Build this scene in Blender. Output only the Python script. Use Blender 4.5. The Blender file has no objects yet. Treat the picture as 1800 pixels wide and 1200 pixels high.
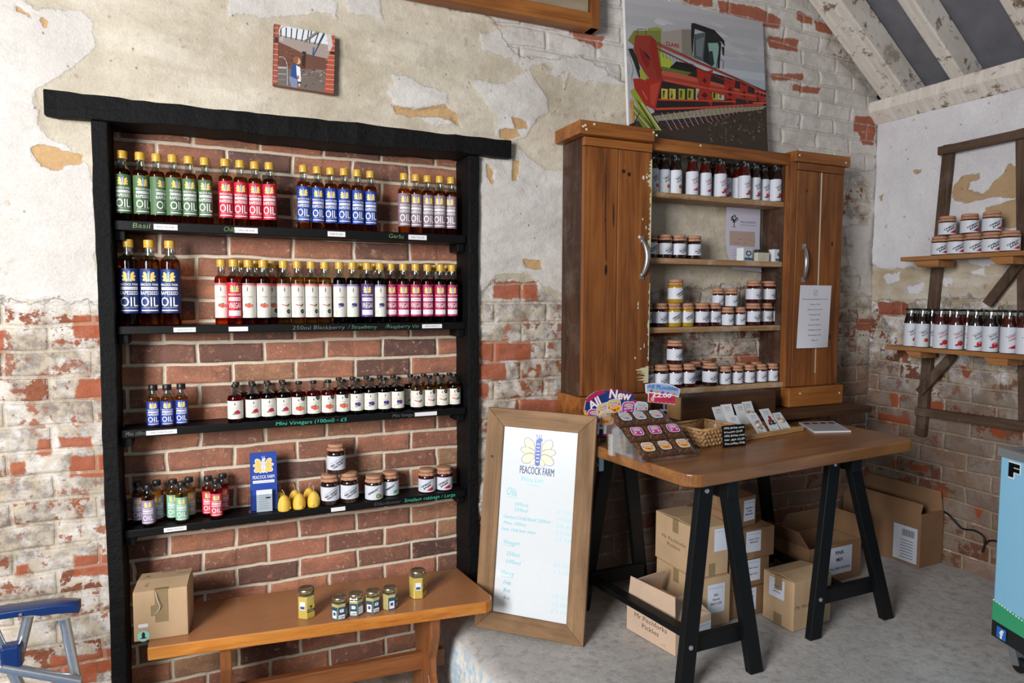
import bpy, bmesh, math, random
import numpy as np
from mathutils import Vector, Matrix
from mathutils.geometry import tessellate_polygon
random.seed(7)
SC = bpy.context.scene
COL = SC.collection
rad = math.radians

# ---------------------------------------------------------------- camera (24 mm lens, eye 1.29 m above the raised floor)
FPX = 1184.2
CAMO = np.array([0.0, -2.54, 1.29])
_y, _p, _r = rad(24.107), rad(-3.801), rad(0.237)
_F = np.array([math.sin(_y)*math.cos(_p), math.cos(_y)*math.cos(_p), math.sin(_p)])
_R = np.array([math.cos(_y), -math.sin(_y), 0.0]); _U = np.cross(_R, _F)
_R, _U = _R*math.cos(_r)+_U*math.sin(_r), -_R*math.sin(_r)+_U*math.cos(_r)
cd = bpy.data.cameras.new('camera'); cam = bpy.data.objects.new('camera', cd); COL.objects.link(cam)
cd.sensor_width = 36; cd.lens = FPX/1800*36; cd.clip_start = .02
M = Matrix([[_R[i], _U[i], -_F[i], CAMO[i]] for i in range(3)]+[[0, 0, 0, 1]])
cam.matrix_world = M
SC.camera = cam

# ---------------------------------------------------------------- daylight: overcast sky, and the open barn doorway to the left
SC.view_settings.view_transform = 'Standard'
SC.view_settings.look = 'None'
SC.view_settings.gamma = 1
SC.view_settings.use_curve_mapping = False
SC.view_settings.exposure = 0.0
W = bpy.data.worlds.new('sky'); SC.world = W; W.use_nodes = True
W.node_tree.nodes['Background'].inputs[0].default_value = (.74, .86, 1, 1)
W.node_tree.nodes['Background'].inputs[1].default_value = 0.065
def area(name, loc, target, sx, sy, power, color):
    l = bpy.data.lights.new(name, 'AREA'); l.shape = 'RECTANGLE'; l.size = sx; l.size_y = sy
    l.energy = power; l.color = color
    o = bpy.data.objects.new(name, l); COL.objects.link(o); o.location = loc
    o.rotation_euler = (Vector(target)-Vector(loc)).to_track_quat('-Z', 'Y').to_euler()
    return o
area('doorway_daylight', (-2.05, -2.75, 1.80), (.6, -.3, .3), 1.15, 1.6, 208, (1, .985, .965))
area('front_fill_light', (.2, -4.6, 2.3), (1.6, 0, 1.3), 1.8, 1.4, 11, (.86, .93, 1))  # weak fill light added behind the camera

# ---------------------------------------------------------------- helpers
def P(px, py, ax, val):
    """the point of the plane axis=val that the camera sees at photo pixel px,py"""
    d = _F + _R*(px-900)/FPX + _U*(600-py)/FPX
    t = (val-CAMO[ax])/d[ax]
    return CAMO+t*d
def lin(c):
    if isinstance(c, str):
        c = c.lstrip('#'); c = [int(c[i:i+2], 16)/255 for i in (0, 2, 4)]
    return tuple((x/12.92 if x <= .04045 else ((x+.055)/1.055)**2.4) for x in c[:3])+(1.0,)

def nd(nt, typ, ins=None, **at):
    n = nt.nodes.new('ShaderNode'+typ)
    for k, v in at.items(): setattr(n, k, v)
    for k, v in (ins or {}).items():
        s = n.inputs[k]
        if isinstance(v, bpy.types.NodeSocket): nt.links.new(v, s)
        elif isinstance(v, bpy.types.Node): nt.links.new(v.outputs[0], s)
        else: s.default_value = v
    return n
def newmat(name):
    m = bpy.data.materials.new(name); m.use_nodes = True
    return m, m.node_tree, m.node_tree.nodes['Principled BSDF']
def ramp(nt, fac, stops, mode='LINEAR'):
    r = nd(nt, 'ValToRGB', {0: fac}); cr = r.color_ramp; cr.interpolation = mode
    while len(cr.elements) < len(stops): cr.elements.new(.5)
    for e, (p, c) in zip(cr.elements, stops):
        e.position = p; e.color = lin(c) if isinstance(c, str) else (c, c, c, 1)
    return r.outputs[0]
def mix(nt, f, a, b, mode='MIX'):
    n = nt.nodes.new('ShaderNodeMix'); n.data_type = 'RGBA'; n.blend_type = mode
    for k, v in ((0, f), (6, a), (7, b)):
        s = n.inputs[k]
        if isinstance(v, bpy.types.NodeSocket): nt.links.new(v, s)
        else: s.default_value = lin(v) if isinstance(v, str) else v
    return n.outputs[2]
def mth(nt, op, a, b=0.0, c=0.0):
    n = nt.nodes.new('ShaderNodeMath'); n.operation = op
    for k, v in enumerate((a, b, c)):
        if isinstance(v, bpy.types.NodeSocket): nt.links.new(v, n.inputs[k])
        else: n.inputs[k].default_value = v
    return n.outputs[0]
def mrange(nt, v, a, b, c=0.0, d=1.0):
    return nd(nt, 'MapRange', {0: v, 1: a, 2: b, 3: c, 4: d}).outputs[0]
def coords(nt, kind='Object', scale=(1, 1, 1), loc=(0, 0, 0)):
    t = nt.nodes.new('ShaderNodeTexCoord')
    return nd(nt, 'Mapping', {0: t.outputs[kind], 1: loc, 3: scale}).outputs[0]
def noise(nt, v, scale, detail=4, rough=.55, dist=0.0, out=0):
    return nd(nt, 'TexNoise', {'Vector': v, 'Scale': scale, 'Detail': detail, 'Roughness': rough, 'Distortion': dist}).outputs[out]
def bump(nt, bs, h, strength=.4, dist=.01):
    b = nd(nt, 'Bump', {'Strength': strength, 'Distance': dist, 'Height': h})
    nt.links.new(b.outputs[0], bs.inputs['Normal'])
def simple(name, col, rough=.5, metal=0.0, spec=.5, coat=0, **kw):
    m, nt, bs = newmat(name)
    bs.inputs['Base Color'].default_value = lin(col); bs.inputs['Roughness'].default_value = rough
    bs.inputs['Metallic'].default_value = metal; bs.inputs['Specular IOR Level'].default_value = spec
    bs.inputs['Coat Weight'].default_value = coat
    c = coords(nt); n = noise(nt, c, kw.get('ns', 60), 3)
    k = kw.get('var', .12)
    nt.links.new(mix(nt, 1.0, lin(col), ramp(nt, n, [(.3, 1-k), (.7, 1.0)]), 'MULTIPLY'), bs.inputs['Base Color'])
    if kw.get('bump'): bump(nt, bs, n, kw['bump'], kw.get('bd', .002))
    return m
def glassy(name, col, rough=.02, ior=1.45, trans=1.0):
    m, nt, bs = newmat(name)
    bs.inputs['Base Color'].default_value = lin(col); bs.inputs['Roughness'].default_value = rough
    bs.inputs['IOR'].default_value = ior; bs.inputs['Transmission Weight'].default_value = trans
    return m
def woodmat(name, cols, axis='x', scale=1.0, rough=.5, bumpy=.25, knots=0, dirt=0.0, coat=0.0, spec=.4):
    """cols: dark, mid, light"""
    m, nt, bs = newmat(name)
    sc = {'x': (1.6, 16, 16), 'y': (16, 1.6, 16), 'z': (16, 16, 1.6)}[axis]
    c = coords(nt, scale=tuple(s*scale for s in sc))
    n1 = noise(nt, c, 1.0, 6, .62, .9)
    fs = {'x': (2, 150, 150), 'y': (150, 2, 150), 'z': (150, 150, 2)}[axis]
    n2 = noise(nt, coords(nt, scale=fs), 1.0, 3, .6)
    w = mth(nt, 'ADD', mth(nt, 'MULTIPLY', n1, .72), mth(nt, 'MULTIPLY', n2, .28))
    col = ramp(nt, w, [(.33, cols[0]), (.5, cols[1]), (.67, cols[2])])
    big = noise(nt, coords(nt), 3.1*scale, 3)
    col = mix(nt, 1.0, col, ramp(nt, big, [(.3, .72), (.7, 1.0)]), 'MULTIPLY')
    if knots:
        ks = {'x': (2.2, 9, 9), 'y': (9, 2.2, 9), 'z': (9, 9, 2.2)}[axis]
        v = nd(nt, 'TexVoronoi', {'Vector': coords(nt, scale=ks), 'Scale': knots*.5, 'Randomness': 1.0}).outputs['Distance']
        col = mix(nt, ramp(nt, v, [(.04, 1.0), (.13, 0.0)]), col, cols[3] if len(cols) > 3 else cols[0])
    if dirt:
        d = noise(nt, coords(nt), 9, 8, .7)
        col = mix(nt, ramp(nt, d, [(.5, 0.0), (.72, dirt)]), col, cols[-1])
    nt.links.new(col, bs.inputs['Base Color'])
    bs.inputs['Roughness'].default_value = rough; bs.inputs['Specular IOR Level'].default_value = spec
    bs.inputs['Coat Weight'].default_value = coat; bs.inputs['Coat Roughness'].default_value = .25
    bump(nt, bs, w, bumpy, .003)
    return m

def thinglass(name, tint='f3f7f6', refl=.10, rough=.03):
    m = bpy.data.materials.new(name); m.use_nodes = True; nt = m.node_tree; nt.nodes.clear()
    tr = nd(nt, 'BsdfTransparent', {0: lin(tint)}); gl = nd(nt, 'BsdfGlossy', {0: (1, 1, 1, 1), 'Roughness': rough})
    lw = nd(nt, 'LayerWeight', {0: .35}); f = mrange(nt, lw.outputs[1], 0, 1, refl*.5, .75)
    mx = nd(nt, 'MixShader', {0: f, 1: tr, 2: gl}); o = nt.nodes.new('ShaderNodeOutputMaterial'); nt.links.new(mx.outputs[0], o.inputs[0])
    return m
ROUND = []
def relax(ymin=None):
    for _ in range(120):
        mv = 0
        for i in range(len(ROUND)):
            a, ra = ROUND[i]
            for b, rb_ in ROUND[i+1:]:
                if abs(a.location.z-b.location.z) > .07: continue
                dx, dy = b.location.x-a.location.x, b.location.y-a.location.y; d = math.hypot(dx, dy); m = ra+rb_+.0006
                if d < m and d > 1e-6:
                    e = (m-d)/2*1.02; mv += 1; ux, uy = dx/d, dy/d
                    a.location.x -= ux*e; a.location.y -= uy*e*.5; b.location.x += ux*e; b.location.y += uy*e*.5
        if not mv: break
class MB:
    def __init__(s): s.v = []; s.f = []
    def add(s, v, f):
        o = len(s.v); s.v += [tuple(map(float, x)) for x in v]; s.f += [tuple(i+o for i in q) for q in f]; return s
    def box(s, a, b, M=None):
        x0, y0, z0 = a; x1, y1, z1 = b
        v = [(x0, y0, z0), (x1, y0, z0), (x1, y1, z0), (x0, y1, z0), (x0, y0, z1), (x1, y0, z1), (x1, y1, z1), (x0, y1, z1)]
        if M is not None: v = [tuple(M @ Vector(q)) for q in v]
        return s.add(v, [(0, 3, 2, 1), (4, 5, 6, 7), (0, 1, 5, 4), (1, 2, 6, 5), (2, 3, 7, 6), (3, 0, 4, 7)])
    def bar(s, p, q, w, h, up=(0, 0, 1)):
        """rectangular bar from p to q; w across, h along up"""
        p, q = Vector(p), Vector(q); d = (q-p).normalized(); u = Vector(up); sd = d.cross(u).normalized(); u = sd.cross(d).normalized()
        v = []
        for c in (p, q):
            for a, b in ((-1, -1), (1, -1), (1, 1), (-1, 1)): v.append(c+sd*a*w/2+u*b*h/2)
        return s.add(v, [(0, 1, 2, 3), (7, 6, 5, 4), (0, 4, 5, 1), (1, 5, 6, 2), (2, 6, 7, 3), (3, 7, 4, 0)])
    def tube(s, pts, r, n=10, cap=True):
        pts = [Vector(p) for p in pts]; rs = r if isinstance(r, (list, tuple)) else [r]*len(pts)
        v = []; f = []; prev = None
        for i, p in enumerate(pts):
            d = (pts[min(i+1, len(pts)-1)]-pts[max(i-1, 0)]).normalized()
            a = prev if prev is not None else (Vector((0, 0, 1)) if abs(d.z) < .9 else Vector((1, 0, 0)))
            a = (a-d*a.dot(d)).normalized(); prev = a; b = d.cross(a)
            for k in range(n):
                t = 2*math.pi*k/n; v.append(p+(a*math.cos(t)+b*math.sin(t))*rs[i])
        for i in range(len(pts)-1):
            for k in range(n):
                k2 = (k+1) % n; f.append((i*n+k, i*n+k2, (i+1)*n+k2, (i+1)*n+k))
        if cap: f.append(tuple(range(n-1, -1, -1))); f.append(tuple((len(pts)-1)*n+k for k in range(n)))
        return s.add(v, f)
    def lathe(s, prof, n=28, c=(0, 0, 0), ruff=None, rot=0):
        v = []; f = []
        for i, (r, z) in enumerate(prof):
            for k in range(n):
                t = 2*math.pi*k/n+rot; rr = r*(1+(ruff(i, t) if ruff else 0)); v.append((c[0]+rr*math.cos(t), c[1]+rr*math.sin(t), c[2]+z))
        for i in range(len(prof)-1):
            for k in range(n):
                k2 = (k+1) % n; f.append((i*n+k, i*n+k2, (i+1)*n+k2, (i+1)*n+k))
        if prof[0][0] > 1e-5: f.append(tuple(range(n-1, -1, -1)))
        if prof[-1][0] > 1e-5: f.append(tuple((len(prof)-1)*n+k for k in range(n)))
        return s.add(v, f)
    def prism(s, pts, a, b, axis=2):
        """extrude a 2-D outline from a to b along axis"""
        n = len(pts)
        def mk(p, t):
            if axis == 2: return (p[0], p[1], t)
            if axis == 1: return (p[0], t, p[1])
            return (t, p[0], p[1])
        v = [mk(p, a) for p in pts]+[mk(p, b) for p in pts]
        f = [tuple(range(n-1, -1, -1)), tuple(range(n, 2*n))]+[(i, (i+1) % n, n+(i+1) % n, n+i) for i in range(n)]
        return s.add(v, f)

def link(name, me, mat, parent=None, smooth=False, bevel=0, seg=2):
    o = bpy.data.objects.new(name, me); COL.objects.link(o)
    if mat is not None and not me.materials: me.materials.append(mat)
    if parent is not None: o.parent = parent
    if smooth is not False and smooth is not None:
        me.polygons.foreach_set('use_smooth', [True]*len(me.polygons))
        if smooth is not True:
            md = None
            bm = bmesh.new(); bm.from_mesh(me); a = rad(smooth)
            for e in bm.edges:
                if len(e.link_faces) == 2 and e.calc_face_angle(0) > a: e.smooth = False
            bm.to_mesh(me); bm.free()
    if bevel:
        b = o.modifiers.new('edge', 'BEVEL'); b.width = bevel; b.segments = seg; b.limit_method = 'ANGLE'; b.angle_limit = rad(35)
    return o
def build(name, mb, mat, parent=None, smooth=False, bevel=0, seg=2, fix=True):
    me = bpy.data.meshes.new(name); me.from_pydata(mb.v, [], mb.f); me.update()
    if fix:
        bm = bmesh.new(); bm.from_mesh(me); bmesh.ops.recalc_face_normals(bm, faces=bm.faces); bm.to_mesh(me); bm.free()
    return link(name, me, mat, parent, smooth, bevel, seg)
def tag(o, label=None, cat=None, group=None, kind=None):
    if label: o['label'] = label
    if cat: o['category'] = cat
    if group: o['group'] = group
    if kind: o['kind'] = kind
    return o
def thing(name, label, cat, loc=(0, 0, 0), rz=0.0, group=None):
    o = bpy.data.objects.new(name, None); COL.objects.link(o); o.empty_display_size = .05
    o.location = loc; o.rotation_euler = (0, 0, rz)
    return tag(o, label, cat, group)
def struct(name, mb, mat, label=None, **kw):
    o = build(name, mb, mat, **kw); o['kind'] = 'structure'
    if label: o['label'] = label
    return o
def dup(root, loc, rz=0.0, label=None, group=None):
    def cp(o, par):
        c = o.copy(); COL.objects.link(c)
        if par is not None: c.parent = par
        for ch in KIDS.get(o.name, ()): cp(ch, c)
        return c
    c = cp(root, None); c.location = loc; c.rotation_euler = (0, 0, rz)
    if label: c['label'] = label
    if group: c['group'] = group
    return c
KIDS = {}; RAD = {}
class Proto:
    """first place() uses the thing itself, later ones are copies"""
    def __init__(s, root, r=None):
        s.root = root; s.used = False; s.r = r or RAD.get(root.name)
        def walk(o):
            KIDS[o.name] = [c for c in bpy.data.objects if c.parent == o]
            for c in KIDS[o.name]: walk(c)
        walk(root)
    def place(s, loc, rz, label, group=None, name=None):
        if not s.used:
            s.used = True; o = s.root; o.location = loc; o.rotation_euler = (0, 0, rz)
            o['label'] = label
            if group: o['group'] = group
        else: o = dup(s.root, loc, rz, label, group)
        if s.r: ROUND.append((o, s.r))
        return o

# ---------------------------------------------------------------- ink: flat printing, lettering and drawings as thin coloured faces
_fc = {}
def glyphs(s, bold=0.0):
    k = (s, bold)
    if k in _fc: return _fc[k]
    cu = bpy.data.curves.new('t', 'FONT'); cu.body = s; cu.size = 1; cu.resolution_u = 2; cu.offset = bold
    o = bpy.data.objects.new('t', cu); me = bpy.data.meshes.new_from_object(o)
    v = [(q.co.x, q.co.y) for q in me.vertices]; me.calc_loop_triangles()
    t = [tuple(q.vertices) for q in me.loop_triangles]
    bpy.data.objects.remove(o); bpy.data.meshes.remove(me); bpy.data.curves.remove(cu)
    _fc[k] = (v, t); return _fc[k]
class Ink:
    def __init__(s, step=.00012): s.v = []; s.t = []; s.c = []; s.k = 0; s.step = step
    def tri(s, pts, tris, col, up=True):
        if up: s.k += 1
        o = len(s.v); s.v += [(p[0], p[1], s.k*s.step) for p in pts]
        s.t += [(a+o, b+o, c+o) for a, b, c in tris]; s.c += [lin(col)]*len(tris)
    def poly(s, pts, col, up=True):
        t = tessellate_polygon([[Vector((p[0], p[1], 0)) for p in pts]]); s.tri(pts, t, col, up)
    def rect(s, x0, y0, x1, y1, col, up=True): s.tri([(x0, y0), (x1, y0), (x1, y1), (x0, y1)], [(0, 1, 2), (0, 2, 3)], col, up)
    def ell(s, cx, cy, rx, ry, col, rot=0, n=18, up=True):
        c, d = math.cos(rot), math.sin(rot); p = []
        for k in range(n):
            t = 2*math.pi*k/n; x, y = rx*math.cos(t), ry*math.sin(t); p.append((cx+x*c-y*d, cy+x*d+y*c))
        s.tri(p, [(0, i, i+1) for i in range(1, n-1)], col, up)
    def rrect(s, cx, cy, w, h, col, r=.25, rot=0, up=True):
        p = []; c, d = math.cos(rot), math.sin(rot); R = r*min(w, h)
        for sx, sy, a in ((1, 1, 0), (-1, 1, 90), (-1, -1, 180), (1, -1, 270)):
            for k in range(5):
                t = rad(a+k*22.5); x = sx*(w/2-R)+R*math.cos(t); y = sy*(h/2-R)+R*math.sin(t); p.append((cx+x*c-y*d, cy+x*d+y*c))
        s.tri(p, [(0, i, i+1) for i in range(1, len(p)-1)], col, up)
    def line(s, pts, w, col, up=True):
        if up: s.k += 1
        for a, b in zip(pts[:-1], pts[1:]):
            dx, dy = b[0]-a[0], b[1]-a[1]; L = math.hypot(dx, dy) or 1; nx, ny = -dy/L*w/2, dx/L*w/2
            ex, ey = dx/L*w*.3, dy/L*w*.3
            s.tri([(a[0]+nx-ex, a[1]+ny-ey), (a[0]-nx-ex, a[1]-ny-ey), (b[0]-nx+ex, b[1]-ny+ey), (b[0]+nx+ex, b[1]+ny+ey)], [(0, 1, 2), (0, 2, 3)], col, False)
    def text(s, txt, x, y, h, col, w=None, al='c', bold=0.0, shear=0, rot=0, jit=0, arc=None):
        """h = cap height, w = total width to squeeze into"""
        if not txt.strip(): return
        v, t = glyphs(txt, bold)
        xs = [p[0] for p in v]; x0, x1 = min(xs), max(xs); k = h/.73
        sx = (w/(x1-x0)) if w else k
        W_ = (x1-x0)*sx; ox = {'c': -W_/2, 'l': 0, 'r': -W_}[al]
        c, d = math.cos(rot), math.sin(rot); out = []
        for p in v:
            a = ox+(p[0]-x0)*sx; b = p[1]*k; a += shear*b
            if jit: b += jit*h*math.sin((p[0]-x0)*2.3)
            if arc: b -= arc*(a/(W_/2))**2
            out.append((x+a*c-b*d, y+a*d+b*c))
        s.tri(out, t, col)
    def mapped(s, f):
        s.v = [tuple(f(p[0], p[1]))+(p[2],) for p in s.v]; return s
    def split(s, du):
        st = [(tuple(s.v[i] for i in t), c) for t, c in zip(s.t, s.c)]; V = []; T = []; C = []; idx = {}
        while st:
            t, c = st.pop(); e = [abs(t[i][0]-t[(i+1) % 3][0]) for i in range(3)]; m = max(e)
            if m > du:
                i = e.index(m); a, b, q = t[i], t[(i+1) % 3], t[(i+2) % 3]; mm = tuple((a[j]+b[j])/2 for j in range(3))
                st.append(((a, mm, q), c)); st.append(((mm, b, q), c))
            else:
                ii = []
                for p in t:
                    if p not in idx: idx[p] = len(V); V.append(p)
                    ii.append(idx[p])
                T.append(tuple(ii)); C.append(c)
        s.v, s.t, s.c = V, T, C
    def out(s, name, parent, xf, mat=None, split=None):
        if split: s.split(split)
        me = bpy.data.meshes.new(name); me.from_pydata([xf(*p) for p in s.v], [], s.t)
        at = me.color_attributes.new('Col', 'FLOAT_COLOR', 'CORNER')
        at.data.foreach_set('color', np.repeat(np.array(s.c, dtype=np.float32), 3, axis=0).ravel())
        return link(name, me, mat or MAT['print'], parent)
def on_front(x0, y, z0, sgn=-1):   # plane facing -Y
    return lambda u, v, k: (x0+u, y+sgn*(.0004+k), z0+v)
def on_cyl(r, z0, ph0=0.0):
    def f(u, v, k):
        a = u/r+ph0; rr = r+.0002+k
        return (rr*math.sin(a), -rr*math.cos(a), z0+v)
    return f
def on_plane(o, ux, uy):
    o, ux, uy = Vector(o), Vector(ux).normalized(), Vector(uy).normalized(); n = ux.cross(uy)
    return lambda u, v, k: tuple(o+ux*u+uy*v+n*(.0004+k))

MAT = {}
def printmat(name, rough, coat=0.0):
    m, nt, bs = newmat(name)
    a = nd(nt, 'VertexColor', layer_name='Col')
    nt.links.new(a.outputs[0], bs.inputs['Base Color']); bs.inputs['Roughness'].default_value = rough
    bs.inputs['Coat Weight'].default_value = coat
    return m
MAT['print'] = printmat('printed_paper', .55)
MAT['gloss'] = printmat('printed_film', .3, .3)
# ---------------------------------------------------------------- masonry
def vnoise(u, v, seed):
    iu = np.floor(u).astype(np.int64); iv = np.floor(v).astype(np.int64); fu = u-iu; fv = v-iv
    fu = fu*fu*(3-2*fu); fv = fv*fv*(3-2*fv)
    def h(a, b):
        x = (a*374761393+b*668265263+seed*982451653) & 0x7fffffff
        x = ((x ^ (x >> 13))*1274126177) & 0x7fffffff; x = x ^ (x >> 16)
        return (x & 0xffff)/65535.0
    return (h(iu, iv)*(1-fu)+h(iu+1, iv)*fu)*(1-fv)+(h(iu, iv+1)*(1-fu)+h(iu+1, iv+1)*fu)*fv
def fbm(u, v, seed, octv=4, g=.5):
    t = 0; a = 1; s = 0
    for k in range(octv):
        t = t+a*vnoise(u*2**k+17.3*k, v*2**k+5.1*k, seed+k); s += a; a *= g
    return t/s
def sdf(U, V, polys, soft=.05):
    """0..1 field, .5 on the outline, 1 well inside the patches"""
    best = np.full(U.shape, -soft)
    for pl in polys:
        pl = np.array(pl, float); lo = pl.min(0)-soft; hi = pl.max(0)+soft
        ii = np.where((U > lo[0]) & (U < hi[0]) & (V > lo[1]) & (V < hi[1]))[0]
        if not len(ii): continue
        u, v = U[ii], V[ii]; d = np.full(len(ii), 9.0); ins = np.zeros(len(ii), bool)
        for k in range(len(pl)):
            a, b = pl[k], pl[(k+1) % len(pl)]; e = b-a; L = e@e+1e-12
            t = np.clip(((u-a[0])*e[0]+(v-a[1])*e[1])/L, 0, 1)
            d = np.minimum(d, np.hypot(u-a[0]-t*e[0], v-a[1]-t*e[1]))
            c = ((a[1] > v) != (b[1] > v)); xx = a[0]+(v-a[1])/(b[1]-a[1]+1e-12)*(b[0]-a[0]); ins ^= (c & (u < xx))
        best[ii] = np.maximum(best[ii], np.where(ins, d, -d))
    return np.clip(.5+best/soft*.5, 0, 1)
def bricks(u, v, bw, rh, joint=.006, soft=.006):
    row = np.floor(v/rh); off = np.where(np.mod(row, 2) == 0, bw/2, 0); x = np.mod(u+off, bw); y = v-row*rh
    d = np.minimum(np.minimum(x, bw-x), np.minimum(y, rh-y))
    return np.clip((d-joint+soft/2)/soft, 0, 1)
def gridmesh(name, us, vs, pos, field, uvs, mat, hole=None, kind='structure'):
    nu, nv = len(us), len(vs); U, V = np.meshgrid(us, vs); U = U.ravel(); V = V.ravel()
    co, col, uv = pos(U, V), field, uvs
    I = np.arange(nu*nv).reshape(nv, nu); q = np.stack([I[:-1, :-1], I[:-1, 1:], I[1:, 1:], I[1:, :-1]], -1).reshape(-1, 4)
    if hole:
        cu = (U[q[:, 0]]+U[q[:, 2]])/2; cv = (V[q[:, 0]]+V[q[:, 2]])/2
        q = q[~((cu > hole[0]) & (cu < hole[1]) & (cv > hole[2]) & (cv < hole[3]))]
    me = bpy.data.meshes.new(name); me.vertices.add(nu*nv); me.vertices.foreach_set('co', co.astype(np.float32).ravel())
    me.loops.add(q.size); me.loops.foreach_set('vertex_index', q.ravel().astype(np.int32))
    me.polygons.add(len(q)); me.polygons.foreach_set('loop_start', np.arange(0, q.size, 4, dtype=np.int32))
    me.polygons.foreach_set('loop_total', np.full(len(q), 4, dtype=np.int32))
    me.polygons.foreach_set('use_smooth', [True]*len(q)); me.update(calc_edges=True)
    if col is not None:
        a = me.color_attributes.new('M', 'FLOAT_COLOR', 'POINT'); a.data.foreach_set('color', col.astype(np.float32).ravel())
    if uv is not None:
        l = me.uv_layers.new(name='UVMap'); l.data.foreach_set('uv', uv[q.ravel()].astype(np.float32).ravel())
    me.validate(); me.materials.append(mat)
    o = bpy.data.objects.new(name, me); COL.objects.link(o); o['kind'] = kind
    return o

def oldwall_mat(name, plaster, white, tan, red, bw, rh, whitewash=.5, darkz=-9.0):
    m, nt, bs = newmat(name)
    at = nd(nt, 'VertexColor', layer_name='M'); sp = nd(nt, 'SeparateColor', {0: at.outputs[0]})
    e, w, t, r = sp.outputs[0], sp.outputs[1], sp.outputs[2], at.outputs[1]
    c = coords(nt); uvn = nt.nodes.new('ShaderNodeUVMap').outputs[0]
    nf = noise(nt, c, 13, 9, .66); nf2 = noise(nt, coords(nt, loc=(3, 7, 1)), 24, 7, .68); nb = noise(nt, coords(nt, loc=(9, 2, 5)), 3.2, 5, .6)
    st = noise(nt, coords(nt, scale=(3.5, 3.5, 15)), 1.0, 6, .6, .5)
    fine = noise(nt, c, 130, 4, .6)
    def mask(f, n=nf, k=.75, w_=.02):
        return mrange(nt, mth(nt, 'ADD', f, mth(nt, 'MULTIPLY', mth(nt, 'SUBTRACT', n, .5), k)), .5-w_, .5+w_)
    # plaster with stains
    pl = mix(nt, ramp(nt, st, [(.32, 0.0), (.72, 1.0)]), plaster[0], plaster[1])
    pl = mix(nt, ramp(nt, nb, [(.42, 0.0), (.62, .75)]), pl, plaster[2])
    pl = mix(nt, ramp(nt, nf2, [(.60, 0.0), (.68, .55)]), pl, plaster[3])
    # flaking white limewash
    wh = mix(nt, ramp(nt, nb, [(.35, 0.0), (.7, 1.0)]), white[0], white[1])
    wh = mix(nt, ramp(nt, nf, [(.66, 0.0), (.72, .8)]), wh, tan[0])
    col = mix(nt, mask(w), pl, wh)
    tn = mix(nt, nf2, tan[0], tan[1])
    col = mix(nt, mask(t), col, tn)
    # exposed old brickwork
    bt = nd(nt, 'TexBrick', {'Vector': uvn, 'Color1': (0, 0, 0, 1), 'Color2': (1, 1, 1, 1), 'Mortar': (.5, .5, .5, 1), 'Scale': 1.0,
        'Mortar Size': .0065, 'Mortar Smooth': .15, 'Brick Width': bw, 'Row Height': rh}, offset=.5)
    bc = ramp(nt, bt.outputs[0], [(0, red[0]), (.25, red[1]), (.5, red[2]), (.75, red[3]), (1, red[4])])
    bc = mix(nt, ramp(nt, fine, [(.3, 0.0), (.75, .5)]), bc, red[5])
    ww = mth(nt, 'ADD', mth(nt, 'MULTIPLY', nf, .55), mth(nt, 'MULTIPLY', nf2, .45))
    ww = mth(nt, 'ADD', ww, mth(nt, 'MULTIPLY', mth(nt, 'SUBTRACT', bt.outputs[0], .5), .09))
    ww = mth(nt, 'ADD', ww, mth(nt, 'MULTIPLY', w, .13))
    wmask = mrange(nt, ww, .5-whitewash*.1, .53-whitewash*.1)
    keep = mask(r, nf2, .6, .05)
    wmask = mth(nt, 'MULTIPLY', wmask, mth(nt, 'SUBTRACT', 1.0, mth(nt, 'MULTIPLY', keep, .92)))
    gm = ramp(nt, noise(nt, coords(nt, loc=(1, 1, 8)), 7, 7, .7), [(.44, 0.0), (.56, 1.0)])
    wk = mrange(nt, w, 0, .8, 1.0, .22)
    wcol = mix(nt, mth(nt, 'MULTIPLY', gm, wk), white[0], plaster[4])
    wcol = mix(nt, mth(nt, 'MULTIPLY', ramp(nt, nf2, [(.45, 0.0), (.6, .7)]), wk), wcol, plaster[5])
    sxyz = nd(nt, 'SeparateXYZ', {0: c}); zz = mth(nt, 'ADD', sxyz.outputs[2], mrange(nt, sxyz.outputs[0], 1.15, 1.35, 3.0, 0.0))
    low_ = mrange(nt, mth(nt, 'ADD', zz, mth(nt, 'MULTIPLY', mth(nt, 'SUBTRACT', nb, .5), .9)), darkz+.18, darkz-.12)
    wcol = mix(nt, mth(nt, 'MULTIPLY', low_, .85), wcol, '75675a'); wmask = mth(nt, 'MULTIPLY', wmask, mth(nt, 'SUBTRACT', 1.0, mth(nt, 'MULTIPLY', low_, .25)))  # low on the wall, right of the alcove: whitewash browner and thinner
    bc2 = mix(nt, keep, bc, red[6]); bc2 = mix(nt, mth(nt, 'MULTIPLY', ramp(nt, fine, [(.5, 0.0), (.8, .5)]), keep), bc2, red[0])
    bc2 = mix(nt, wmask, bc2, wcol)
    mort = mix(nt, ramp(nt, nf, [(.4, 0.0), (.6, 1.0)]), plaster[5], plaster[0]); mort = mix(nt, mth(nt, 'MULTIPLY', w, .7), mort, white[1])
    mm = mth(nt, 'MULTIPLY', bt.outputs[1], mrange(nt, nf2, .36, .46, 1.0, .25))
    bc2 = mix(nt, mm, bc2, mort)
    em = mask(e)
    col = mix(nt, em, col, bc2)
    pits = nd(nt, 'TexVoronoi', {'Vector': coords(nt, scale=(1, 1, 1)), 'Scale': 17.0}).outputs['Distance']
    col = mix(nt, mth(nt, 'MULTIPLY', ramp(nt, pits, [(.05, 1.0), (.09, 0.0)]), .55), col, plaster[3])
    col = mix(nt, ramp(nt, fine, [(.35, .10), (.6, 0.0)]), col, red[0])
    nt.links.new(col, bs.inputs['Base Color']); bs.inputs['Roughness'].default_value = .92; bs.inputs['Specular IOR Level'].default_value = .15
    h = mth(nt, 'ADD', mth(nt, 'MULTIPLY', st, .6), mth(nt, 'MULTIPLY', nf2, .55))
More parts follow.
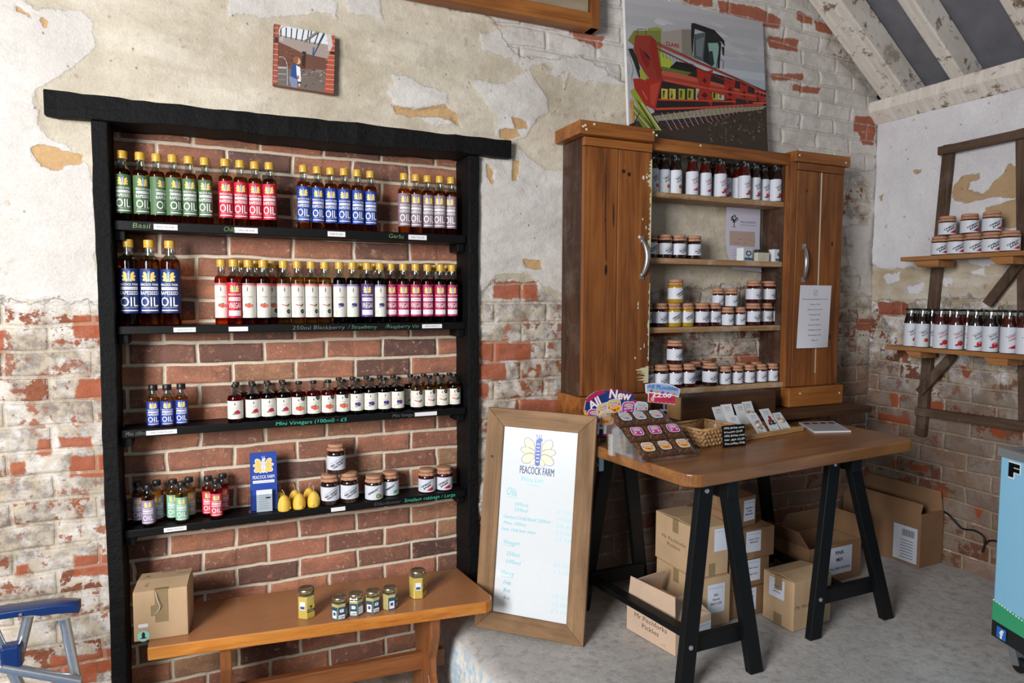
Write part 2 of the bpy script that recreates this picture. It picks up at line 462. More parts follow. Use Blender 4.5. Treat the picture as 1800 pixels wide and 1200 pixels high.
    h = mth(nt, 'SUBTRACT', h, mth(nt, 'MULTIPLY', em, .35)); h = mth(nt, 'ADD', h, mth(nt, 'MULTIPLY', mask(w), .12))
    h = mth(nt, 'SUBTRACT', h, mth(nt, 'MULTIPLY', mask(t), .2)); h = mth(nt, 'SUBTRACT', h, mth(nt, 'MULTIPLY', mth(nt, 'MULTIPLY', bt.outputs[1], em), .35))
    h = mth(nt, 'ADD', h, mth(nt, 'MULTIPLY', fine, .10)); h = mth(nt, 'SUBTRACT', h, mth(nt, 'MULTIPLY', ramp(nt, pits, [(.03, 1.0), (.09, 0.0)]), .3))
    bump(nt, bs, h, .75, .012)
    return m
def pp(ax, val, i, j, sg, lst):
    out = []
    for p in lst:
        q = P(p[0], p[1], ax, val); out.append((sg*q[i], q[j]))
    return out
BK = lambda l: pp(1, 0, 0, 2, 1, l)
RT = lambda l: pp(0, 3.258, 1, 2, -1, l)
def bxp(a, b, c, d): return [(a, b), (c, b), (c, d), (a, d)]

OB, OR = .235, .0799
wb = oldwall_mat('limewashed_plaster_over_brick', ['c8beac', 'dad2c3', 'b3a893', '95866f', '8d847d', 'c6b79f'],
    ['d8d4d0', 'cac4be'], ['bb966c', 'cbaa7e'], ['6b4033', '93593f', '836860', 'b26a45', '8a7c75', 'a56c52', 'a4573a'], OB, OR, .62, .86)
us = np.arange(-.75, 3.262, .0062); vs = np.arange(-.30, 3.0, .0062)
U, V = [a.ravel() for a in np.meshgrid(us, vs)]
wu = U+.010*(fbm(U*5, V*5, 11)-.5)*2; wv = V-.062+.012*(fbm(U*4+9, V*4, 12)-.5)*2+.01*(U-1)
E_ = [BK([(-90, 532), (60, 528), (185, 531), (240, 1400), (-120, 1400)]),
      BK([(828, 540), (835, 520), (872, 492), (945, 494), (960, 520), (1000, 528), (1150, 512), (1230, 505), (1300, 500), (1400, 525), (1480, 538), (1505, 520), (1570, 520), (1570, 1200), (820, 1400)]),
      BK([(745, -80), (790, 15), (850, 20), (880, 52), (905, 98), (960, 104), (1010, 98), (1045, 108), (1100, 150), (1340, 150), (1340, 290), (1490, 305), (1530, 300), (1600, 215), (1660, -90)]),
      BK([(1495, 205), (1540, 205), (1540, 250), (1500, 245)]),
      BK([(1372, 300), (1515, 312), (1530, 350), (1522, 392), (1470, 400), (1380, 380)]), BK([(1482, 415), (1500, 420), (1500, 445), (1480, 450)]), BK([(1470, 470), (1505, 470), (1512, 490), (1502, 520), (1470, 520)])]
Wp = [BK([(-60, -40), (30, -10), (70, 18), (140, 20), (163, 35), (168, 80), (140, 110), (100, 140), (62, 160), (72, 215), (85, 240), (120, 255), (145, 285), (165, 320), (168, 470), (178, 532), (-90, 534)]),
      BK([(398, -30), (480, -30), (560, 0), (592, 6), (590, 35), (560, 20), (480, 32), (440, 28), (402, 34)]),
      BK([(600, -10), (665, 0), (672, 36), (640, 26), (612, 24)]),
      BK([(690, 133), (712, 132), (742, 150), (785, 163), (782, 190), (765, 192), (700, 190), (682, 162)]), BK([(725, 205), (790, 205), (800, 222), (770, 222)]),
      BK([(823, 138), (870, 150), (900, 140), (930, 128), (945, 150), (958, 170), (962, 195), (940, 212), (925, 240), (900, 245), (872, 240), (870, 210), (852, 180)]),
      BK([(1335, 150), (1420, 135), (1480, 190), (1540, 210), (1540, 520), (1524, 520), (1526, 400), (1530, 330), (1500, 296), (1340, 290)]), BK([(1485, 395), (1530, 395), (1530, 520), (1500, 520), (1490, 460)]),
      BK([(842, 58), (880, 50), (1000, 78), (1050, 60), (1105, 120), (1105, 150), (1070, 132), (1020, 112), (1000, 130), (990, 156), (986, 132), (1005, 105), (960, 108), (905, 105), (850, 92)]),
      BK([(836, 284), (905, 275), (912, 255), (935, 280), (960, 300), (1005, 300), (1005, 520), (960, 505), (925, 480), (872, 482), (834, 535)])]
Tn = [BK([(55, 257), (75, 255), (105, 258), (145, 274), (140, 285), (103, 300), (75, 292), (57, 275)]),
      BK([(690, 187), (735, 193), (775, 183), (800, 203), (812, 228), (796, 214), (770, 206), (720, 206), (697, 198)]),
      BK([(877, 228), (905, 230), (912, 238), (895, 246), (880, 240)]), BK([(898, 208), (928, 212), (926, 226), (905, 224)]),
      BK([(903, 280), (913, 284), (908, 318), (900, 316)]), BK([(855, 290), (869, 300), (864, 322), (855, 310)]), BK([(920, 455), (950, 458), (955, 472), (925, 472)]),
      BK([(25, 5), (50, 22), (55, 32), (30, 20)]), BK([(75, 36), (84, 40), (80, 48)])]
HW = [BK([(800, -90), (880, 30), (900, 110), (1100, 160), (1340, 160), (1340, 110), (1440, 130), (1460, 60), (1560, -90)]), BK([(1340, 110), (1350, 300), (1500, 310), (1560, 215), (1560, 190), (1430, 60)])]
Rd = [BK(bxp(866, 493, 944, 525)), BK(bxp(843, 600, 932, 634)), BK(bxp(832, 636, 888, 668)), BK(bxp(836, 672, 858, 698)), BK(bxp(905, 702, 985, 732)),
      BK([(848, 77), (866, 80), (888, 88), (880, 94), (850, 88)]), BK([(1005, 52), (1060, 66), (1055, 88), (1010, 66)]),
      BK([(1195, -12), (1250, -5), (1252, 14), (1200, 4)]), BK([(1262, 0), (1330, 14), (1372, 32), (1370, 52), (1300, 38), (1265, 22)]), BK([(1348, 62), (1404, 70), (1402, 92), (1352, 84)]), BK([(1430, 36), (1462, 46), (1460, 62), (1432, 54)]), BK([(1400, 20), (1428, 30), (1426, 44), (1398, 36)]), BK([(1390, 148), (1440, 156), (1436, 166), (1392, 160)]),
      BK(bxp(1500, 205, 1539, 232)), BK([(1508, 232), (1537, 232), (1535, 255), (1515, 256)]), BK(bxp(1505, 560, 1530, 580)),
      BK([(140, 668), (188, 664), (188, 705), (130, 703)]), BK(bxp(124, 800, 189, 838)), BK(bxp(130, 975, 196, 1012)), BK(bxp(103, 768, 160, 788)), BK(bxp(130, 555, 180, 595)),
      BK([(-5, 580), (8, 580), (6, 620), (-6, 620)]), BK(bxp(26, 990, 50, 1012)), BK(bxp(20, 812, 46, 835)), BK(bxp(90, 1150, 170, 1200)), BK(bxp(172, 1140, 200, 1180)),
      BK([(70, 770), (92, 770), (90, 800), (60, 800)]), BK(bxp(1355, 130, 1410, 142)), BK(bxp(1150, 575, 1200, 590)), BK([(1290, 622), (1340, 622), (1342, 655), (1288, 655)])]
e = sdf(U, V, E_, .09); w = np.maximum(sdf(U, V, Wp), 0); hw = sdf(U, V, HW, .12); w = np.maximum(w, hw*.98); t = sdf(U, V, Tn, .035); r = sdf(U, V, Rd, .03)
bm_ = bricks(wu, wv, OB, OR); eo = np.clip((e+.3*(fbm(U*22, V*22, 40)-.5)-.47)/.06, 0, 1)
lump = (fbm(U*2.2+V*.8, V*5.8-U*.6, 21, 5, .55)-.5); l2 = fbm(U*5+V*2, V*17-U*1.5, 23, 4)-.5
h = .036*lump+.015*l2+(1-eo)*.007+eo*(.007*bm_+.004*(fbm(U*20, V*20, 30)-.5))+.0022*(w > .5)-.004*(t > .5)
h = h*np.clip(1-.8*np.exp(-((U+.32)/.10)**2), .25, 1)-.004
fld = np.stack([e, w, t, r], 1)
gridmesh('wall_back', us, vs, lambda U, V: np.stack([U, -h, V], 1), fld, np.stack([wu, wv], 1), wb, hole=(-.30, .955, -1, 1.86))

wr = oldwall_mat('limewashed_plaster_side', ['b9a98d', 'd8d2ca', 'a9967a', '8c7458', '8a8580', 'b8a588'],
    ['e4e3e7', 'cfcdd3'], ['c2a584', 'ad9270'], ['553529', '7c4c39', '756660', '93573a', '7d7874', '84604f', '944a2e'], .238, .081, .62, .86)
us = np.arange(0.012, 2.1, .0062); vs = np.arange(-.03, 2.30, .0062)
U, V = [a.ravel() for a in np.meshgrid(us, vs)]
wu = U-.072+.010*(fbm(U*5, V*5, 51)-.5)*2; wv = V-.067+.012*(fbm(U*4+9, V*4, 52)-.5)*2
E2 = [RT([(1500, 528), (1620, 530), (1700, 520), (1830, 545), (2300, 560), (2300, 1500), (1480, 1200)])]
W2 = [RT([(1500, 200), (1552, 170), (1900, 80), (2400, -60), (2400, 470), (1820, 465), (1790, 455), (1740, 470), (1700, 460), (1650, 468), (1590, 472), (1545, 470), (1528, 460)]),
      RT([(1558, 485), (1585, 478), (1585, 495), (1562, 500)]), RT([(1596, 505), (1625, 498), (1628, 512), (1600, 516)]), RT([(1655, 492), (1678, 486), (1676, 500), (1662, 504)]), RT([(1700, 478), (1732, 470), (1735, 486), (1712, 484)])]
T2 = [RT([(1674, 345), (1676, 325), (1690, 310), (1722, 304), (1722, 316), (1705, 320), (1702, 335), (1730, 342), (1760, 310), (1775, 288), (1792, 295), (1830, 300), (1830, 345), (1740, 348), (1700, 358), (1682, 352)]),
      RT([(1733, 364), (1790, 352), (1850, 352), (1850, 400), (1738, 402)]), RT([(1610, 300), (1622, 298), (1620, 304), (1611, 305)]), RT([(1643, 298), (1655, 296), (1654, 302), (1644, 302)]),
      RT([(1546, 345), (1556, 338), (1552, 352)])]
R2 = [RT(bxp(1545, 530, 1598, 553)), RT([(1566, 690), (1582, 693), (1580, 720), (1568, 716)]), RT(bxp(1630, 660, 1642, 690)), RT(bxp(1636, 705, 1660, 722)),
      RT([(1588, 620), (1598, 622), (1596, 640), (1588, 636)]), RT([(1545, 725), (1600, 735), (1600, 750), (1545, 742)]), RT([(1690, 640), (1710, 650), (1706, 665), (1695, 660)]), RT([(1600, 815), (1632, 818), (1634, 828), (1602, 826)]),
      RT([(1745, 745), (1770, 760), (1765, 772), (1745, 765)]), RT([(1645, 855), (1665, 860), (1665, 878), (1648, 872)]), RT([(1715, 890), (1728, 892), (1724, 912), (1716, 908)]), RT([(1571, 808), (1582, 806), (1580, 826), (1570, 824)])]
e = sdf(U, V, E2, .09); w = sdf(U, V, W2); t = sdf(U, V, T2, .035); r = sdf(U, V, R2, .03)
bm_ = bricks(wu, wv, .238, .081); eo = np.clip((e+.3*(fbm(U*22, V*22, 60)-.5)-.47)/.06, 0, 1)
h2 = .022*(fbm(U*3, V*4.5, 71, 5, .55)-.5)+.006*(fbm(U*9, V*14, 73)-.5)+(1-eo)*.006+eo*(.007*bm_+.004*(fbm(U*20, V*20, 80)-.5))+.0022*(w > .5)-.004*(t > .5)
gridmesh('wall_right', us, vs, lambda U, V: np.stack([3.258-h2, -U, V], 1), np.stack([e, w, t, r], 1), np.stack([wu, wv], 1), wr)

# alcove: clean modern brickwork set back 13 cm
AB, AR = .224, .0772
m, nt, bs = newmat('reclaimed_brick'); MAT['alcove'] = m
uvn = nt.nodes.new('ShaderNodeUVMap').outputs[0]
bt = nd(nt, 'TexBrick', {'Vector': uvn, 'Color1': (0, 0, 0, 1), 'Color2': (1, 1, 1, 1), 'Mortar': (.5, .5, .5, 1), 'Scale': 1.0, 'Mortar Size': .0062, 'Mortar Smooth': .12, 'Brick Width': AB, 'Row Height': AR}, offset=.5)
c = coords(nt); nf = noise(nt, c, 22, 7, .65); fine = noise(nt, c, 170, 4, .65); nb = noise(nt, coords(nt, scale=(1, 1, 2.2)), 7, 4, .6)
bc = ramp(nt, bt.outputs[0], [(0, '4c3d3c'), (.14, '8d6150'), (.3, 'b2775f'), (.45, '5f4a45'), (.6, 'b97e60'), (.8, '9c6855'), (1, 'a98465')])
bc = mix(nt, ramp(nt, nb, [(.42, 0.0), (.62, .6)]), bc, '76564c')
bc = mix(nt, ramp(nt, nf, [(.55, 0.0), (.7, .55)]), bc, 'c58a68')
bc = mix(nt, ramp(nt, fine, [(.3, .5), (.5, 0.0)]), bc, '5a3830')
bc = mix(nt, ramp(nt, noise(nt, coords(nt, loc=(4, 4, 4)), 60, 5, .7), [(.6, 0.0), (.68, .6)]), bc, 'd8b89c')
mo = mix(nt, fine, 'b3a692', 'ddd3c2')
edge = mrange(nt, mth(nt, 'ADD', bt.outputs[1], mth(nt, 'MULTIPLY', mth(nt, 'SUBTRACT', nf, .5), .5)), .35, .65)
col = mix(nt, edge, bc, mo); nt.links.new(col, bs.inputs['Base Color']); bs.inputs['Roughness'].default_value = .9; bs.inputs['Specular IOR Level'].default_value = .2
bump(nt, bs, mth(nt, 'ADD', mth(nt, 'MULTIPLY', nf, .8), mth(nt, 'MULTIPLY', fine, .35)), .6, .006)
us = np.arange(-.31, .965, .0045); vs = np.arange(-.27, 1.94, .0045)
U, V = [a.ravel() for a in np.meshgrid(us, vs)]
wu = U-.404+AB*4+.006*(fbm(U*14, V*14, 91)-.5)*2; wv = V-.0396+.006*(fbm(U*9+9, V*14, 92)-.5)*2+.005*(fbm(U*2, V*2, 95)-.5)
bmk = bricks(wu, wv, AB, AR, .0062, .007); bid = fbm(np.floor((wu)/AB*2)*3.1, np.floor(wv/AR)*2.7, 97, 1)
h3 = .009*bmk*(.7+.6*bid)+.003*(fbm(U*25, V*25, 93)-.5)+.006*(fbm(U*6, V*8, 94)-.5)
gridmesh('wall_alcove', us, vs, lambda U, V: np.stack([U, .137-h3, V], 1), None, np.stack([wu, wv], 1), MAT['alcove'])
MAT['reveal'] = simple('limed_mortar', 'b5a68e', .9, bump=.5)
mb = MB(); mb.box((-.36, .02, -.28), (-.29, .16, 1.95)); mb.box((.945, .02, -.28), (1.0, .16, 1.95)); mb.box((-.36, .02, 1.86), (1.0, .16, 1.95))
struct('trim_1', mb, MAT['reveal'])

# ---------------------------------------------------------------- floor
def concrete(name, cols, lowcol=None):
    m, nt, bs = newmat(name); c = coords(nt)
    n1 = noise(nt, c, 2.6, 6, .6); n2 = noise(nt, c, 26, 8, .7); n3 = noise(nt, c, 240, 3, .6)
    col = mix(nt, ramp(nt, n1, [(.35, 0.0), (.65, 1.0)]), cols[0], cols[1])
    col = mix(nt, ramp(nt, n2, [(.35, .75), (.52, 0.0)]), col, cols[2])
    col = mix(nt, ramp(nt, n3, [(.28, .8), (.40, 0.0)]), col, cols[3])
    col = mix(nt, ramp(nt, noise(nt, coords(nt, loc=(5, 5, 0)), 110, 2, .5), [(.68, 0.0), (.72, .7)]), col, cols[4])
    if lowcol:
        z = nd(nt, 'SeparateXYZ', {0: nt.nodes.new('ShaderNodeNewGeometry').outputs[1]}).outputs[0]
        g = nt.nodes['Geometry']; nt.links.new(g.outputs['Normal'], nt.nodes['Separate XYZ'].inputs[0]); nz = nt.nodes['Separate XYZ'].outputs[2]
        sm = mrange(nt, nz, .75, .45); blue = mix(nt, ramp(nt, n2, [(.42, 0.0), (.58, 1.0)]), 'e9e4da', lowcol)
        col = mix(nt, sm, col, blue)
    nt.links.new(col, bs.inputs['Base Color']); bs.inputs['Roughness'].default_value = .8; bs.inputs['Specular IOR Level'].default_value = .3
    bump(nt, bs, mth(nt, 'ADD', n2, mth(nt, 'MULTIPLY', n3, .25)), .5, .006)
    return m
slab = concrete('rough_concrete', ['c4c1bf', 'b1aeab', '98938f', '5d5856', 'e4e1dd'], 'a9c4d6')
us = np.concatenate([np.array([.0, .05, .1])+.72, np.arange(.835, 3.30, .013)]); vs = np.arange(-3.6, .02, .013)
U, V = [a.ravel() for a in np.meshgrid(us, vs)]
edge = .862+.03*np.clip((-.25-V)/.3, -1, 8)*.8+.012*(fbm(U*0, V*9, 131)-.5)*2
X = np.where(U < .83, edge-.03+(U-.82)*.35, np.maximum(U, edge)); X = np.where(U >= .83, edge+(U-.835)*(3.29-edge)/(3.29-.835), X)
Z = .012*(fbm(X*2, V*2, 111)-.5)+.004*(fbm(X*9, V*9, 113)-.5)-.006*np.exp(-((X-edge)/.02)**2)
Z = np.where(U < .83, np.interp(U, [.72, .77, .82], [-.28, -.14, -.02]), Z)
gridmesh('floor', us, vs, lambda A, B: np.stack([X, B, Z-.002], 1), None, None, slab)
low = concrete('dirt_floor', ['b5aca0', '8e857b', '6f665d', '3a342f', 'e5ddd0'])
us = np.arange(-1.4, .98, .02); vs = np.arange(-2.0, .19, .02)
U, V = [a.ravel() for a in np.meshgrid(us, vs)]
Zl = -.252+.02*(fbm(U*6, V*6, 121)-.5)+.012*(fbm(U*22, V*22, 122)-.5)
gridmesh('floor_lower', us, vs, lambda A, B: np.stack([A, B, Zl], 1), None, None, low)

# ---------------------------------------------------------------- roof
MAT['felt'] = simple('grey_roof_board', '77777f', .9, var=.25, ns=12, bump=.3)
def rb(X): return 2.395-.76*(X-3.2)
dx, dz = -.797, .605
mb = MB(); q0 = Vector((3.5, 0, rb(3.5)+.135)); q1 = Vector((.9, 0, rb(.9)+.135))
mb.add([(q0.x, .2, q0.z), (q0.x, -3.4, q0.z), (q1.x, -3.4, q1.z), (q1.x, .2, q1.z), (q0.x, .2, q0.z+.02), (q0.x, -3.4, q0.z+.02), (q1.x, -3.4, q1.z+.02), (q1.x, .2, q1.z+.02)],
       [(0, 1, 2, 3), (7, 6, 5, 4), (0, 4, 5, 1), (1, 5, 6, 2), (2, 6, 7, 3), (3, 7, 4, 0)])
struct('ceiling', mb, MAT['felt'])
m, nt, bs = newmat('limewashed_timber'); MAT['lime'] = m
c = coords(nt); g = noise(nt, coords(nt, scale=(4, 40, 4)), 1, 6, .65); f = noise(nt, c, 9, 8, .72)
col = mix(nt, ramp(nt, g, [(.35, 0.0), (.65, 1.0)]), 'cfc6bb', 'e6e0d8')
col = mix(nt, ramp(nt, f, [(.56, 0.0), (.61, .95)]), col, '7b6450'); col = mix(nt, ramp(nt, f, [(.36, .7), (.42, 0.0)]), col, '8f857a')
nt.links.new(col, bs.inputs['Base Color']); bs.inputs['Roughness'].default_value = .9; bump(nt, bs, mth(nt, 'ADD', f, g), .5, .006)
for i, (y0, y1, dd) in enumerate([(-.18, -.04, -.028), (-.465, -.40, -.028), (-.815, -.75, -.028), (-1.165, -1.10, -.028), (-1.5, -1.43, -.028)]):
    mb = MB(); a = Vector((3.40, (y0+y1)/2, rb(3.40)+.06+dd)); b = Vector((1.6, (y0+y1)/2, rb(1.6)+.06+dd))
    n = Vector((.605, 0, .797)); hh = .13
    mb.bar(a, b, y1-y0, hh, n); struct('trim_%d' % (i+2), mb, MAT['lime'], bevel=.006)
mb = MB(); mb.add([(3.185, .03, 2.262), (3.195, .03, 2.318), (3.34, .03, 2.318), (3.34, .03, 2.20), (3.245, .03, 2.205), (3.185, -2.1, 2.262), (3.195, -2.1, 2.318), (3.34, -2.1, 2.318), (3.34, -2.1, 2.20), (3.245, -2.1, 2.205)],
    [(0, 1, 2, 3, 4), (9, 8, 7, 6, 5), (0, 5, 6, 1), (1, 6, 7, 2), (2, 7, 8, 3), (3, 8, 9, 4), (4, 9, 5, 0)])
struct('trim_7', mb, MAT['lime'], bevel=.005)

# ---------------------------------------------------------------- black door frame round the alcove
m, nt, bs = newmat('tarred_timber'); MAT['tar'] = m
c = coords(nt); n = noise(nt, coords(nt, scale=(3, 20, 20)), 1, 7, .7); n2 = noise(nt, c, 45, 6, .7)
col = mix(nt, ramp(nt, n2, [(.64, 0.0), (.74, .4)]), '060607', '3b3d42'); col = mix(nt, ramp(nt, n, [(.3, 0.0), (.7, .6)]), col, '0e0f11')
nt.links.new(col, bs.inputs['Base Color']); bs.inputs['Roughness'].default_value = .6; bs.inputs['Specular IOR Level'].default_value = .2; bump(nt, bs, mth(nt, 'ADD', n, n2), .8, .008)
def roughbar(name, a, b, seed, wav=.006, n=46, label=None):
    """a hewn beam: box a..b subdivided along its length with an uneven outline"""
    mb = MB(); ax = max(range(3), key=lambda i: b[i]-a[i]); o = [i for i in range(3) if i != ax]; rs = random.Random(seed)
    ph = [rs.uniform(0, 6) for _ in range(12)]; v = []
    for k in range(n+1):
        t = a[ax]+(b[ax]-a[ax])*k/n
        w = [wav*(.5*math.sin(t*7+ph[j])+.25*math.sin(t*31+ph[j+4])+.35*rs.uniform(-1, 1)) for j in range(4)]
        for (s0, s1) in ((0, 0), (1, 0), (1, 1), (0, 1)):
            p = [0, 0, 0]; p[ax] = t
            p[o[0]] = (b if s0 else a)[o[0]]+(w[0] if s0 else w[1]); p[o[1]] = (b if s1 else a)[o[1]]+(w[2] if s1 else w[3]); v.append(tuple(p))
    f = [(3, 2, 1, 0), (4*n, 4*n+1, 4*n+2, 4*n+3)]
    for k in range(n):
        for j in range(4): f.append((4*k+j, 4*k+(j+1) % 4, 4*k+4+(j+1) % 4, 4*k+4+j))
    mb.add(v, f); return struct(name, mb, MAT['tar'], label, bevel=.004)
roughbar('trim_8', (-.452, -.035, 1.842), (1.117, .128, 1.915), 1)
roughbar('trim_9', (-.330, -.022, -.262), (-.284, .128, 1.842), 2, .0032)
roughbar('trim_10', (.937, -.022, -.262), (.982, .128, 1.842), 3, .0028)
# ---------------------------------------------------------------- furniture woods, glass, plastics
MAT['pine'] = woodmat('reclaimed_pine', ['4e2a14', '844d24', 'a26631', '2a160c'], 'z', 1.0, .5, .35, knots=1.0)
MAT['pinex'] = woodmat('reclaimed_pine_lengthways', ['6a3a1a', '9a5e2c', 'b3753a', '2f1a0e'], 'x', 1.0, .5, .3, knots=.8)
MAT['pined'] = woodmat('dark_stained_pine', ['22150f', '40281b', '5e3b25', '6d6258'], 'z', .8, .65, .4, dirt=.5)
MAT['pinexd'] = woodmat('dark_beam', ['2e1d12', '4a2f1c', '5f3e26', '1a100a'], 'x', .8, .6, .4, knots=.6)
MAT['bench'] = woodmat('varnished_oak', ['a85c1e', 'd08434', 'dd9848', '6a3a1c'], 'x', .8, .32, .2, coat=.35)
m = MAT['bench']; nt = m.node_tree; bs = nt.nodes['Principled BSDF']; lk = bs.inputs['Base Color'].links[0].from_socket
g = nt.nodes.new('ShaderNodeNewGeometry'); sx = nd(nt, 'SeparateXYZ', {0: g.outputs['Normal']}); top_ = mrange(nt, sx.outputs[2], .6, .8)
nt.links.new(mix(nt, top_, lk, mix(nt, .72, lk, '9c6c50')), bs.inputs['Base Color'])   # the sitting surface is worn and bleached
MAT['benchleg'] = woodmat('varnished_oak_upright', ['6a3a1e', '8c5530', 'a56a3e', '4a2812'], 'z', .8, .4, .2)
MAT['benchrail'] = woodmat('varnished_oak_rail', ['6a3a1e', '8c5530', 'a56a3e', '4a2812'], 'x', .8, .4, .2)
MAT['table'] = woodmat('worn_pine_tabletop', ['6f4526', '946238', 'a97748', '4f2e18'], 'x', .9, .34, .25, knots=1.0, coat=.2)
MAT['rack'] = woodmat('grey_brown_timber', ['3a2a20', '574234', '6b5546', '8d7f74'], 'z', 1.2, .75, .4, dirt=.3)
MAT['rackx'] = woodmat('grey_brown_timber_long', ['3a2a20', '574234', '6b5546', '8d7f74'], 'y', 1.2, .75, .4, dirt=.3)
MAT['plank'] = woodmat('orange_pine_shelf', ['7c4e2a', 'a5713f', 'b8855a', '6b3c1a'], 'y', 1.2, .55, .3, knots=.6)
MAT['board'] = woodmat('scaffold_board', ['6e5236', '937150', 'a98a66', '3d2b1c'], 'z', .9, .7, .4, knots=1.0, dirt=.25)
MAT['boardx'] = woodmat('scaffold_board_x', ['6e5236', '937150', 'a98a66', '3d2b1c'], 'x', .9, .7, .4, knots=1.0, dirt=.25)
MAT['tray'] = woodmat('pale_pine', ['a8794a', 'c79a66', 'd6ad7c', '8a5e34'], 'x', 1.5, .5, .2)
MAT['glass'] = thinglass('clear_glass')
MAT['acrylic'] = thinglass('clear_acrylic', 'f6f8fa', .05, .08)
def liquid(name, col, thin, f=.45):
    m = bpy.data.materials.new(name); m.use_nodes = True; nt = m.node_tree; bs = nt.nodes['Principled BSDF']
    bs.inputs['Base Color'].default_value = lin(col); bs.inputs['Roughness'].default_value = .02; bs.inputs['IOR'].default_value = 1.42; bs.inputs['Transmission Weight'].default_value = 1.0
    tr = nd(nt, 'BsdfTransparent', {0: lin(thin)}); mx = nd(nt, 'MixShader', {0: f, 1: bs.outputs[0], 2: tr}); nt.links.new(mx.outputs[0], nt.nodes['Material Output'].inputs[0])
    return m
MAT['oil'] = liquid('amber_oil', 'c07818', 'b87a1c', .4)
MAT['oil2'] = liquid('golden_oil', 'e0b030', 'dcac34', .5)
MAT['vin_s'] = liquid('amber_red_vinegar', 'c04a14', 'c8541c', .5)
MAT['vin_r'] = liquid('pale_olive_vinegar', 'c8a848', 'cfae48', .5)
MAT['vin_b'] = liquid('dark_berry_vinegar', '2c0818', '2a0614', .4)
MAT['vin_p'] = liquid('ruby_vinegar', '8a1424', '90162a', .4)
MAT['sauce_b'] = simple('dark_sauce', '1c0f0a', .18, coat=.9, var=.2)
MAT['sauce_r'] = simple('red_sauce', '430d09', .18, coat=.9, var=.2)
MAT['jam_d'] = simple('dark_pickle', '2a120e', .18, coat=.9, var=.4, ns=150)
MAT['jam_y'] = simple('yellow_curd', 'b08a12', .18, coat=.9)
MAT['jam_r'] = simple('plum_jam', '3a0a10', .18, coat=.9)
MAT['honey'] = simple('pale_honey', 'c9b25a', .15, coat=1.0, var=.1)
MAT['honey2'] = simple('set_honey', 'b8ab72', .2, coat=1.0, var=.1)
MAT['goldcap'] = simple('gold_plastic_cap', 'd2a63a', .38, coat=.3, var=.06)
MAT['blackcap'] = simple('black_plastic_cap', '17181b', .4)
MAT['goldlid'] = simple('gilt_metal_lid', 'b9ad92', .28, metal=.9, var=.1)
MAT['kraft'] = simple('kraft_paper_cover', 'bd8a6c', .75, var=.22, bump=.4, ns=50)
MAT['elastic'] = simple('brown_elastic', '3a2018', .6)
MAT['tarpaint'] = simple('black_shelf_paint', '09090b', .5, 0, .25, var=.3, ns=25, bump=.25)
MAT['trestle'] = simple('black_trestle_paint', '0b0d10', .5, 0, .3, var=.3, ns=30, bump=.2)
MAT['card'] = simple('cardboard', 'c6a783', .85, var=.10, ns=14)
MAT['cardd'] = simple('brown_cardboard', '8f6c4e', .85, var=.12, ns=14)
MAT['cardp'] = simple('pale_pink_cardboard', 'cfb39b', .85, var=.08, ns=14)
MAT['tape'] = simple('brown_parcel_tape', '97815f', .3, var=.1)
MAT['steel'] = simple('galvanised_steel', 'c2c6ca', .3, metal=.9, var=.15)
MAT['alu'] = simple('brushed_aluminium', 'c8ccd2', .30, metal=.85, var=.12)
MAT['wax'] = simple('yellow_beeswax', 'ecc04c', .45, var=.12)
MAT['wick'] = simple('cotton_wick', 'd9cfbd', .8)
MAT['screw'] = simple('zinc_screw', 'cfd2d4', .3, metal=.8)
MAT['blueplastic'] = simple('navy_plastic', '0f2c60', .3, coat=.3)
MAT['white'] = simple('whiteboard_enamel', 'dfe5ea', .22, coat=.5, var=.02)
MAT['cable'] = simple('black_cable', '0f0f11', .5)

ORD = ['leftmost', 'second from the left', 'third from the left', 'fourth from the left', 'fifth from the left', 'sixth from the left', 'seventh from the left', 'eighth from the left', 'ninth from the left', 'tenth from the left', 'eleventh from the left', 'twelfth from the left']

# ---------------------------------------------------------------- the farm's label art
def peacock(k, cx, cy, s, petal='f2d27a', outl=None, body='8fa3c8', dots='ffffff'):
    """s = half width"""
    for sx in (-1, 1):
        for (dx, dy, rx, ry, a) in ((.52, .40, .40, .24, 55), (.60, .02, .42, .19, 12), (.56, -.38, .40, .24, -28), (.26, -.58, .22, .13, -62)):
            x, y, a2 = cx+sx*dx*s, cy+dy*s, rad(a if sx > 0 else 180-a)
            if outl: k.ell(x, y, rx*s*1.1, ry*s*1.2, outl, a2, up=False)
            k.ell(x, y, rx*s*.98, ry*s, petal, a2, up=True)
    k.rrect(cx, cy, s*.30, s*1.55, body, .5); k.ell(cx+.1*s, cy+.72*s, .13*s, .1*s, body)
    for i in range(6): k.rect(cx-.09*s, cy+(.45-i*.2)*s, cx+.09*s, cy+(.50-i*.2)*s, dots, up=(i == 0))
    for i in (-1, 0, 1): k.line([(cx+i*.08*s, cy+.8*s), (cx+i*.16*s, cy+1.02*s)], .03*s, body, up=False)
    k.k += 1
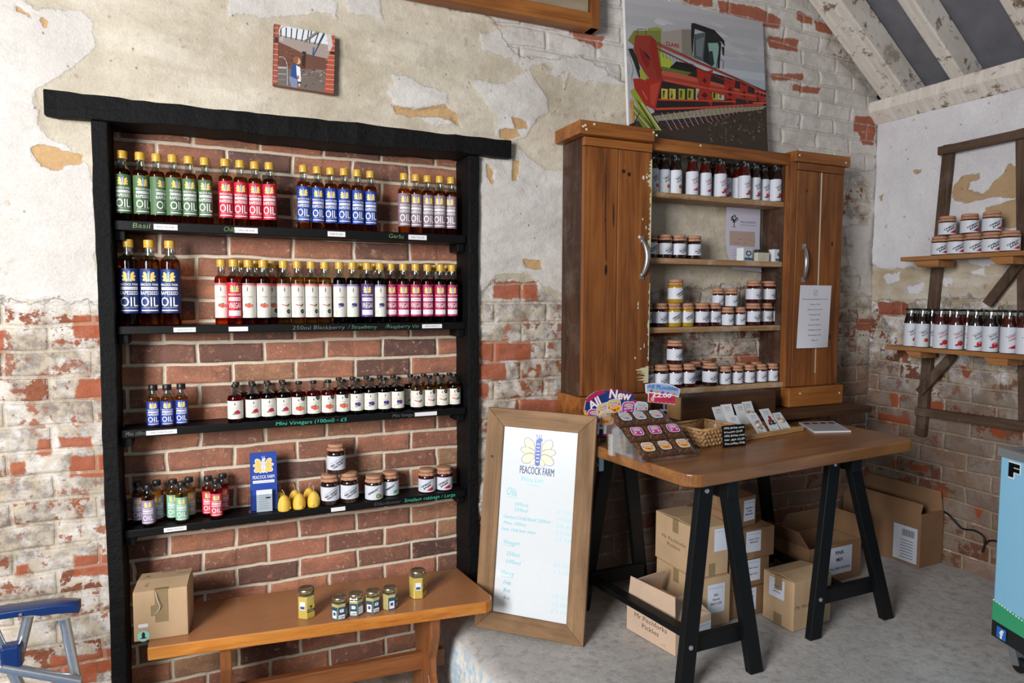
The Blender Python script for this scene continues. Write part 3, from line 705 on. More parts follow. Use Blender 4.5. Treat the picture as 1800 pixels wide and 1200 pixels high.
def farm_label(name, parent, r, z0, z1, bg, word='OIL', fw=None, mini=False, rot=0.0, medal=False, sub='COLD-PRESSED'):
    h = z1-z0; fw = fw or 1.7*r; k = Ink(.00007); a = math.pi*.72*r
    n = 24
    for i in range(n): k.rect(-a+2*a*i/n, 0, -a+2*a*(i+1)/n, h, bg, up=False)
    k.rect(-a+.002, h*.35, -a+.35*r, h*.68, 'e9e6ea'); k.rect(-a+.004, h*.42, -a+.3*r, h*.56, 'c9ccd8'); k.rect(-a+.002, h*.16, -a+.35*r, h*.22, 'b0509a')
    k.rect(a-.4*r, h*.3, a-.003, h*.62, 'e9e6ea')
    k.k = 1
    if word == 'OIL':
        peacock(k, 0, h*.82, fw*.36)
        k.text('PEACOCK FARM', 0, h*.62, h*.055, 'ffffff', w=fw*.95, bold=.01)
        k.rect(-fw*.46, h*.525, fw*.46, h*.59, 'eef0f6'); k.text(sub, 0, h*.542, h*.032, bg, w=fw*.8)
        k.text('RAPESEED', 0, h*.415, h*.085, 'ffffff', w=fw*.95, bold=.008)
        k.text('OIL', 0, h*.155, h*.22, 'ffffff', w=fw*.92, bold=.004)
        k.text('A DROP OF SUNSHINE', 0, h*.115, h*.022, 'e8e8ee', w=fw*.8)
        k.rect(-fw*.44, h*.05, fw*.44, h*.075, 'f4f4f8')
    else:
        peacock(k, 0, h*.82, fw*.36)
        k.text('PEACOCK FARM', 0, h*.635, h*.05, 'ffffff', w=fw*.95, bold=.01)
        k.rect(-fw*.46, h*.48, fw*.46, h*.58, 'eef0f6'); k.text(sub, 0, h*.505, h*.05, bg, w=fw*.86)
        k.text('VINEGAR', 0, h*.275, h*.165, 'ffffff', w=fw*.92)
        k.rect(-fw*.46, h*.06, fw*.46, h*.21, 'eef0f6'); k.text('INFUSED', 0, h*.145, h*.035, 'b9b6c6', w=fw*.6); k.text('WITH FRUIT', 0, h*.08, h*.035, 'b9b6c6', w=fw*.7)
    if medal:
        k.ell(fw*.42, h*.98, r*.3, r*.3, '15171a'); k.text('great', fw*.42, h*.97, h*.03, 'd8d8d8', w=r*.4)
    return k.out(name, parent, on_cyl(r, z0, rot), split=.006)
def fruit(k, kind, x, y, s):
    if kind == 'strawberry':
        for dx, dy, q in ((-.5, .05, .42), (.0, -.12, .45), (.62, -.05, .36)): k.ell(x+dx*s, y+dy*s, q*s, q*s*1.05, 'd94a3a', up=True)
        k.ell(x+.62*s, y-.05*s, .2*s, .2*s, 'f3b0a0'); k.ell(x+.02*s, y+.4*s, .42*s, .16*s, '4f8a3a', .4)
        for i in range(6): k.ell(x-.1*s+.09*s*(i % 3), y-.05*s-.12*s*(i//3), .025*s, .03*s, 'f6d68a', up=(i == 0))
    elif kind == 'rhubarb':
        k.line([(x-.9*s, y+.25*s), (x-.3*s, y+.05*s), (x+.4*s, y)], .22*s, 'd8475a'); k.poly([(x+.1*s, y-.25*s), (x+.5*s, y-.3*s), (x+1.0*s, y+.1*s), (x+.95*s, y+.5*s), (x+.6*s, y+.35*s), (x+.35*s, y+.1*s)], '3f8544')
    elif kind == 'blackberry':
        for dx, dy, q in ((.25, .1, .5), (-.3, .2, .36)): k.ell(x+dx*s, y+dy*s, q*s, q*s, '41306f')
        for i in range(7): k.ell(x+.25*s+.28*s*math.cos(i*.9), y+.1*s+.28*s*math.sin(i*.9), .11*s, .11*s, '5c4a94', up=(i == 0))
        k.poly([(x-.9*s, y-.45*s), (x-.5*s, y-.2*s), (x-.1*s, y-.35*s), (x-.2*s, y-.7*s), (x-.5*s, y-.5*s)], '4aa08c')
    elif kind == 'raspberry':
        for dx, dy, q in ((.3, .15, .38), (.0, -.05, .42), (.55, -.1, .3)): k.ell(x+dx*s, y+dy*s, q*s, q*s, 'b02452')
        k.poly([(x-.9*s, y-.35*s), (x-.5*s, y-.1*s), (x-.1*s, y-.3*s), (x-.45*s, y-.6*s)], '5da04a')
    elif kind == 'chilli':
        k.poly([(x-.9*s, y-.3*s), (x-.2*s, y+.15*s), (x+.3*s, y+.35*s), (x+.75*s, y+.5*s), (x+.5*s, y+.1*s), (x+.8*s, y-.2*s), (x+.1*s, y-.4*s), (x-.3*s, y-.35*s)], 'b5182c'); k.line([(x+.5*s, y+.4*s), (x+.8*s, y+.65*s)], .08*s, '5e8a3a')
    elif kind == 'tomato':
        k.ell(x+.25*s, y+.1*s, .62*s, .58*s, 'b51a1c'); k.ell(x+.1*s, y+.3*s, .2*s, .14*s, 'e05a44'); k.ell(x-.5*s, y-.35*s, .35*s, .26*s, '9c2430'); k.ell(x+.3*s, y+.62*s, .3*s, .08*s, '3d6a2e')
    elif kind == 'apple':
        k.ell(x+.2*s, y+.15*s, .7*s, .58*s, 'c02438'); k.ell(x+.15*s, y+.45*s, .25*s, .1*s, 'f0b8b0')
        for i in range(4): k.ell(x-.75*s+.2*s*i, y-.35*s-.05*s*(i % 2), .15*s, .15*s, '2a2338', up=(i == 0))
    elif kind == 'garlic':
        k.ell(x+.3*s, y+.3*s, .5*s, .5*s, 'a8261f'); k.ell(x+.25*s, y+.45*s, .22*s, .14*s, 'cf5a48')
        for i in range(5): k.ell(x-.6*s+.27*s*i, y-.3*s+.04*s*(i % 2), .24*s, .2*s, 'dcd9a6', up=(i == 0))
    elif kind == 'green': k.ell(x, y, .5*s, .4*s, '5fb07a'); k.ell(x+.3*s, y+.2*s, .3*s, .15*s, '3f8a55', .6)
    elif kind == 'olive': k.ell(x, y, .45*s, .5*s, '5f7a2e'); k.ell(x, y, .2*s, .24*s, 'd8d08a'); k.ell(x+.5*s, y-.1*s, .25*s, .3*s, '6f8a3a')
    elif kind == 'orange': k.ell(x, y, .55*s, .55*s, 'd9822b'); k.ell(x+.1*s, y+.05*s, .35*s, .35*s, 'eeb060')
    elif kind == 'lemon': k.ell(x, y, .6*s, .42*s, 'd8c848', .4)
def white_label(name, parent, r, z0, z1, kind, band, word, medal=None, dx=0.0):
    h = z1-z0; k = Ink(.00007); a = math.pi*.80*r; n = 24
    for i in range(n): k.rect(-a+2*a*i/n, 0, -a+2*a*(i+1)/n, h, 'e2ded5', up=False)
    k.k = 1
    if band:
        for i in range(n): k.rect(-a+2*a*i/n, h*.955, -a+2*a*(i+1)/n, h*.99, band, up=(i == 0)); k.rect(-a+2*a*i/n, h*.925, -a+2*a*(i+1)/n, h*.935, band, up=False)
    k.rect(dx-.05*r, h*.77, dx+.07*r, h*.86, '2d2f33'); k.ell(dx+.01*r, h*.87, .05*r, .03*h, '2d2f33')
    k.line([(dx-.7*r, h*.74), (dx+.7*r, h*.74)], .0005, 'b9b4aa')
    k.text(word, dx, h*.58, h*.055, 'b3aca2', w=1.5*r); k.text('VINEGAR', dx, h*.52, h*.025, 'c5bfb6', w=.9*r)
    fruit(k, kind, dx+.15*r, h*.36, .62*r)
    for i in range(4): k.rect(dx-.75*r, h*(.20-.035*i), dx-.75*r+(.3+.12*(i % 2))*r, h*(.212-.035*i), 'aaa59c', up=(i == 0))
    if medal is not None:
        mx, my = medal; k.ell(mx*r, my*h, r*.34, r*.34, '17191c'); k.text('great', mx*r, my*h-.002, .0032, 'c9c9c9', w=r*.42); k.line([(mx*r-.2*r, my*h+.12*r), (mx*r+.2*r, my*h+.12*r)], .0006, '8a8a8a')
    return k.out(name, parent, on_cyl(r, z0), split=.006)
def pickle_label(name, parent, r, z0, z1, kind, words, fs=1.0, bg='d0d4df', wcol='2a2632', lined=True):
    h = z1-z0; k = Ink(.00007); a = math.pi*.86*r; n = 26
    for i in range(n): k.rect(-a+2*a*i/n, 0, -a+2*a*(i+1)/n, h, bg, up=False)
    k.k = 1
    sl = .5; tall = h > 2.2*r
    if tall:
        k.text('Mr Pitchforks Pickles', -.05*r, h*.70, r*.13, '5c5c6c', w=1.45*r, rot=sl, bold=.02)
        for i, wd in enumerate(words): k.text(wd, .02*r+.14*r*i, h*(.62-.10*i), r*.24, wcol, w=(.62+.09*len(wd))*r, rot=sl, bold=.03)
        if kind: fruit(k, kind, .12*r, h*.24, .66*r)
        k.k += 1
        return k.out(name, parent, on_cyl(r, z0), split=.006)
    k.text('Mr Pitchforks Pickles', .05*r, h*.66, h*.06*fs, '5c5c6c', w=1.45*r, rot=sl, bold=.02)
    for i, wd in enumerate(words): k.text(wd, (-.10 if kind else .14)*r+.14*r*i, h*((.52 if kind else .45)-.16*i), h*.13*fs, wcol, w=(.72+.10*len(wd))*r, rot=sl, bold=.05)
    if kind: fruit(k, kind, .45*r, h*.25, .55*r)
    for i in range(4): k.rect(-a*.86, h*(.8-.12*i), -a*.86+.5*r, h*(.82-.12*i), 'b4b4c4', up=(i == 0))
    return k.out(name, parent, on_cyl(r, z0), split=.006)

# ---------------------------------------------------------------- vessels
def bottle(name, label, cat, r, H, zs, ztop, rn, cap_h, cap_r, liq, zl, cap='goldcap', liqname='oil', round_sh=False, labelf=None, ridged=True):
    """r body radius, zs where the shoulder starts, ztop where the neck starts, zl liquid level"""
    t = thing(name, label, cat); RAD[t.name] = r+.0004
    sh = [(r*math.cos(a)+(rn-r*0)*0, 0) for a in ()]
    if round_sh: shp = [(rn+(r-rn)*math.cos(rad(a)), zs+(ztop-zs)*math.sin(rad(a))) for a in range(0, 91, 15)]
    else: shp = [(r, zs), (r*.985, zs+(ztop-zs)*.2), (r*.9, zs+(ztop-zs)*.45), ((r+rn)/2, zs+(ztop-zs)*.75), (rn*1.08, ztop)]
    bot = [(r*.80, 0), (r*.95, .0012), (r, .005)]
    neck = [(rn*.97, ztop+(H-cap_h-ztop)*.5), (rn*.93, H-cap_h+.004)]
    out = bot+shp+neck
    # liquid: everything below the level, as one solid
    lp = [q for q in bot+shp if q[1] < zl]+[(np.interp(zl, [q[1] for q in out], [q[0] for q in out]), zl)]
    lp = [(0, 0)]+[(q[0]*1.0, q[1]) for q in lp]+[(0, zl)]
    build(liqname, MB().lathe(lp, 28), MAT[liq], t, smooth=40)
    # empty glass above the level: outer and inner skin
    up = [(np.interp(zl, [q[1] for q in out], [q[0] for q in out])+.0002, zl+.0004)]+[q for q in out if q[1] > zl+.002]
    inner = [(max(q[0]-.0016, .002), q[1]) for q in reversed(up)]
    mb = MB().lathe(up+inner+[up[0]], 28); build('glass_neck', mb, MAT['glass'], t, smooth=40, fix=True)
    c = MB()
    if ridged:
        c.lathe([(cap_r*.97, H-cap_h), (cap_r, H-cap_h+.001), (cap_r, H-cap_h*.74), (cap_r*.95, H-cap_h*.72), (cap_r*.95, H-cap_h*.66), (cap_r, H-cap_h*.62), (cap_r, H-cap_h*.14), (cap_r*.95, H-cap_h*.02), (cap_r*.88, H), (0, H)], 32)
    else: c.lathe([(cap_r*.97, H-cap_h), (cap_r, H-cap_h+.001), (cap_r, H-.0015), (cap_r*.93, H), (0, H)], 32)
    build('cap', c, MAT[cap], t, smooth=35)
    if labelf: labelf(t)
    return t
def jar(name, label, r, H, liq, words, kind, covered=True, lab=(.16, .62), tall=True):
    t = thing(name, label, 'jar'); RAD[t.name] = r*1.055; hb = H*.76
    prof = [(0, 0), (r*.86, 0), (r*.97, .002), (r, .006), (r, hb-.010), (r*.95, hb-.003), (r*.84, hb), (r*.84, H-.004), (0, H-.004)]
    build('glass_jar', MB().lathe(prof, 30), MAT[liq], t, smooth=40)
    rn = random.Random(len(words[0])*7+int(r*1e4)); ph = rn.uniform(0, 6)
    R = r*.90
    cov = [(0, H+.0008), (R*.8, H+.001), (R*.98, H-.0005), (R*1.02, H-.004), (R*1.01, H-.011), (R*1.03, H-.0135), (R*1.08, H-.018), (R*1.13, H-.024), (R*1.10, H-.0245), (R*1.04, H-.018)]
    def ruff(i, th):
        k = max(0, i-5)*.018+(.004 if i > 2 else 0); return k*(math.sin(9*th+ph)+.6*math.sin(17*th+2*ph)+.4*math.sin(5*th))
    build('paper_cover', MB().lathe(cov, 54, ruff=ruff), MAT['kraft'], t, smooth=50)
    build('elastic_band', MB().tube([(R*1.035*math.cos(a), R*1.035*math.sin(a), H-.0125+.0006*math.sin(3*a)) for a in [i*math.pi/16 for i in range(33)]], .0011, 6), MAT['elastic'], t, smooth=True)
    pickle_label('label', t, r, H*lab[0], H*lab[1], kind, words)
    return t

# shelves in the alcove -------------------------------------------------------
ST = [1.5335, 1.188, .842, .503]; SBOT = [1.501, 1.160, .815, .476]
def alcove_shelf(i, label, tilt=0.0):
    t = thing('shelf', label, 'shelf', (.327, .064, 0), 0, 'black shelves across the brick alcove')
    mb = MB(); n = 24; zt, zb = ST[i], SBOT[i]
    mb.box((-.608, -.063, zb), (.607, .060, zt)); o = build('shelf_board', mb, MAT['tarpaint'], t, bevel=.003)
    for s in (-1, 1):
        x = s*.592; build('cleat', MB().box((x-.014, -.045, zb-.032), (x+.014, .055, zb)), MAT['tarpaint'], t, bevel=.002)
    return t
def edge_ink(t, i, items):
    """stickers and chalk words on the front edge of a shelf; x in metres from the alcove origin"""
    for kind, x0, x1, txt, col in items:
        k = Ink(); zb, zt = SBOT[i], ST[i]; hh = zt-zb; zc = (zb+zt)/2
        a, b = x0-.327, x1-.327
        if kind == 's':
            k.rect(a, zc-hh*.30, b, zc+hh*.26, 'e8e8ea')
            if txt: k.text(txt, (a+b)/2, zc-hh*.12, hh*.22, '3c3c40', w=(b-a)*.72)
            k.out('price_sticker', t, on_front(0, -.0632, 0))
        else:
            k.text(txt, a, zc-hh*.22, hh*.52, col, w=b-a, al='l', shear=.15, jit=.06, bold=-.008); k.out('chalk_writing', t, on_front(0, -.0632, 0))
S1 = alcove_shelf(0, 'top black shelf in the brick alcove, holding gold-capped oil bottles')
S2 = alcove_shelf(1, 'second black shelf down in the alcove, holding large blue oils and vinegars')
S3 = alcove_shelf(2, 'third black shelf down in the alcove, holding miniature vinegars')
S4 = alcove_shelf(3, 'lowest black shelf in the alcove, holding jars, candles and small oils')
def X0(px, py, Y=0.0): return float(P(px, py, 1, Y)[0])
edge_ink(S1, 0, [('c', X0(233, 395), X0(263, 395), 'Basil', '6f8f5a'), ('s', X0(270, 395), X0(312, 397), 'BASIL OIL £4.40', 0), ('c', X0(393, 402), X0(413, 402), 'Chilli', '6f8f5a'), ('s', X0(412, 402), X0(453, 404), 'CHILLI OIL £4.40', 0),
    ('s', X0(576, 411), X0(607, 412), 'PLAIN OIL £4.00', 0), ('c', X0(683, 415), X0(710, 415), 'Garlic', '6f8f5a'), ('s', X0(718, 416), X0(750, 418), 'GARLIC OIL £4.40', 0)])
edge_ink(S2, 1, [('s', X0(305, 578), X0(344, 578), 'LARGE OIL £7.00', 0), ('s', X0(402, 580), X0(436, 580), '', 0), ('c', X0(514, 580), X0(606, 580), '250ml Blackberry', '6a6f6c'), ('c', X0(612, 578), X0(662, 578), '/ Strawberry', '5d8a6c'),
    ('c', X0(677, 577), X0(736, 577), '/Raspberry Vin', '5d8a6c'), ('s', X0(742, 575), X0(777, 575), '250ML VINEGAR £7', 0)])
edge_ink(S3, 2, [('c', X0(221, 762), X0(256, 762), 'Mini 100ml', '6a6f6c'), ('s', X0(257, 760), X0(311, 760), 'SMALL PLAIN OIL £2.00', 0), ('c', X0(485, 746), X0(609, 740), 'Mini Vinegars (100ml) - £5', '3fc9a8'),
    ('c', X0(690, 732), X0(730, 730), 'Mini Vinegars', '5c6268'), ('s', X0(729, 730), X0(768, 727), '', 0)])
edge_ink(S4, 3, [('s', X0(288, 934), X0(328, 932), 'SMALL OIL £2.50', 0), ('s', X0(582, 897), X0(607, 896), '', 0), ('c', X0(658, 889), X0(704, 884), 'Elderflower', '4c5258'), ('c', X0(711, 882), X0(800, 872), 'Smallest cabbage / Large', '3fc9a8')])

def at(px, Y, z, py=None):
    """ground point on a shelf whose vertical axis the camera sees at column px"""
    zz = z+.06; q = P(px, 600, 1, Y)
    for _ in range(3):
        # refine with the row at which that height appears
        v = np.array([q[0], Y, zz])-CAMO; y = 600-FPX*(v@_U)/(v@_F); q = P(px, y, 1, Y)
    return (float(q[0]), Y, z)

# top shelf: 250 ml oils
def oil250(col, nm, sub): return Proto(bottle('oil_bottle', nm, 'bottle', .0235, .228, .156, .178, .0128, .026, .0156, 'oil', .168, labelf=lambda t: farm_label('label', t, .0235, .025, .15, col, fw=.046, sub=sub)))
rows = [('dark green', '4f6f4a', [(217, 0), (249, -.25), (277.6, -.75), (306, -.45), (334, -.05), (362, 0)], 'basil', 'BASIL INFUSED'),
        ('red', 'c41e3c', [(397.7, 0), (423.8, 0), (449.4, 0), (474.7, .1)], 'chilli', 'CHILLI INFUSED'),
        ('royal blue', '123f9c', [(534.5, .1), (558.7, -.1), (582.5, 0), (605.4, 0), (628.7, -.1), (651.8, 0)], 'plain', 'COLD-PRESSED'),
        ('mauve', '8a7482', [(710.8, -.15), (731.6, 0), (752, -.2), (772.8, .15), (792.8, .3)], 'garlic', 'GARLIC INFUSED')]
for cn, hx, xs, nm, sub in rows:
    pr = oil250(hx, cn, sub)
    for i, (px, rz) in enumerate(xs):
        l = at(px, .033+.004*((i*7) % 3), ST[0]); a = -math.atan2(l[0], 2.6)*.9+rz*-1.0 if rz else -math.atan2(l[0], 2.6)*.8
        pr.place(l, -a*0+(-math.atan2(l[0], 2.6)*.8-rz), '%s-labelled oil bottle on the top alcove shelf, %s of its colour' % (cn, ORD[i]), 'gold-capped oil bottles on the top alcove shelf')
# two bottles standing behind others, seen between them
# second shelf
big = Proto(bottle('oil_bottle', 'big', 'bottle', .0305, .287, .212, .236, .0142, .026, .0168, 'oil', .222, labelf=lambda t: farm_label('label', t, .0305, .042, .190, '16306f', fw=.060)))
for i, px in enumerate((229.8, 264.8, 300.4)):
    l = at(px, .045, ST[1]); big.place(l, -.05+.12*(1-i), 'large navy-labelled oil bottle on the second alcove shelf, %s of three' % ['leftmost', 'middle one', 'rightmost'][i], 'large oil bottles on the second alcove shelf')
def vin250(liq, lf): return Proto(bottle('vinegar_bottle', 'v', 'bottle', .0235, .228, .158, .178, .0128, .026, .0156, liq, .170, liqname='vinegar', labelf=lf))
vp = {'st': vin250('vin_s', lambda t: white_label('label', t, .0235, .024, .145, 'strawberry', 'c5303c', 'STRAWBERRY', dx=-.004)),
      'stm': vin250('vin_s', lambda t: white_label('label', t, .0235, .024, .145, 'strawberry', 'c5303c', 'STRAWBERRY', medal=(.6, .2))),
      'red': vin250('vin_s', lambda t: farm_label('label', t, .0235, .024, .148, 'cc1c36', 'VINEGAR', .045, medal=True, sub='STRAWBERRY')),
      'rh': vin250('vin_r', lambda t: white_label('label', t, .0235, .024, .145, 'rhubarb', 'c5303c', 'RHUBARB', medal=(.7, .18), dx=.002)),
      'bb': vin250('vin_b', lambda t: white_label('label', t, .0235, .024, .145, 'blackberry', '6a3fa8', 'BLACKBERRY')),
      'pu': vin250('vin_b', lambda t: farm_label('label', t, .0235, .024, .148, '57347c', 'VINEGAR', .045, medal=True, sub='BLACKBERRY')),
      'pk': vin250('vin_p', lambda t: farm_label('label', t, .0235, .024, .148, 'b01c56', 'VINEGAR', .045, medal=True, sub='RASPBERRY'))}
vd = {'st': 'white-labelled strawberry vinegar bottle', 'stm': 'white-labelled strawberry vinegar bottle', 'red': 'red-labelled vinegar bottle', 'rh': 'white-labelled rhubarb vinegar bottle', 'bb': 'white-labelled blackberry vinegar bottle', 'pu': 'purple-labelled vinegar bottle', 'pk': 'pink-labelled raspberry vinegar bottle'}
fr = [('st', 393, .055, ', behind and left of the red-labelled one'), ('red', 410, .030, ' among the white strawberry ones'), ('st', 438, .033, ', just right of the red-labelled one'), ('st', 463.8, .033, ', front one left of the rhubarb ones'),
      ('stm', 478.5, .080, ', half hidden left of the rhubarb ones'), ('stm', 424, .086, ', its gold cap behind the red-labelled one'), ('st', 451, .090, ', its cap between two front strawberry ones'),
      ('rh', 500.4, .036, ', leftmost of four'), ('rh', 524.2, .036, ', second of four'), ('rh', 547, .036, ', third of four'), ('rh', 571.2, .036, ', rightmost of four'),
      ('bb', 597.5, .036, ', first after the rhubarb ones'), ('bb', 620, .036, ', left of the purple-labelled one'), ('pu', 646, .032, ' between the white blackberry ones'), ('bb', 668.3, .036, ', right of the purple-labelled one'),
      ('bb', 636.5, .088, ', its cap just left of purple-labelled one'), ('bb', 659, .090, ', its cap just right of purple-labelled one'),
      ('pk', 689, .058, ', shaded one furthest left'), ('pk', 709.3, .040, ', second from the left'), ('pk', 730.2, .038, ', third from the left'), ('pk', 750.8, .038, ', fourth from the left'), ('pk', 774, .030, ', last but one at the front'), ('pk', 794.7, .034, ', rightmost at the front'),
      ('pk', 764.5, .086, ', its cap behind the last but one'), ('pk', 785, .090, ', its cap behind the rightmost one')]
for i, (k_, px, Y, d) in enumerate(fr):
    l = at(px, Y, ST[1]); vp[k_].place(l, -math.atan2(l[0], 2.6)*.7+.06*math.sin(i*2.3), vd[k_]+' on the second alcove shelf'+d, 'vinegar bottles on the second alcove shelf')
# third shelf
sb = Proto(bottle('oil_bottle', 's', 'bottle', .0205, .143, .094, .112, .0115, .019, .0142, 'oil2', .1, cap='blackcap', labelf=lambda t: farm_label('label', t, .0205, .006, .088, '1a3f9e', fw=.036), ridged=False))
for i, px in enumerate((270, 294.5, 319.3)):
    l = at(px, .045-.008*(i == 1), ST[2]); sb.place(l, .02*(i-1), 'small blue-labelled black-capped oil bottle on the third alcove shelf, %s of three' % ['leftmost', 'middle one', 'rightmost'][i], 'small blue oil bottles on the third alcove shelf')
def mini(liq, kind, word, medal): return Proto(bottle('vinegar_bottle', 'm', 'bottle', .0258, .134, .080, .104, .0098, .011, .0118, liq, .097, cap='blackcap', liqname='vinegar', round_sh=True, labelf=lambda t: white_label('label', t, .0258, .014, .078, kind, None, word, medal=medal), ridged=False))
mp = {'ra': mini('vin_p', 'raspberry', 'RASPBERRY', None), 'ram': mini('vin_p', 'raspberry', 'RASPBERRY', (.6, .92)), 'sm': mini('vin_s', 'strawberry', 'STRAWBERRY', (.62, .92)), 'bl': mini('vin_b', 'blackberry', 'BLACKBERRY', None), 'ch': mini('vin_r', 'rhubarb', 'RHUBARB', (.6, .88))}
md = {'ra': 'miniature raspberry vinegar bottle', 'ram': 'miniature raspberry vinegar bottle', 'sm': 'miniature strawberry vinegar bottle', 'bl': 'miniature blackberry vinegar bottle', 'ch': 'miniature rhubarb vinegar bottle'}
mf = [('ra', [(413.7, .028), (448.5, .036), (473.8, .036), (500.2, .036)], ['furthest left at the front', 'second from the left at the front', 'third from the left at the front', 'fourth from the left at the front']),
      ('sm', [(526.2, .034), (550.4, .036), (575.2, .036), (601, .036)], ['first amber one', 'second amber one', 'third amber one', 'last amber one']),
      ('bl', [(626.2, .036), (651.2, .036), (674, .036), (698, .036)], ['first dark one', 'second dark one', 'third dark one', 'last dark one']),
      ('ch', [(733.7, .030), (755.4, .036), (777.4, .036), (797.5, .040)], ['first golden one', 'second golden one', 'third golden one', 'last golden one'])]
for k_, xs, ds in mf:
    for (px, Y), d in zip(xs, ds):
        l = at(px, Y, ST[2]); mp[k_].place(l, -math.atan2(l[0], 2.6)*.6+.1*math.sin(px), md[k_]+' on the third alcove shelf, '+d, 'miniature vinegars on the third alcove shelf')
for j, (k_, px, d) in enumerate([('ra', 423, 'behind the furthest left one'), ('ra', 443.5, 'behind the second from the left'), ('ra', 467.5, 'behind the third from the left'), ('ram', 491.5, 'behind the fourth from the left'), ('sm', 596.5, 'behind the last amber one'),
      ('bl', 619.5, 'behind the first dark one'), ('bl', 645.5, 'behind the second dark one'), ('bl', 668, 'behind the third dark one'), ('bl', 690, 'behind the last dark one'), ('ra', 721.5, 'left of the golden ones'),
      ('ch', 744.8, 'between the first two golden ones'), ('ch', 766.8, 'between second and third golden ones'), ('ch', 790, 'between the last two golden ones')]):
    l = at(px, .094, ST[2]); mp[k_].place(l, -.3, md[k_].replace(' bottle', '')+' at the back of the third shelf, '+d, 'miniature vinegars on the third alcove shelf')
# fourth shelf: small 100 ml oils in threes
def oil100(col, liq, sub): return Proto(bottle('oil_bottle', 'o', 'bottle', .0205, .143, .100, .117, .0118, .017, .0142, liq, .108, cap='blackcap', labelf=lambda t: farm_label('label', t, .0205, .012, .092, col, fw=.034, sub=sub), ridged=False))
for cn, hx, liq, tr in [('mauve', '9a86a8', 'oil2', [(-.209, .030, 'front one'), (-.243, .083, 'back left one'), (-.186, .078, 'back right one')]), ('mint green', '7fb89a', 'oil2', [(-.106, .026, 'front one'), (-.135, .070, 'back left one'), (-.084, .078, 'back right one')]), ('coral red', 'd0384e', 'vin_s', [(.004, .026, 'front one'), (-.022, .068, 'back left one'), (.026, .086, 'back right one')])]:
    pr = oil100(hx, liq, 'INFUSED')
    for x, Y, d in tr: pr.place((x, Y, ST[3]), .15 if 'right' in d else (-.03), 'small %s-labelled oil bottle on the lowest alcove shelf, %s of its trio' % (cn, d), 'small oil bottles on the lowest alcove shelf')

# leaflet holder with blue leaflets
t = thing('leaflet_holder', 'clear acrylic holder with blue farm leaflets on the lowest alcove shelf', 'leaflet holder', (.163, .038, ST[3]), -.06)
hw = .052
lb = MB(); lb.box((-.046, .006, .004), (.046, .016, .214), Matrix.Rotation(rad(-4), 4, 'X')); lf = build('leaflets', lb, simple('blue_leaflet_stock', '14409a', .4), t, bevel=.001)
k = Ink(); k.rect(-.046, .004, .046, .214, '14409f'); k.rect(-.046, .004, -.0445, .214, '0c2c74')
peacock(k, 0, .166, .034, petal='f0c46a', outl='f4f4f8', body='f4f4f8', dots='14409f')
k.text('PEACOCK FARM', 0, .119, .013, 'ffffff', w=.074); k.rect(-.037, .103, .037, .113, 'f2f2f6'); k.text('FARM SHOP AND PRODUCE', 0, .1055, .005, '4a4a60', w=.066)
k.out('leaflet_print', t, lambda u, v, q: tuple(Matrix.Rotation(rad(-4), 4, 'X') @ Vector((u, .0056-q, v))))
cd_ = MB().box((-.026, -.009, .002), (.028, -.006, .082)); build('business_cards', cd_, MAT['white'], t)
k = Ink()
for i in range(7): k.rect(-.018+.001*(i % 3), .062-.008*i, .018-.004*(i % 2), .0632-.008*i, '8a8a90')
k.rect(.006, .050, .022, .055, '2a2a2e'); k.out('card_print', t, on_front(0, -.0091, 0))
ac = MB(); ac.box((-.055, .020, 0), (.055, .022, .11)).box((-.055, -.014, 0), (.055, -.012, .066)).box((-.055, -.012, 0), (-.053, .020, .085)).box((.053, -.012, 0), (.055, .020, .085)).box((-.053, -.012, 0), (.053, .020, .002))
build('acrylic_tray', ac, MAT['acrylic'], t)

# beeswax skep candles
def candle():
    t = thing('beeswax_candle', 'c', 'candle'); RAD[t.name] = .0262; prof = []
    H = .056; n = 9
    for i in range(n*4+1):
        u = i/(n*4); z = u*H; r = .0228*(math.sqrt(max(0, 1-max(0, (u-.22)/.80)**2.1)))*(.90+.10*min(1, u/.12)); r = max(r, .0015)+.0008*math.sin(u*n*2*math.pi)*(u < .95); prof.append((r, z))
    build('wax_body', MB().lathe([(0, 0)]+prof+[(0, H+.0003)], 24), MAT['wax'], t, smooth=60)
    build('wick', MB().tube([(0, 0, H-.002), (.001, 0, H+.008), (-.003, .001, H+.016), (-.008, .002, H+.022)], .0009, 6), MAT['wick'], t, smooth=True)
    build('wax_flap', MB().lathe([(.001, 0), (.009, .003), (.006, .010), (.001, .014)], 10, c=(.014, -.012, .004)), MAT['wax'], t, smooth=True)
    return Proto(t)
cp = candle()
for (x, Y, rz, d) in [(.246, .026, .3, 'front left one'), (.289, .028, -.6, 'front middle one'), (.333, .034, -1.2, 'front right one'), (.232, .070, 2.0, 'back left one'), (.276, .074, 1.0, 'back middle one'), (.322, .078, 2.6, 'back right one')]:
    cp.place((x, Y, ST[3]), rz, 'yellow beehive-shaped beeswax candle on the lowest alcove shelf, '+d, 'beeswax candles on the lowest alcove shelf')
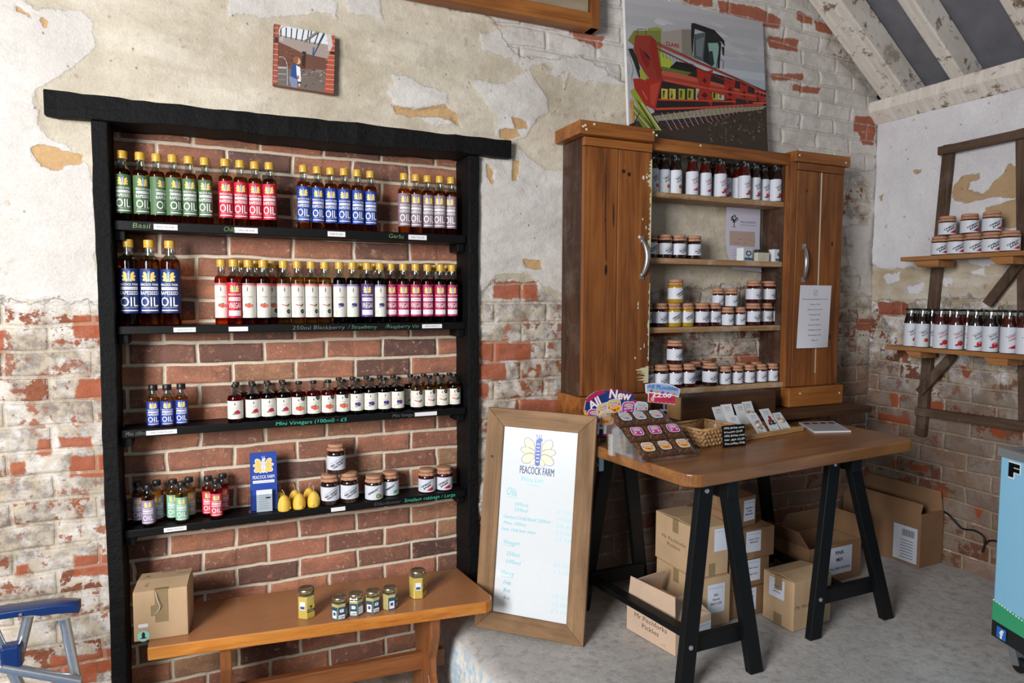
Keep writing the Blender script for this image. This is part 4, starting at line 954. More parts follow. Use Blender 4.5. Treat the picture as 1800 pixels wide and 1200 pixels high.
# jars on the fourth shelf
jb = Proto(jar('jar', 'j', .034, .114, 'jam_d', ['RED ONION', 'CHUTNEY'], None))
for p, d in [((.388, .038, ST[3]), 'left one under the stacked jar'), ((.461, .036, ST[3]), 'right one under the stacked jar')]:
    jb.place(p, -.1, 'tall dark pickle jar on the lowest alcove shelf, '+d, 'paper-covered jars on the lowest alcove shelf')
jb.place((.424, .042, ST[3]+.1148), -.15, 'tall dark pickle jar with torn paper cover stacked on two jars in the alcove', 'paper-covered jars on the lowest alcove shelf')
jg = Proto(jar('jar', 'j', .0345, .094, 'jam_d', ['GARLIC', ''], 'olive', lab=(.04, .62))); jg.place((.566, .036, ST[3]), -.2, 'short jar with olive picture and paper cover, middle of the lowest alcove shelf', 'paper-covered jars on the lowest alcove shelf')
jm = Proto(jar('jar', 'j', .0335, .094, 'jam_d', ['MINT', ''], 'green', lab=(.04, .62))); jm.place((.638, .066, ST[3]), -.1, 'short jar with green mint picture, just right of the olive one in the alcove', 'paper-covered jars on the lowest alcove shelf')
jc = Proto(jar('jar', 'j', .0345, .094, 'jam_r', ['CHILLI', 'JAM'], 'chilli', lab=(.05, .60)))
jc.place((.784, .050, ST[3]), -.3, 'short chilli jam jar at the right of the lowest alcove shelf, left of its pair', 'paper-covered jars on the lowest alcove shelf')
jc.place((.858, .052, ST[3]), -.35, 'short chilli jam jar against the right post of the alcove shelf', 'paper-covered jars on the lowest alcove shelf')
def PV(px, py, ax, val): return Vector([float(x) for x in P(px, py, ax, val)])
def PP(px, py, o, n):
    """pixel ray against the plane through o with normal n"""
    d = _F+_R*(px-900)/FPX+_U*(600-py)/FPX; o = np.array(o, float); n = np.array(n, float)
    return CAMO+d*(((o-CAMO)@n)/(d@n))
# ---------------------------------------------------------------- bench and what stands on it
BZ = .190
t = thing('bench', 'varnished oak bench with curved end legs under the brick alcove', 'bench', (.36, -.12, -.25))
ox, oy, oz = .36, -.12, -.25
def L(x, y, z): return (x-ox, y-oy, z-oz)
top = MB().prism([L(*p, 0)[:2] for p in [(-.205, -.215), (.885, -.342), (.913, -.330), (.922, -.300), (.892, -.012), (-.20, .085)]], BZ-.044+.25, BZ+.25)
build('seat', top, MAT['bench'], t, bevel=.004)
prof = [(-.285, .146), (-.275, .06), (-.235, -.04), (-.235, -.10), (-.28, -.18), (-.325, -.25), (-.285, -.25), (-.20, -.225), (-.12, -.225), (-.06, -.25), (-.02, -.25), (-.03, -.18), (-.075, -.10), (-.075, -.04), (-.04, .06), (-.035, .146)]
for x in (.715, .02):
    build('leg', MB().prism([(p[0]-oy+(.0 if x > .5 else .07), p[1]-oz) for p in prof], x-.018-ox, x+.018-ox, 0), MAT['benchleg'], t, bevel=.004)
build('stretcher', MB().bar(L(-.03, -.115, -.075), L(.78, -.165, -.075), .028, .065), MAT['benchrail'], t, bevel=.003)
def hexjar(r, H, hf, liq, label_f):
    t = thing('honey_jar', 'h', 'jar'); RAD[t.name] = r
    def hp(r, z): return [(r*math.cos(rad(60*i)), r*math.sin(rad(60*i)), z) for i in range(6)]
    def hexs(levels):
        v = []; f = []
        for r_, z in levels: v += hp(r_, z)
        for i in range(len(levels)-1):
            for k in range(6): f.append((i*6+k, i*6+(k+1) % 6, i*6+6+(k+1) % 6, i*6+6+k))
        f.append((5, 4, 3, 2, 1, 0)); f.append(tuple(len(v)-6+k for k in range(6))); return MB().add(v, f)
    build('honey', hexs([(r*.96, 0), (r, .003), (r, hf)]), MAT[liq], t, bevel=.003)
    gl = hexs([(r, hf+.0005), (r, hf+.004), (r*.9, hf+.010)]); gl.lathe([(r*.78, hf+.010), (r*.78, H-.012)], 28); build('glass_shoulder', gl, MAT['glass'], t)
    R = r*.88; build('lid', MB().lathe([(R*.97, H-.014), (R, H-.013), (R, H-.003), (R*.95, H-.0008), (R*.8, H), (R*.75, H-.0006), (0, H-.0006)], 32), MAT['goldlid'], t, smooth=40)
    label_f(t, r*.866, hf); return Proto(t)
def face_xf(ap, ang):   # a flat label on one side face, ap = apothem
    c, s = math.cos(ang), math.sin(ang)
    def f(u, v, k): d = ap+.0005+k; return (u*c+d*s, u*s-d*c, v)
    return f
def big_lab(t, ap, hf):
    k = Ink(.0001); k.rect(-.014, hf*.12, .014, hf*.62, 'c9b13c'); k.rect(-.014, hf*.30, .014, hf*.44, '23243a'); k.text('HONEY', 0, hf*.335, hf*.07, 'f0e8c0', w=.022); k.line([(-.004, hf*.54), (.004, hf*.54)], .004, '2a2a20'); k.line([(0, hf*.48), (0, hf*.6)], .003, '2a2a20')
    k.out('label', t, face_xf(ap, 0))
    k = Ink(.0001); k.rect(-.010, hf*.42, .010, hf*.78, 'e4e6ec'); k.rect(-.008, hf*.46, .008, hf*.58, '39507c'); k.out('back_label', t, face_xf(ap, -rad(60)))
def small_lab(t, ap, hf):
    k = Ink(.0001); k.rect(-.0125, hf*.05, .0125, hf*.82, '1f4a63'); k.rect(-.0105, hf*.10, .0105, hf*.34, 'e9ecf0'); peacock(k, 0, hf*.60, .008, petal='e6e6ea', body='cfd6e0'); k.text('OSM', 0, hf*.15, hf*.13, '20303c', w=.016)
    k.out('label', t, face_xf(ap, 0))
    k = Ink(.0001); k.rect(-.0125, hf*.05, .0125, hf*.82, '1b3f55'); k.rect(-.010, hf*.12, .010, hf*.60, 'e6e8ec')
    for i in range(4): k.rect(-.007, hf*(.5-.09*i), .006, hf*(.52-.09*i), '8f9aa6', up=(i == 0))
    k.text('HONEY', 0, hf*.68, hf*.07, 'dfe6ea', w=.016); k.out('back_label', t, face_xf(ap, rad(60)))
    k = Ink(.0001); k.rect(-.0125, hf*.05, .0125, hf*.82, '1f4a63'); k.rect(-.009, hf*.12, .009, hf*.60, 'e6e8ec'); k.rect(-.005, hf*.3, .005, hf*.5, '4a4a66'); k.out('side_label', t, face_xf(ap, -rad(60)))
hj = hexjar(.0315, .100, .078, 'honey', big_lab); hs = hexjar(.0275, .076, .056, 'honey2', small_lab)
G = 'hexagonal honey jars on the oak bench'
hj.place((.278, -.195, BZ), rad(25), 'large hexagonal yellow honey jar on the bench, leftmost of all', G)
for i, (x, y, a) in enumerate([(.380, -.252, 8), (.436, -.246, -28), (.495, -.250, 18), (.556, -.248, 62)]):
    hs.place((x, y, BZ), rad(a), 'small hexagonal gold-lidded honey jar on the bench, %s of the close four' % ['first', 'second', 'third', 'last'][i], G)
hj.place((.672, -.198, BZ), rad(48), 'large hexagonal yellow honey jar on the bench, rightmost of all', G)

# cardboard boxes ---------------------------------------------------------------
def carton(name, label, loc, rz, w, d, h, mat='card', group=None, tapeit=True, lift=.004, seed=0):
    """closed carton: local x 0..w, y 0..d, front face y=0"""
    t = thing(name, label, 'box', loc, rad(rz), group)
    mb = MB(); mb.box((0, 0, 0), (w, d, h-.003)); build('carton_body', mb, MAT[mat], t, bevel=.0025)
    rs = random.Random(seed); l1, l2 = lift*rs.uniform(.3, 1.6), lift*rs.uniform(.3, 1.6)
    for (y0, y1, l) in ((0.0005, d/2-.001, l1), (d-.0005, d/2+.001, l2)):
        v = [(.001, y0, h-.003), (w-.001, y0, h-.003), (w-.001, y1, h-.001+l), (.001, y1, h-.001+l)]
        v += [(a, b, c+.0022) for a, b, c in v]
        build('flap', MB().add(v, [(0, 3, 2, 1), (4, 5, 6, 7), (0, 1, 5, 4), (1, 2, 6, 5), (2, 3, 7, 6), (3, 0, 4, 7)]), MAT[mat], t)
    if tapeit:
        y = d*.5-.02 if d < w else d*.5
        build('tape', MB().box((-.0006, d*.5-.018, h*.72), (.0, d*.5+.018, h-.002)), MAT['tape'], t)
    return t
def sticker(t, x, z, w, h, lines, d=0.0, side='f', wd=0, dep=0, title=True, head='Mr Pitchforks Pickles'):
    k = Ink(.0001); k.rect(x, z, x+w, z+h, 'd9dfee')
    if title: k.text(head, x+w/2, z+h*.84, h*.055, '7c86a8', w=w*.8)
    for i, s in enumerate(lines): k.text(s, x+w/2, z+h*(.58-.15*i), h*.085, '38383e', w=min(w*.8, len(s)*h*.085*.72), bold=.02)
    xf = on_front(0, 0, 0) if side == 'f' else (lambda u, v, q: (-(.0004+q), dep-u, v))
    return k.out('paper_label', t, xf)
def printed(t, x, z, h, lines, side='f', dep=0, col='6f5a44', w=None):
    k = Ink(.0001)
    for i, s in enumerate(lines): k.text(s, x, z-i*h*1.5, h, col, w=(w[i] if w else None))
    xf = on_front(0, 0, 0) if side == 'f' else (lambda u, v, q: (-(.0004+q), dep-u, v))
    return k.out('printed_name', t, xf)
# carton on the bench
t = carton('cardboard_box', 'taped cardboard box standing on the left end of the oak bench', (-.246, -.160, BZ), -5, .157, .155, .162, 'card', lift=.004, tapeit=False)
mb = MB(); mb.box((.062, -.0008, .055), (.100, 0, .162)); mb.box((.062, -.001, .1603), (.102, .155, .1625)); build('parcel_tape', mb, MAT['tape'], t)
mb = MB(); mb.box((.050, -.0014, .078), (.086, -.0008, .112)); build('tape_patch', mb, MAT['tape'], t)
build('string_handle', MB().tube([(.066, -.003, .155), (.070, -.008, .135), (.078, -.009, .110), (.074, -.004, .095), (.060, -.002, .082)], .0014, 6), MAT['wick'], t, smooth=True)
k = Ink(.0001); k.rrect(.027, .050, .028, .012, 'e8ecef', .3); k.ell(.027, .016, .0185, .0185, '8fd0c0'); k.ell(.027, .016, .016, .016, 'a5dccd')
k.poly([(.017, .008), (.037, .008), (.031, .013), (.032, .022), (.027, .027), (.022, .022), (.023, .013)], '12211f'); k.ell(.027, .024, .004, .005, '12211f')
k.out('round_sticker', t, on_front(0, 0, 0))
k = Ink(.0001); k.text('LONDON', .030, .09, .014, '6d5742', w=.05, rot=1.4); k.text('EST 2017', .04, .045, .008, '6d5742', w=.04, rot=1.4); k.rect(.112, .06, .15, .062, '6d5742'); k.rect(.112, .11, .15, .112, '6d5742', False); k.text('FRAGILE', .13, .085, .009, '6d5742', w=.034)
k.out('printed_name', t, lambda u, v, q: (u, v, .1662+q))

# whiteboard ----------------------------------------------------------------
a = .7214; Ww, Hh = .431, .853
t = thing('price_board', 'whiteboard price list in a rustic wood frame leaning beside the alcove', 'price board', (0, 0, 0))
dv = Vector((math.cos(a), -math.sin(a), 0)); nv = Vector((math.sin(a), math.cos(a), 0)); uv_ = (nv*.09+Vector((0, 0, .853))).normalized()
r_ = .03; d2 = dv*math.cos(r_)-uv_*math.sin(r_); u2 = uv_*math.cos(r_)+dv*math.sin(r_); n2_ = -d2.cross(u2)
Mw = Matrix([[d2[i], n2_[i], u2[i], 0] for i in range(3)]+[[0, 0, 0, 1]])
t.matrix_world = Matrix.Translation((.9045, -.167, .012)) @ Mw
bw_ = .069; T = .028
for nm, pts, mt in (('frame_rail', [(0, 0), (Ww, 0), (Ww-bw_, bw_), (bw_, bw_)], 'boardx'), ('frame_rail', [(0, Hh), (bw_, Hh-bw_), (Ww-bw_, Hh-bw_), (Ww, Hh)], 'boardx'),
                    ('frame_stile', [(0, 0), (bw_, bw_), (bw_, Hh-bw_), (0, Hh)], 'board'), ('frame_stile', [(Ww, 0), (Ww, Hh), (Ww-bw_, Hh-bw_), (Ww-bw_, bw_)], 'board')):
    pts = [(p[0]+(Ww/2-p[0])*.002, p[1]+(Hh/2-p[1])*.001) for p in pts]
    build(nm, MB().prism(pts, 0, T, 1), MAT[mt], t, bevel=.0025)
pan = build('writing_panel', MB().box((bw_-.004, .010, bw_-.004), (Ww-bw_+.004, .020, Hh-bw_+.004)), MAT['white'], t)
k = Ink(.0001); iw, ih = Ww-2*bw_, Hh-2*bw_
def bu(x): return bw_+(x-112)/(487-112)*iw
def bv(y): return Hh-bw_-(y-122)/(1040-122)*ih
peacock(k, bu(293), bv(236), .067, petal='f3ecc6', outl='a5a2c4', body='5d71c0', dots='eef2fa')
k.text('PEACOCK FARM', bu(293), bv(345), .030, '3e4c86', w=.135)
k.out('logo', t, on_front(0, .010, 0), mat=MAT['gloss']); k = Ink(.0001)
k.text('Price List', bu(272), bv(383), .018, '8fdcea', w=.088, shear=.15, jit=.05); k.line([(bu(245), bv(398)), (bu(320), bv(400))], .0016, '8fdcea')
tc = '86d3e0'
BW = lambda n: k.out(n, t, on_front(0, .010, 0), mat=MAT['gloss'])
BW('title_writing'); k = Ink(.0001)
for s, x, y, h_, w_ in (('Oils', 145, 462, .032, .040), ('500ml', 190, 508, .014, .052), ('250ml', 190, 535, .014, .052), ('Garlic/Chilli/Basil 250ml', 136, 575, .014, .185), ('Plain 100ml', 140, 604, .012, .088), ('Garlic Chilli Basil 100ml', 130, 635, .011, .135),
        ('Vinegars', 143, 702, .018, .068), ('250ml', 163, 757, .016, .052), ('100ml', 166, 795, .016, .056), ('Honey', 143, 853, .020, .052)):
    if s in ('Vinegars', 'Honey'): BW('oils_list' if s[0] == 'V' else 'vinegars_list'); k = Ink(.0001)
    k.text(s, bu(x), bv(y), h_, tc, w=w_, al='l', shear=.1, jit=.06)
for y in (470, 708, 862): k.line([(bu(145), bv(y)), (bu(205), bv(y))], .0013, tc)
for s, y in (('11oz', 898), ('8oz', 935), ('4oz', 972)): k.text(s, bu(160), bv(y), .015, '5cb8d8', w=.028, al='l', shear=.1, jit=.06)
BW('honey_list'); k = Ink(.0001)
for s, y in (('£7.00', 520), ('£4.00', 555), ('£4.40', 590), ('£3.00', 620), ('£2.50', 652), ('|', 0), ('£7.00', 775), ('£3.10', 810), ('|', 1), ('£8.80', 925), ('£6.80', 965), ('£4.10', 997)):
    if s == '|': BW('price_column'); k = Ink(.0001); continue
    k.text(s, bu(483), bv(y), .016, 'bfe6ee', w=.060, al='r', jit=.05)

BW('price_column')
build('knot_hole', MB().lathe([(0, 0), (.006, .0), (.006, .002), (0, .002)], 12, c=(.030, 0, 0)), MAT['cable'], t).matrix_local = Matrix.Translation((0.0, .001, Hh-.19)) @ Matrix.Rotation(rad(90), 4, 'X')

MAT['plank2'] = woodmat('worn_painted_shelf', ['7a5636', 'b08a62', 'c9ab88', 'd9cfb8'], 'x', .9, .6, .3, dirt=.6)
# ---------------------------------------------------------------- the reclaimed-wood wall cabinet
t = thing('wall_cabinet', 'reclaimed pine wall cabinet with open jar shelves between two plank doors', 'cabinet', (2.08, -.0, .775)); CX, CZ = 2.08, .775
def CB(x0, y0, z0, x1, y1, z1): return MB().box((x0-CX, y0, z0-CZ), (x1-CX, y1, z1-CZ))
def cpart(name, b, mat, par=None, bev=.003): return build(name, CB(*b), MAT[mat], par or t, bevel=bev)
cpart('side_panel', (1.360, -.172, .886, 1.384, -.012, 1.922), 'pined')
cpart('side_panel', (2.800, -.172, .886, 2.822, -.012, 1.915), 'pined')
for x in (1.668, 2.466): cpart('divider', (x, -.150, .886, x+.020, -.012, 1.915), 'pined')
cpart('cornice', (1.322, -.222, 1.924, 1.672, -.012, 1.976), 'pinex'); cpart('cornice', (1.672, -.168, 1.905, 2.470, -.140, 1.956), 'pinex'); cpart('cornice', (2.470, -.205, 1.917, 2.822, -.012, 1.966), 'pinex')
cpart('top_board', (1.690, -.140, 1.936, 2.470, -.012, 1.954), 'pinex')
def door(x0, x1, z0, z1, split, pin, hx, name_side):
    d = cpart('door', (x0, -.190, z0, split-.0012, -.172, z1-.036), 'pine'); cpart('door_plank', (split+.0012, -.190, z0, x1, -.172, z1-.036), 'pine', d)
    cpart('door_batten', (x0, -.192, z1-.034, x1, -.172, z1), 'pinex', d)
    mb = MB(); pts = []
    for i in range(13):
        s = i/12; pts.append((hx-CX+pin*.010*math.sin(math.pi*s), -.192-.024*math.sin(math.pi*s)**.7, 1.378-CZ+.150*s))
    mb.tube(pts, [.0070+.0035*math.sin(math.pi*i/12) for i in range(13)], 10)
    for z in (1.376, 1.530): mb.lathe([(0, 0), (.011, 0), (.012, .003), (.008, .006)], 14, c=(0, 0, 0)) if False else mb.box((hx-CX-.008, -.196, z-CZ-.012), (hx-CX+.008, -.190, z-CZ+.012))
    build('handle', mb, MAT['steel'], d, smooth=50)
    return d
dl = door(1.360, 1.684, .889, 1.922, 1.520, 1, 1.640, 'left')
k = Ink(.00008)
for (z, zz, w_) in ((1.86, 1.74, .028), (1.74, 1.60, .015), (1.60, 1.45, .020), (1.0, .93, .075), (1.35, 1.20, .008), (1.2, 1.02, .014)):
    n = 22; pts = [(1.684-CX, z-CZ)]+[(1.684-CX-w_*random.uniform(.15, 1.1)*math.sin(math.pi*(i+.5)/(n+1))**.4, z-CZ-(z-zz)*i/n) for i in range(n+1)]+[(1.684-CX, zz-CZ)]; k.poly(pts, 'cfc9a2', up=False)
k.out('old_paint', dl, on_front(0, -.190, 0)); k = Ink(.00008)
for i in range(12): k.ell(1.63-CX+random.uniform(-.02, .04), random.uniform(.95, 1.8)-CZ, random.uniform(.002, .006), random.uniform(.003, .012), 'dcd8cc', up=False, n=7)
k.out('paint_flecks', dl, on_front(0, -.190, 0)); k = Ink(.00008)
k.ell(1.467-CX, 1.40-CZ, .006, .022, '1a100a'); k.ell(1.545-CX, 1.80-CZ, .009, .008, '2a1508', up=False); k.ell(1.572-CX, 1.79-CZ, .008, .009, '2a1508', up=False); k.ell(1.50-CX, 1.62-CZ, .004, .05, '3a2010', up=False); k.line([(1.46-CX, 1.78-CZ), (1.462-CX, 1.60-CZ), (1.468-CX, 1.44-CZ)], .006, '4a280f', up=False)
k.out('wood_knots', dl, on_front(0, -.190, 0))
dr = door(2.500, 2.800, .870, 1.917, 2.652, -1, 2.552, 'right')
k = Ink(.00008); k.rect(2.646-CX, 1.35-CZ, 2.655-CX, 1.88-CZ, 'cfc6a8'); k.rect(2.646-CX, .93-CZ, 2.653-CX, 1.05-CZ, 'cfc6a8', up=False); k.ell(2.735-CX, 1.55-CZ, .006, .012, '22120a', up=False); k.ell(2.74-CX, 1.10-CZ, .005, .012, '22120a', up=False); k.ell(2.56-CX, 1.79-CZ, .005, .008, '3a200f', up=False); k.out('old_paint', dr, on_front(0, -.190, 0))
cpart('face_stile', (2.462, -.188, .870, 2.497, -.150, 1.917), 'pine')
CSH = [1.738, 1.459, 1.160, .893]
for i, z in enumerate(CSH): cpart('cabinet_shelf', (1.688, -.146 if i < 3 else -.175, z-.024, 2.466, -.014, z), 'plank2')
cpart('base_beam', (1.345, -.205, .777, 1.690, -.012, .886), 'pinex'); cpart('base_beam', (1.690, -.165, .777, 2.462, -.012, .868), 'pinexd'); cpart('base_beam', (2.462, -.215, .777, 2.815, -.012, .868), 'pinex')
mb = MB()
for x, z, y in ((1.335, 1.95, -.2222), (1.35, 1.94, -.2222), (1.345, 1.955, -.2222), (1.385, 1.963, -.2222), (1.665, 1.96, -.2222), (1.68, 1.95, -.2222), (2.49, 1.945, -.2052), (2.79, 1.935, -.2052), (1.95, 1.945, -.1682), (2.53, .84, -.2152), (2.79, .83, -.2152)):
    mb.box((x-CX-.004, y-.0012, z-CZ-.004), (x-CX+.004, y, z-CZ+.004))
build('screw_filler', mb, simple('cream_filler', 'e6dfcf', .8), t)
# ledge behind the table and its bracket
t = thing('ledge', 'dark plank ledge running below the cabinet behind the table', 'ledge', (2.2, -.16, .745))
build('ledge_board', MB().box((-.92, -.168, .0), (.68, .146, .030)), MAT['pinexd'], t, bevel=.003)
mb = MB(); bx_ = X0(1056, 830, -.29)-2.2; mb.box((bx_-.010, -.135, -.14), (bx_+.010, -.130, -.004)).box((bx_-.010, -.135, -.004), (bx_+.010, .12, .0)); mb.bar((bx_, -.131, -.13), (bx_, .10, -.006), .006, .006); mb.box((bx_-.010, .138, -.16), (bx_+.010, .146, -.004))
build('shelf_bracket', mb, MAT['steel'], t)
t = thing('wood_block', 'thick dark timber block lying on the ledge under the cabinet shelves', 'timber block', (2.05, -.23, .775)); build('beam_offcut', MB().box((-.262, -.052, 0), (.262, .045, .098)), MAT['pinexd'], t, bevel=.004)
k = Ink(); k.rect(-.052, 0.001, .044, .097, 'a07a50'); k.out('sawn_end', t, lambda u, v, q: (-.2626-q, -u-.004, v))

# cabinet contents
def sauce(liq, kind, words, wc): 
    def lf(t): pickle_label('label', t, .0275, .003, .104, kind, words, fs=.8, wcol=wc)
    t = bottle('sauce_bottle', 's', 'bottle', .0275, .170, .112, .136, .0205, .009, .0232, 'glass', .166, cap='blackcap', liqname='glass_body', labelf=lf, ridged=False)
    return t
def sauceP(liq, kind, words, wc):
    t = thing('sauce_bottle', 's', 'bottle'); r = .0275; RAD[t.name] = .0278
    prof = [(0, 0), (r*.9, 0), (r, .004), (r, .110), (r*.97, .116), (r*.84, .130), (r*.76, .140), (r*.76, .148), (0, .148)]
    build('sauce', MB().lathe(prof, 28), MAT[liq], t, smooth=40)
    up = [(r*.76, .1485), (r*.76, .163)]; build('glass_neck', MB().lathe(up+[(q[0]-.0016, q[1]) for q in reversed(up)]+[up[0]], 28), MAT['glass'], t, smooth=40)
    build('cap', MB().lathe([(r*.82, .161), (r*.84, .162), (r*.84, .169), (r*.8, .170), (0, .170)], 30), MAT['blackcap'], t, smooth=35)
    pickle_label('label', t, r, .003, .104, kind, words, fs=.8, wcol=wc); return Proto(t)
sp_ = {'bbq': sauceP('sauce_b', 'garlic', ['BBQ', 'SAUCE'], '2c2630'), 'swt': sauceP('sauce_r', 'chilli', ['SWEET', 'CHILLI'], 'a01c3c'), 'tom': sauceP('sauce_r', 'tomato', ['TOMATO', 'KETCHUP'], 'a01c2c'), 'brn': sauceP('sauce_b', 'apple', ['BROWN', 'SAUCE'], '2c2630')}
def on_shelf(px, Y, z): return at(px, Y, z)
sd = {'bbq': 'dark garlic-picture sauce bottle', 'swt': 'red sweet chilli sauce bottle', 'tom': 'red tomato sauce bottle', 'brn': 'dark apple-picture sauce bottle'}
for k_, px, Y, d in [('bbq', 1149.5, -.085, 'partly behind the left door'), ('bbq', 1165.7, -.088, 'second from the left'), ('bbq', 1185.5, -.098, 'third from the left'), ('swt', 1216.5, -.105, 'first of two'), ('swt', 1239.4, -.102, 'second of two'), ('bbq', 1254, -.040, 'hidden behind the red ones'),
        ('tom', 1266, -.115, 'leftmost of its kind'), ('tom', 1280.5, -.050, 'half hidden in the back row'), ('tom', 1292, -.070, 'just behind the front one'), ('tom', 1307, -.118, 'front one with a big tomato'), ('brn', 1326, -.105, 'first of four'), ('brn', 1343.6, -.090, 'second of four'), ('brn', 1361, -.112, 'third of four'), ('brn', 1374, -.070, 'fourth of four')]:
    sp_[k_].place(on_shelf(px, Y, CSH[0]), .05*math.sin(px), sd[k_]+' on the top cabinet shelf, '+d, 'sauce bottles on the top cabinet shelf')
def jp(liq, words, kind, small=False):
    return Proto(jar('jar', 'j', .0275 if small else .034, .086 if small else .104, liq, words, kind, lab=(.05, .62) if small else (.17, .64)))
J = {'d': jp('jam_d', ['PICKLED', 'ONION'], None), 'o': jp('jam_d', ['ORANGE', 'CHUTNEY'], 'orange'), 'y': jp('jam_y', ['LEMON', 'CURD'], 'lemon'), 'r': jp('jam_r', ['PLUM', 'JAM'], None), 'k': jp('jam_r', ['DAMSON', 'JAM'], None), 'sd': jp('jam_d', ['CHUTNEY', ''], None, True), 'sr': jp('jam_r', ['CHILLI', ''], None, True), 'c': jp('jam_r', ['CHERRY', 'JAM'], None)}
jn = {'d': 'dark pickle jar', 'o': 'orange-picture jar', 'y': 'yellow curd jar', 'r': 'plum jam jar', 'k': 'damson jam jar', 'sd': 'small chutney jar', 'sr': 'small chilli jar', 'c': 'cherry jam jar'}
for k_, px, Y, d in [('o', 1146.5, -.085, 'partly behind the left door'), ('d', 1166, -.090, 'second from the left'), ('d', 1191, -.095, 'third from the left'), ('d', 1219.5, -.095, 'rightmost of the row')]:
    J[k_].place(on_shelf(px, Y, CSH[1]), .08*math.sin(px*1.3), jn[k_]+' on the second cabinet shelf, '+d, 'jars on the second cabinet shelf')
G3 = 'jars on the third cabinet shelf'
for k_, px, Y, d in [('d', 1136, -.080, 'mostly behind the left door'), ('d', 1156.6, -.095, 'second from the left'), ('y', 1182.6, -.100, 'under the stacked yellow jar'), ('y', 1206, -.095, 'right of the yellow stack'), ('k', 1233, -.100, 'left of two side by side'), ('k', 1255.5, -.090, 'right of two side by side'),
        ('sr', 1277.5, -.115, 'left of the low small pair'), ('sr', 1300, -.105, 'right of the low small pair'), ('r', 1323.5, -.110, 'under the left stacked plum jar'), ('r', 1347.5, -.085, 'under the right stacked plum jar'), ('r', 1367, -.100, 'rightmost of the bottom row')]:
    J[k_].place(on_shelf(px, Y, CSH[2]), .08*math.sin(px*1.3), jn[k_]+' on the third cabinet shelf, '+d, G3)
for k_, px, Y, zz, d in [('y', 1187.5, -.098, .1048, 'stacked on the yellow jar at the left'), ('sr', 1286, -.110, .0868, 'stacked in front on the small pair'), ('r', 1324.5, -.108, .1048, 'stacked, left of the upper pair'), ('r', 1350.5, -.088, .1048, 'stacked, right of the upper pair')]:
    J[k_].place(on_shelf(px, Y, CSH[2]+zz), .2+.08*math.sin(px), jn[k_]+' on the third cabinet shelf, '+d, G3)
J['sd'].place(on_shelf(1262, -.038, CSH[2]), 0, 'small chutney jar in the back row of the third cabinet shelf, carrying another', G3)
J['sd'].place(on_shelf(1262.5, -.040, CSH[2]+.0868), 0, 'small chutney jar stacked at the back of the third cabinet shelf', G3)
G4 = 'jars on the bottom cabinet shelf'
for k_, px, Y, d in [('o', 1140, -.125, 'partly behind the left door'), ('d', 1160.6, -.130, 'second from the left'), ('c', 1184, -.135, 'under the stacked jar'), ('c', 1206.6, -.135, 'just right of the stack'), ('k', 1222, -.060, 'in the back row right of the stack'), ('k', 1238, -.052, 'behind the large front jar'), ('d', 1248, -.140, 'large one standing forward in the middle'),
        ('sd', 1274, -.140, 'first small one'), ('sd', 1295.5, -.135, 'second small one'), ('sr', 1316.5, -.135, 'third small one'), ('sr', 1337.5, -.130, 'fourth small one'), ('sd', 1357.5, -.130, 'fifth small one'), ('sr', 1377, -.125, 'last small one at the right'),
        ('sd', 1303, -.050, 'at the back behind the second small one'), ('sr', 1330, -.048, 'at the back behind the fourth small one'), ('sd', 1356, -.046, 'at the back near the right divider')]:
    J[k_].place(on_shelf(px, Y, CSH[3]), .1*math.sin(px*1.7), jn[k_]+' on the bottom cabinet shelf, '+d, G4)
J['c'].place(on_shelf(1186, -.130, CSH[3]+.1048), .1, 'cherry jam jar stacked alone above the left of the bottom cabinet shelf', G4)
# soaps and leaflet
def soap(px, label, kind):
    x, y, z = on_shelf(px, -.105, CSH[1]); t = thing('soap_box', label, 'soap box', (x, y, z), rad(12 if kind == 0 else 0), 'soap boxes beside the hanging leaflet')
    build('carton_body', MB().box((-.036, -.018, 0), (.036, .018, .060 if kind != 1 else .042)), MAT['white'] if kind != 1 else simple('cream_soap', 'c9c4b6', .6), t, bevel=.002)
    k = Ink(.0001)
    if kind != 1:
        k.rect(-.026, .004, .036, .016, '3f6f9c'); k.line([(.005, .014), (.005, .030)], .003, '2f5a86')
        for i in range(9): k.ell(.005+.018*math.cos(i*.7), .036+.010*math.sin(i*.7), .005, .004, '2f5a86', up=(i == 0))
    else: k.ell(0, .026, .006, .006, 'b5ae9e'); k.text('SOAP', 0, .010, .005, '8f897b', w=.03)
    k.out('print', t, on_front(0, -.018, 0))
    if kind == 1: build('soap_bar', MB().box((-.030, -.014, .0421), (.030, .014, .056)), simple('dark_green_soap', '25332c', .5), t, bevel=.003)
soap(1309, 'white soap carton with blue tree print, left of three below the hanging leaflet', 0); soap(1337.5, 'cream soap box with dark bar on top, middle of the three soaps', 1); soap(1366, 'white soap carton with blue band, rightmost by the divider', 2)
t = thing('leaflet', 'curling printed leaflet with tree drawing hanging inside the cabinet', 'leaflet', (0, 0, 0))
k = Ink(.0001); sx0, sx1 = X0(1274, 370, -.02), X0(1334, 370, -.02); zt = float(P(1300, 366, 1, -.02)[2]); hw = (sx1-sx0)
H_ = .30
def lu(x): return (x-785)/(1115-785)*hw
def lv(y): return -(y-700)/(1180-700)*H_
for i in range(12): k.rect(0, -H_*(i+1)/12, hw, -H_*i/12, 'c9c6d8', up=False)
k.k = 1; k.rect(lu(820), lv(990), lu(1065), lv(875), 'b39a90')
for y in (935, 965): k.rect(lu(822), lv(y+3), lu(1063), lv(y), '6a5a58', up=(y == 935))
k.text('WILD & MYRTLE', lu(995), lv(812), .010, '4a4a58', w=lu(1070)-lu(920)); k.text('HANDMADE NATURAL SOAPS', lu(995), lv(830), .004, '4a4a58', w=lu(1070)-lu(920))
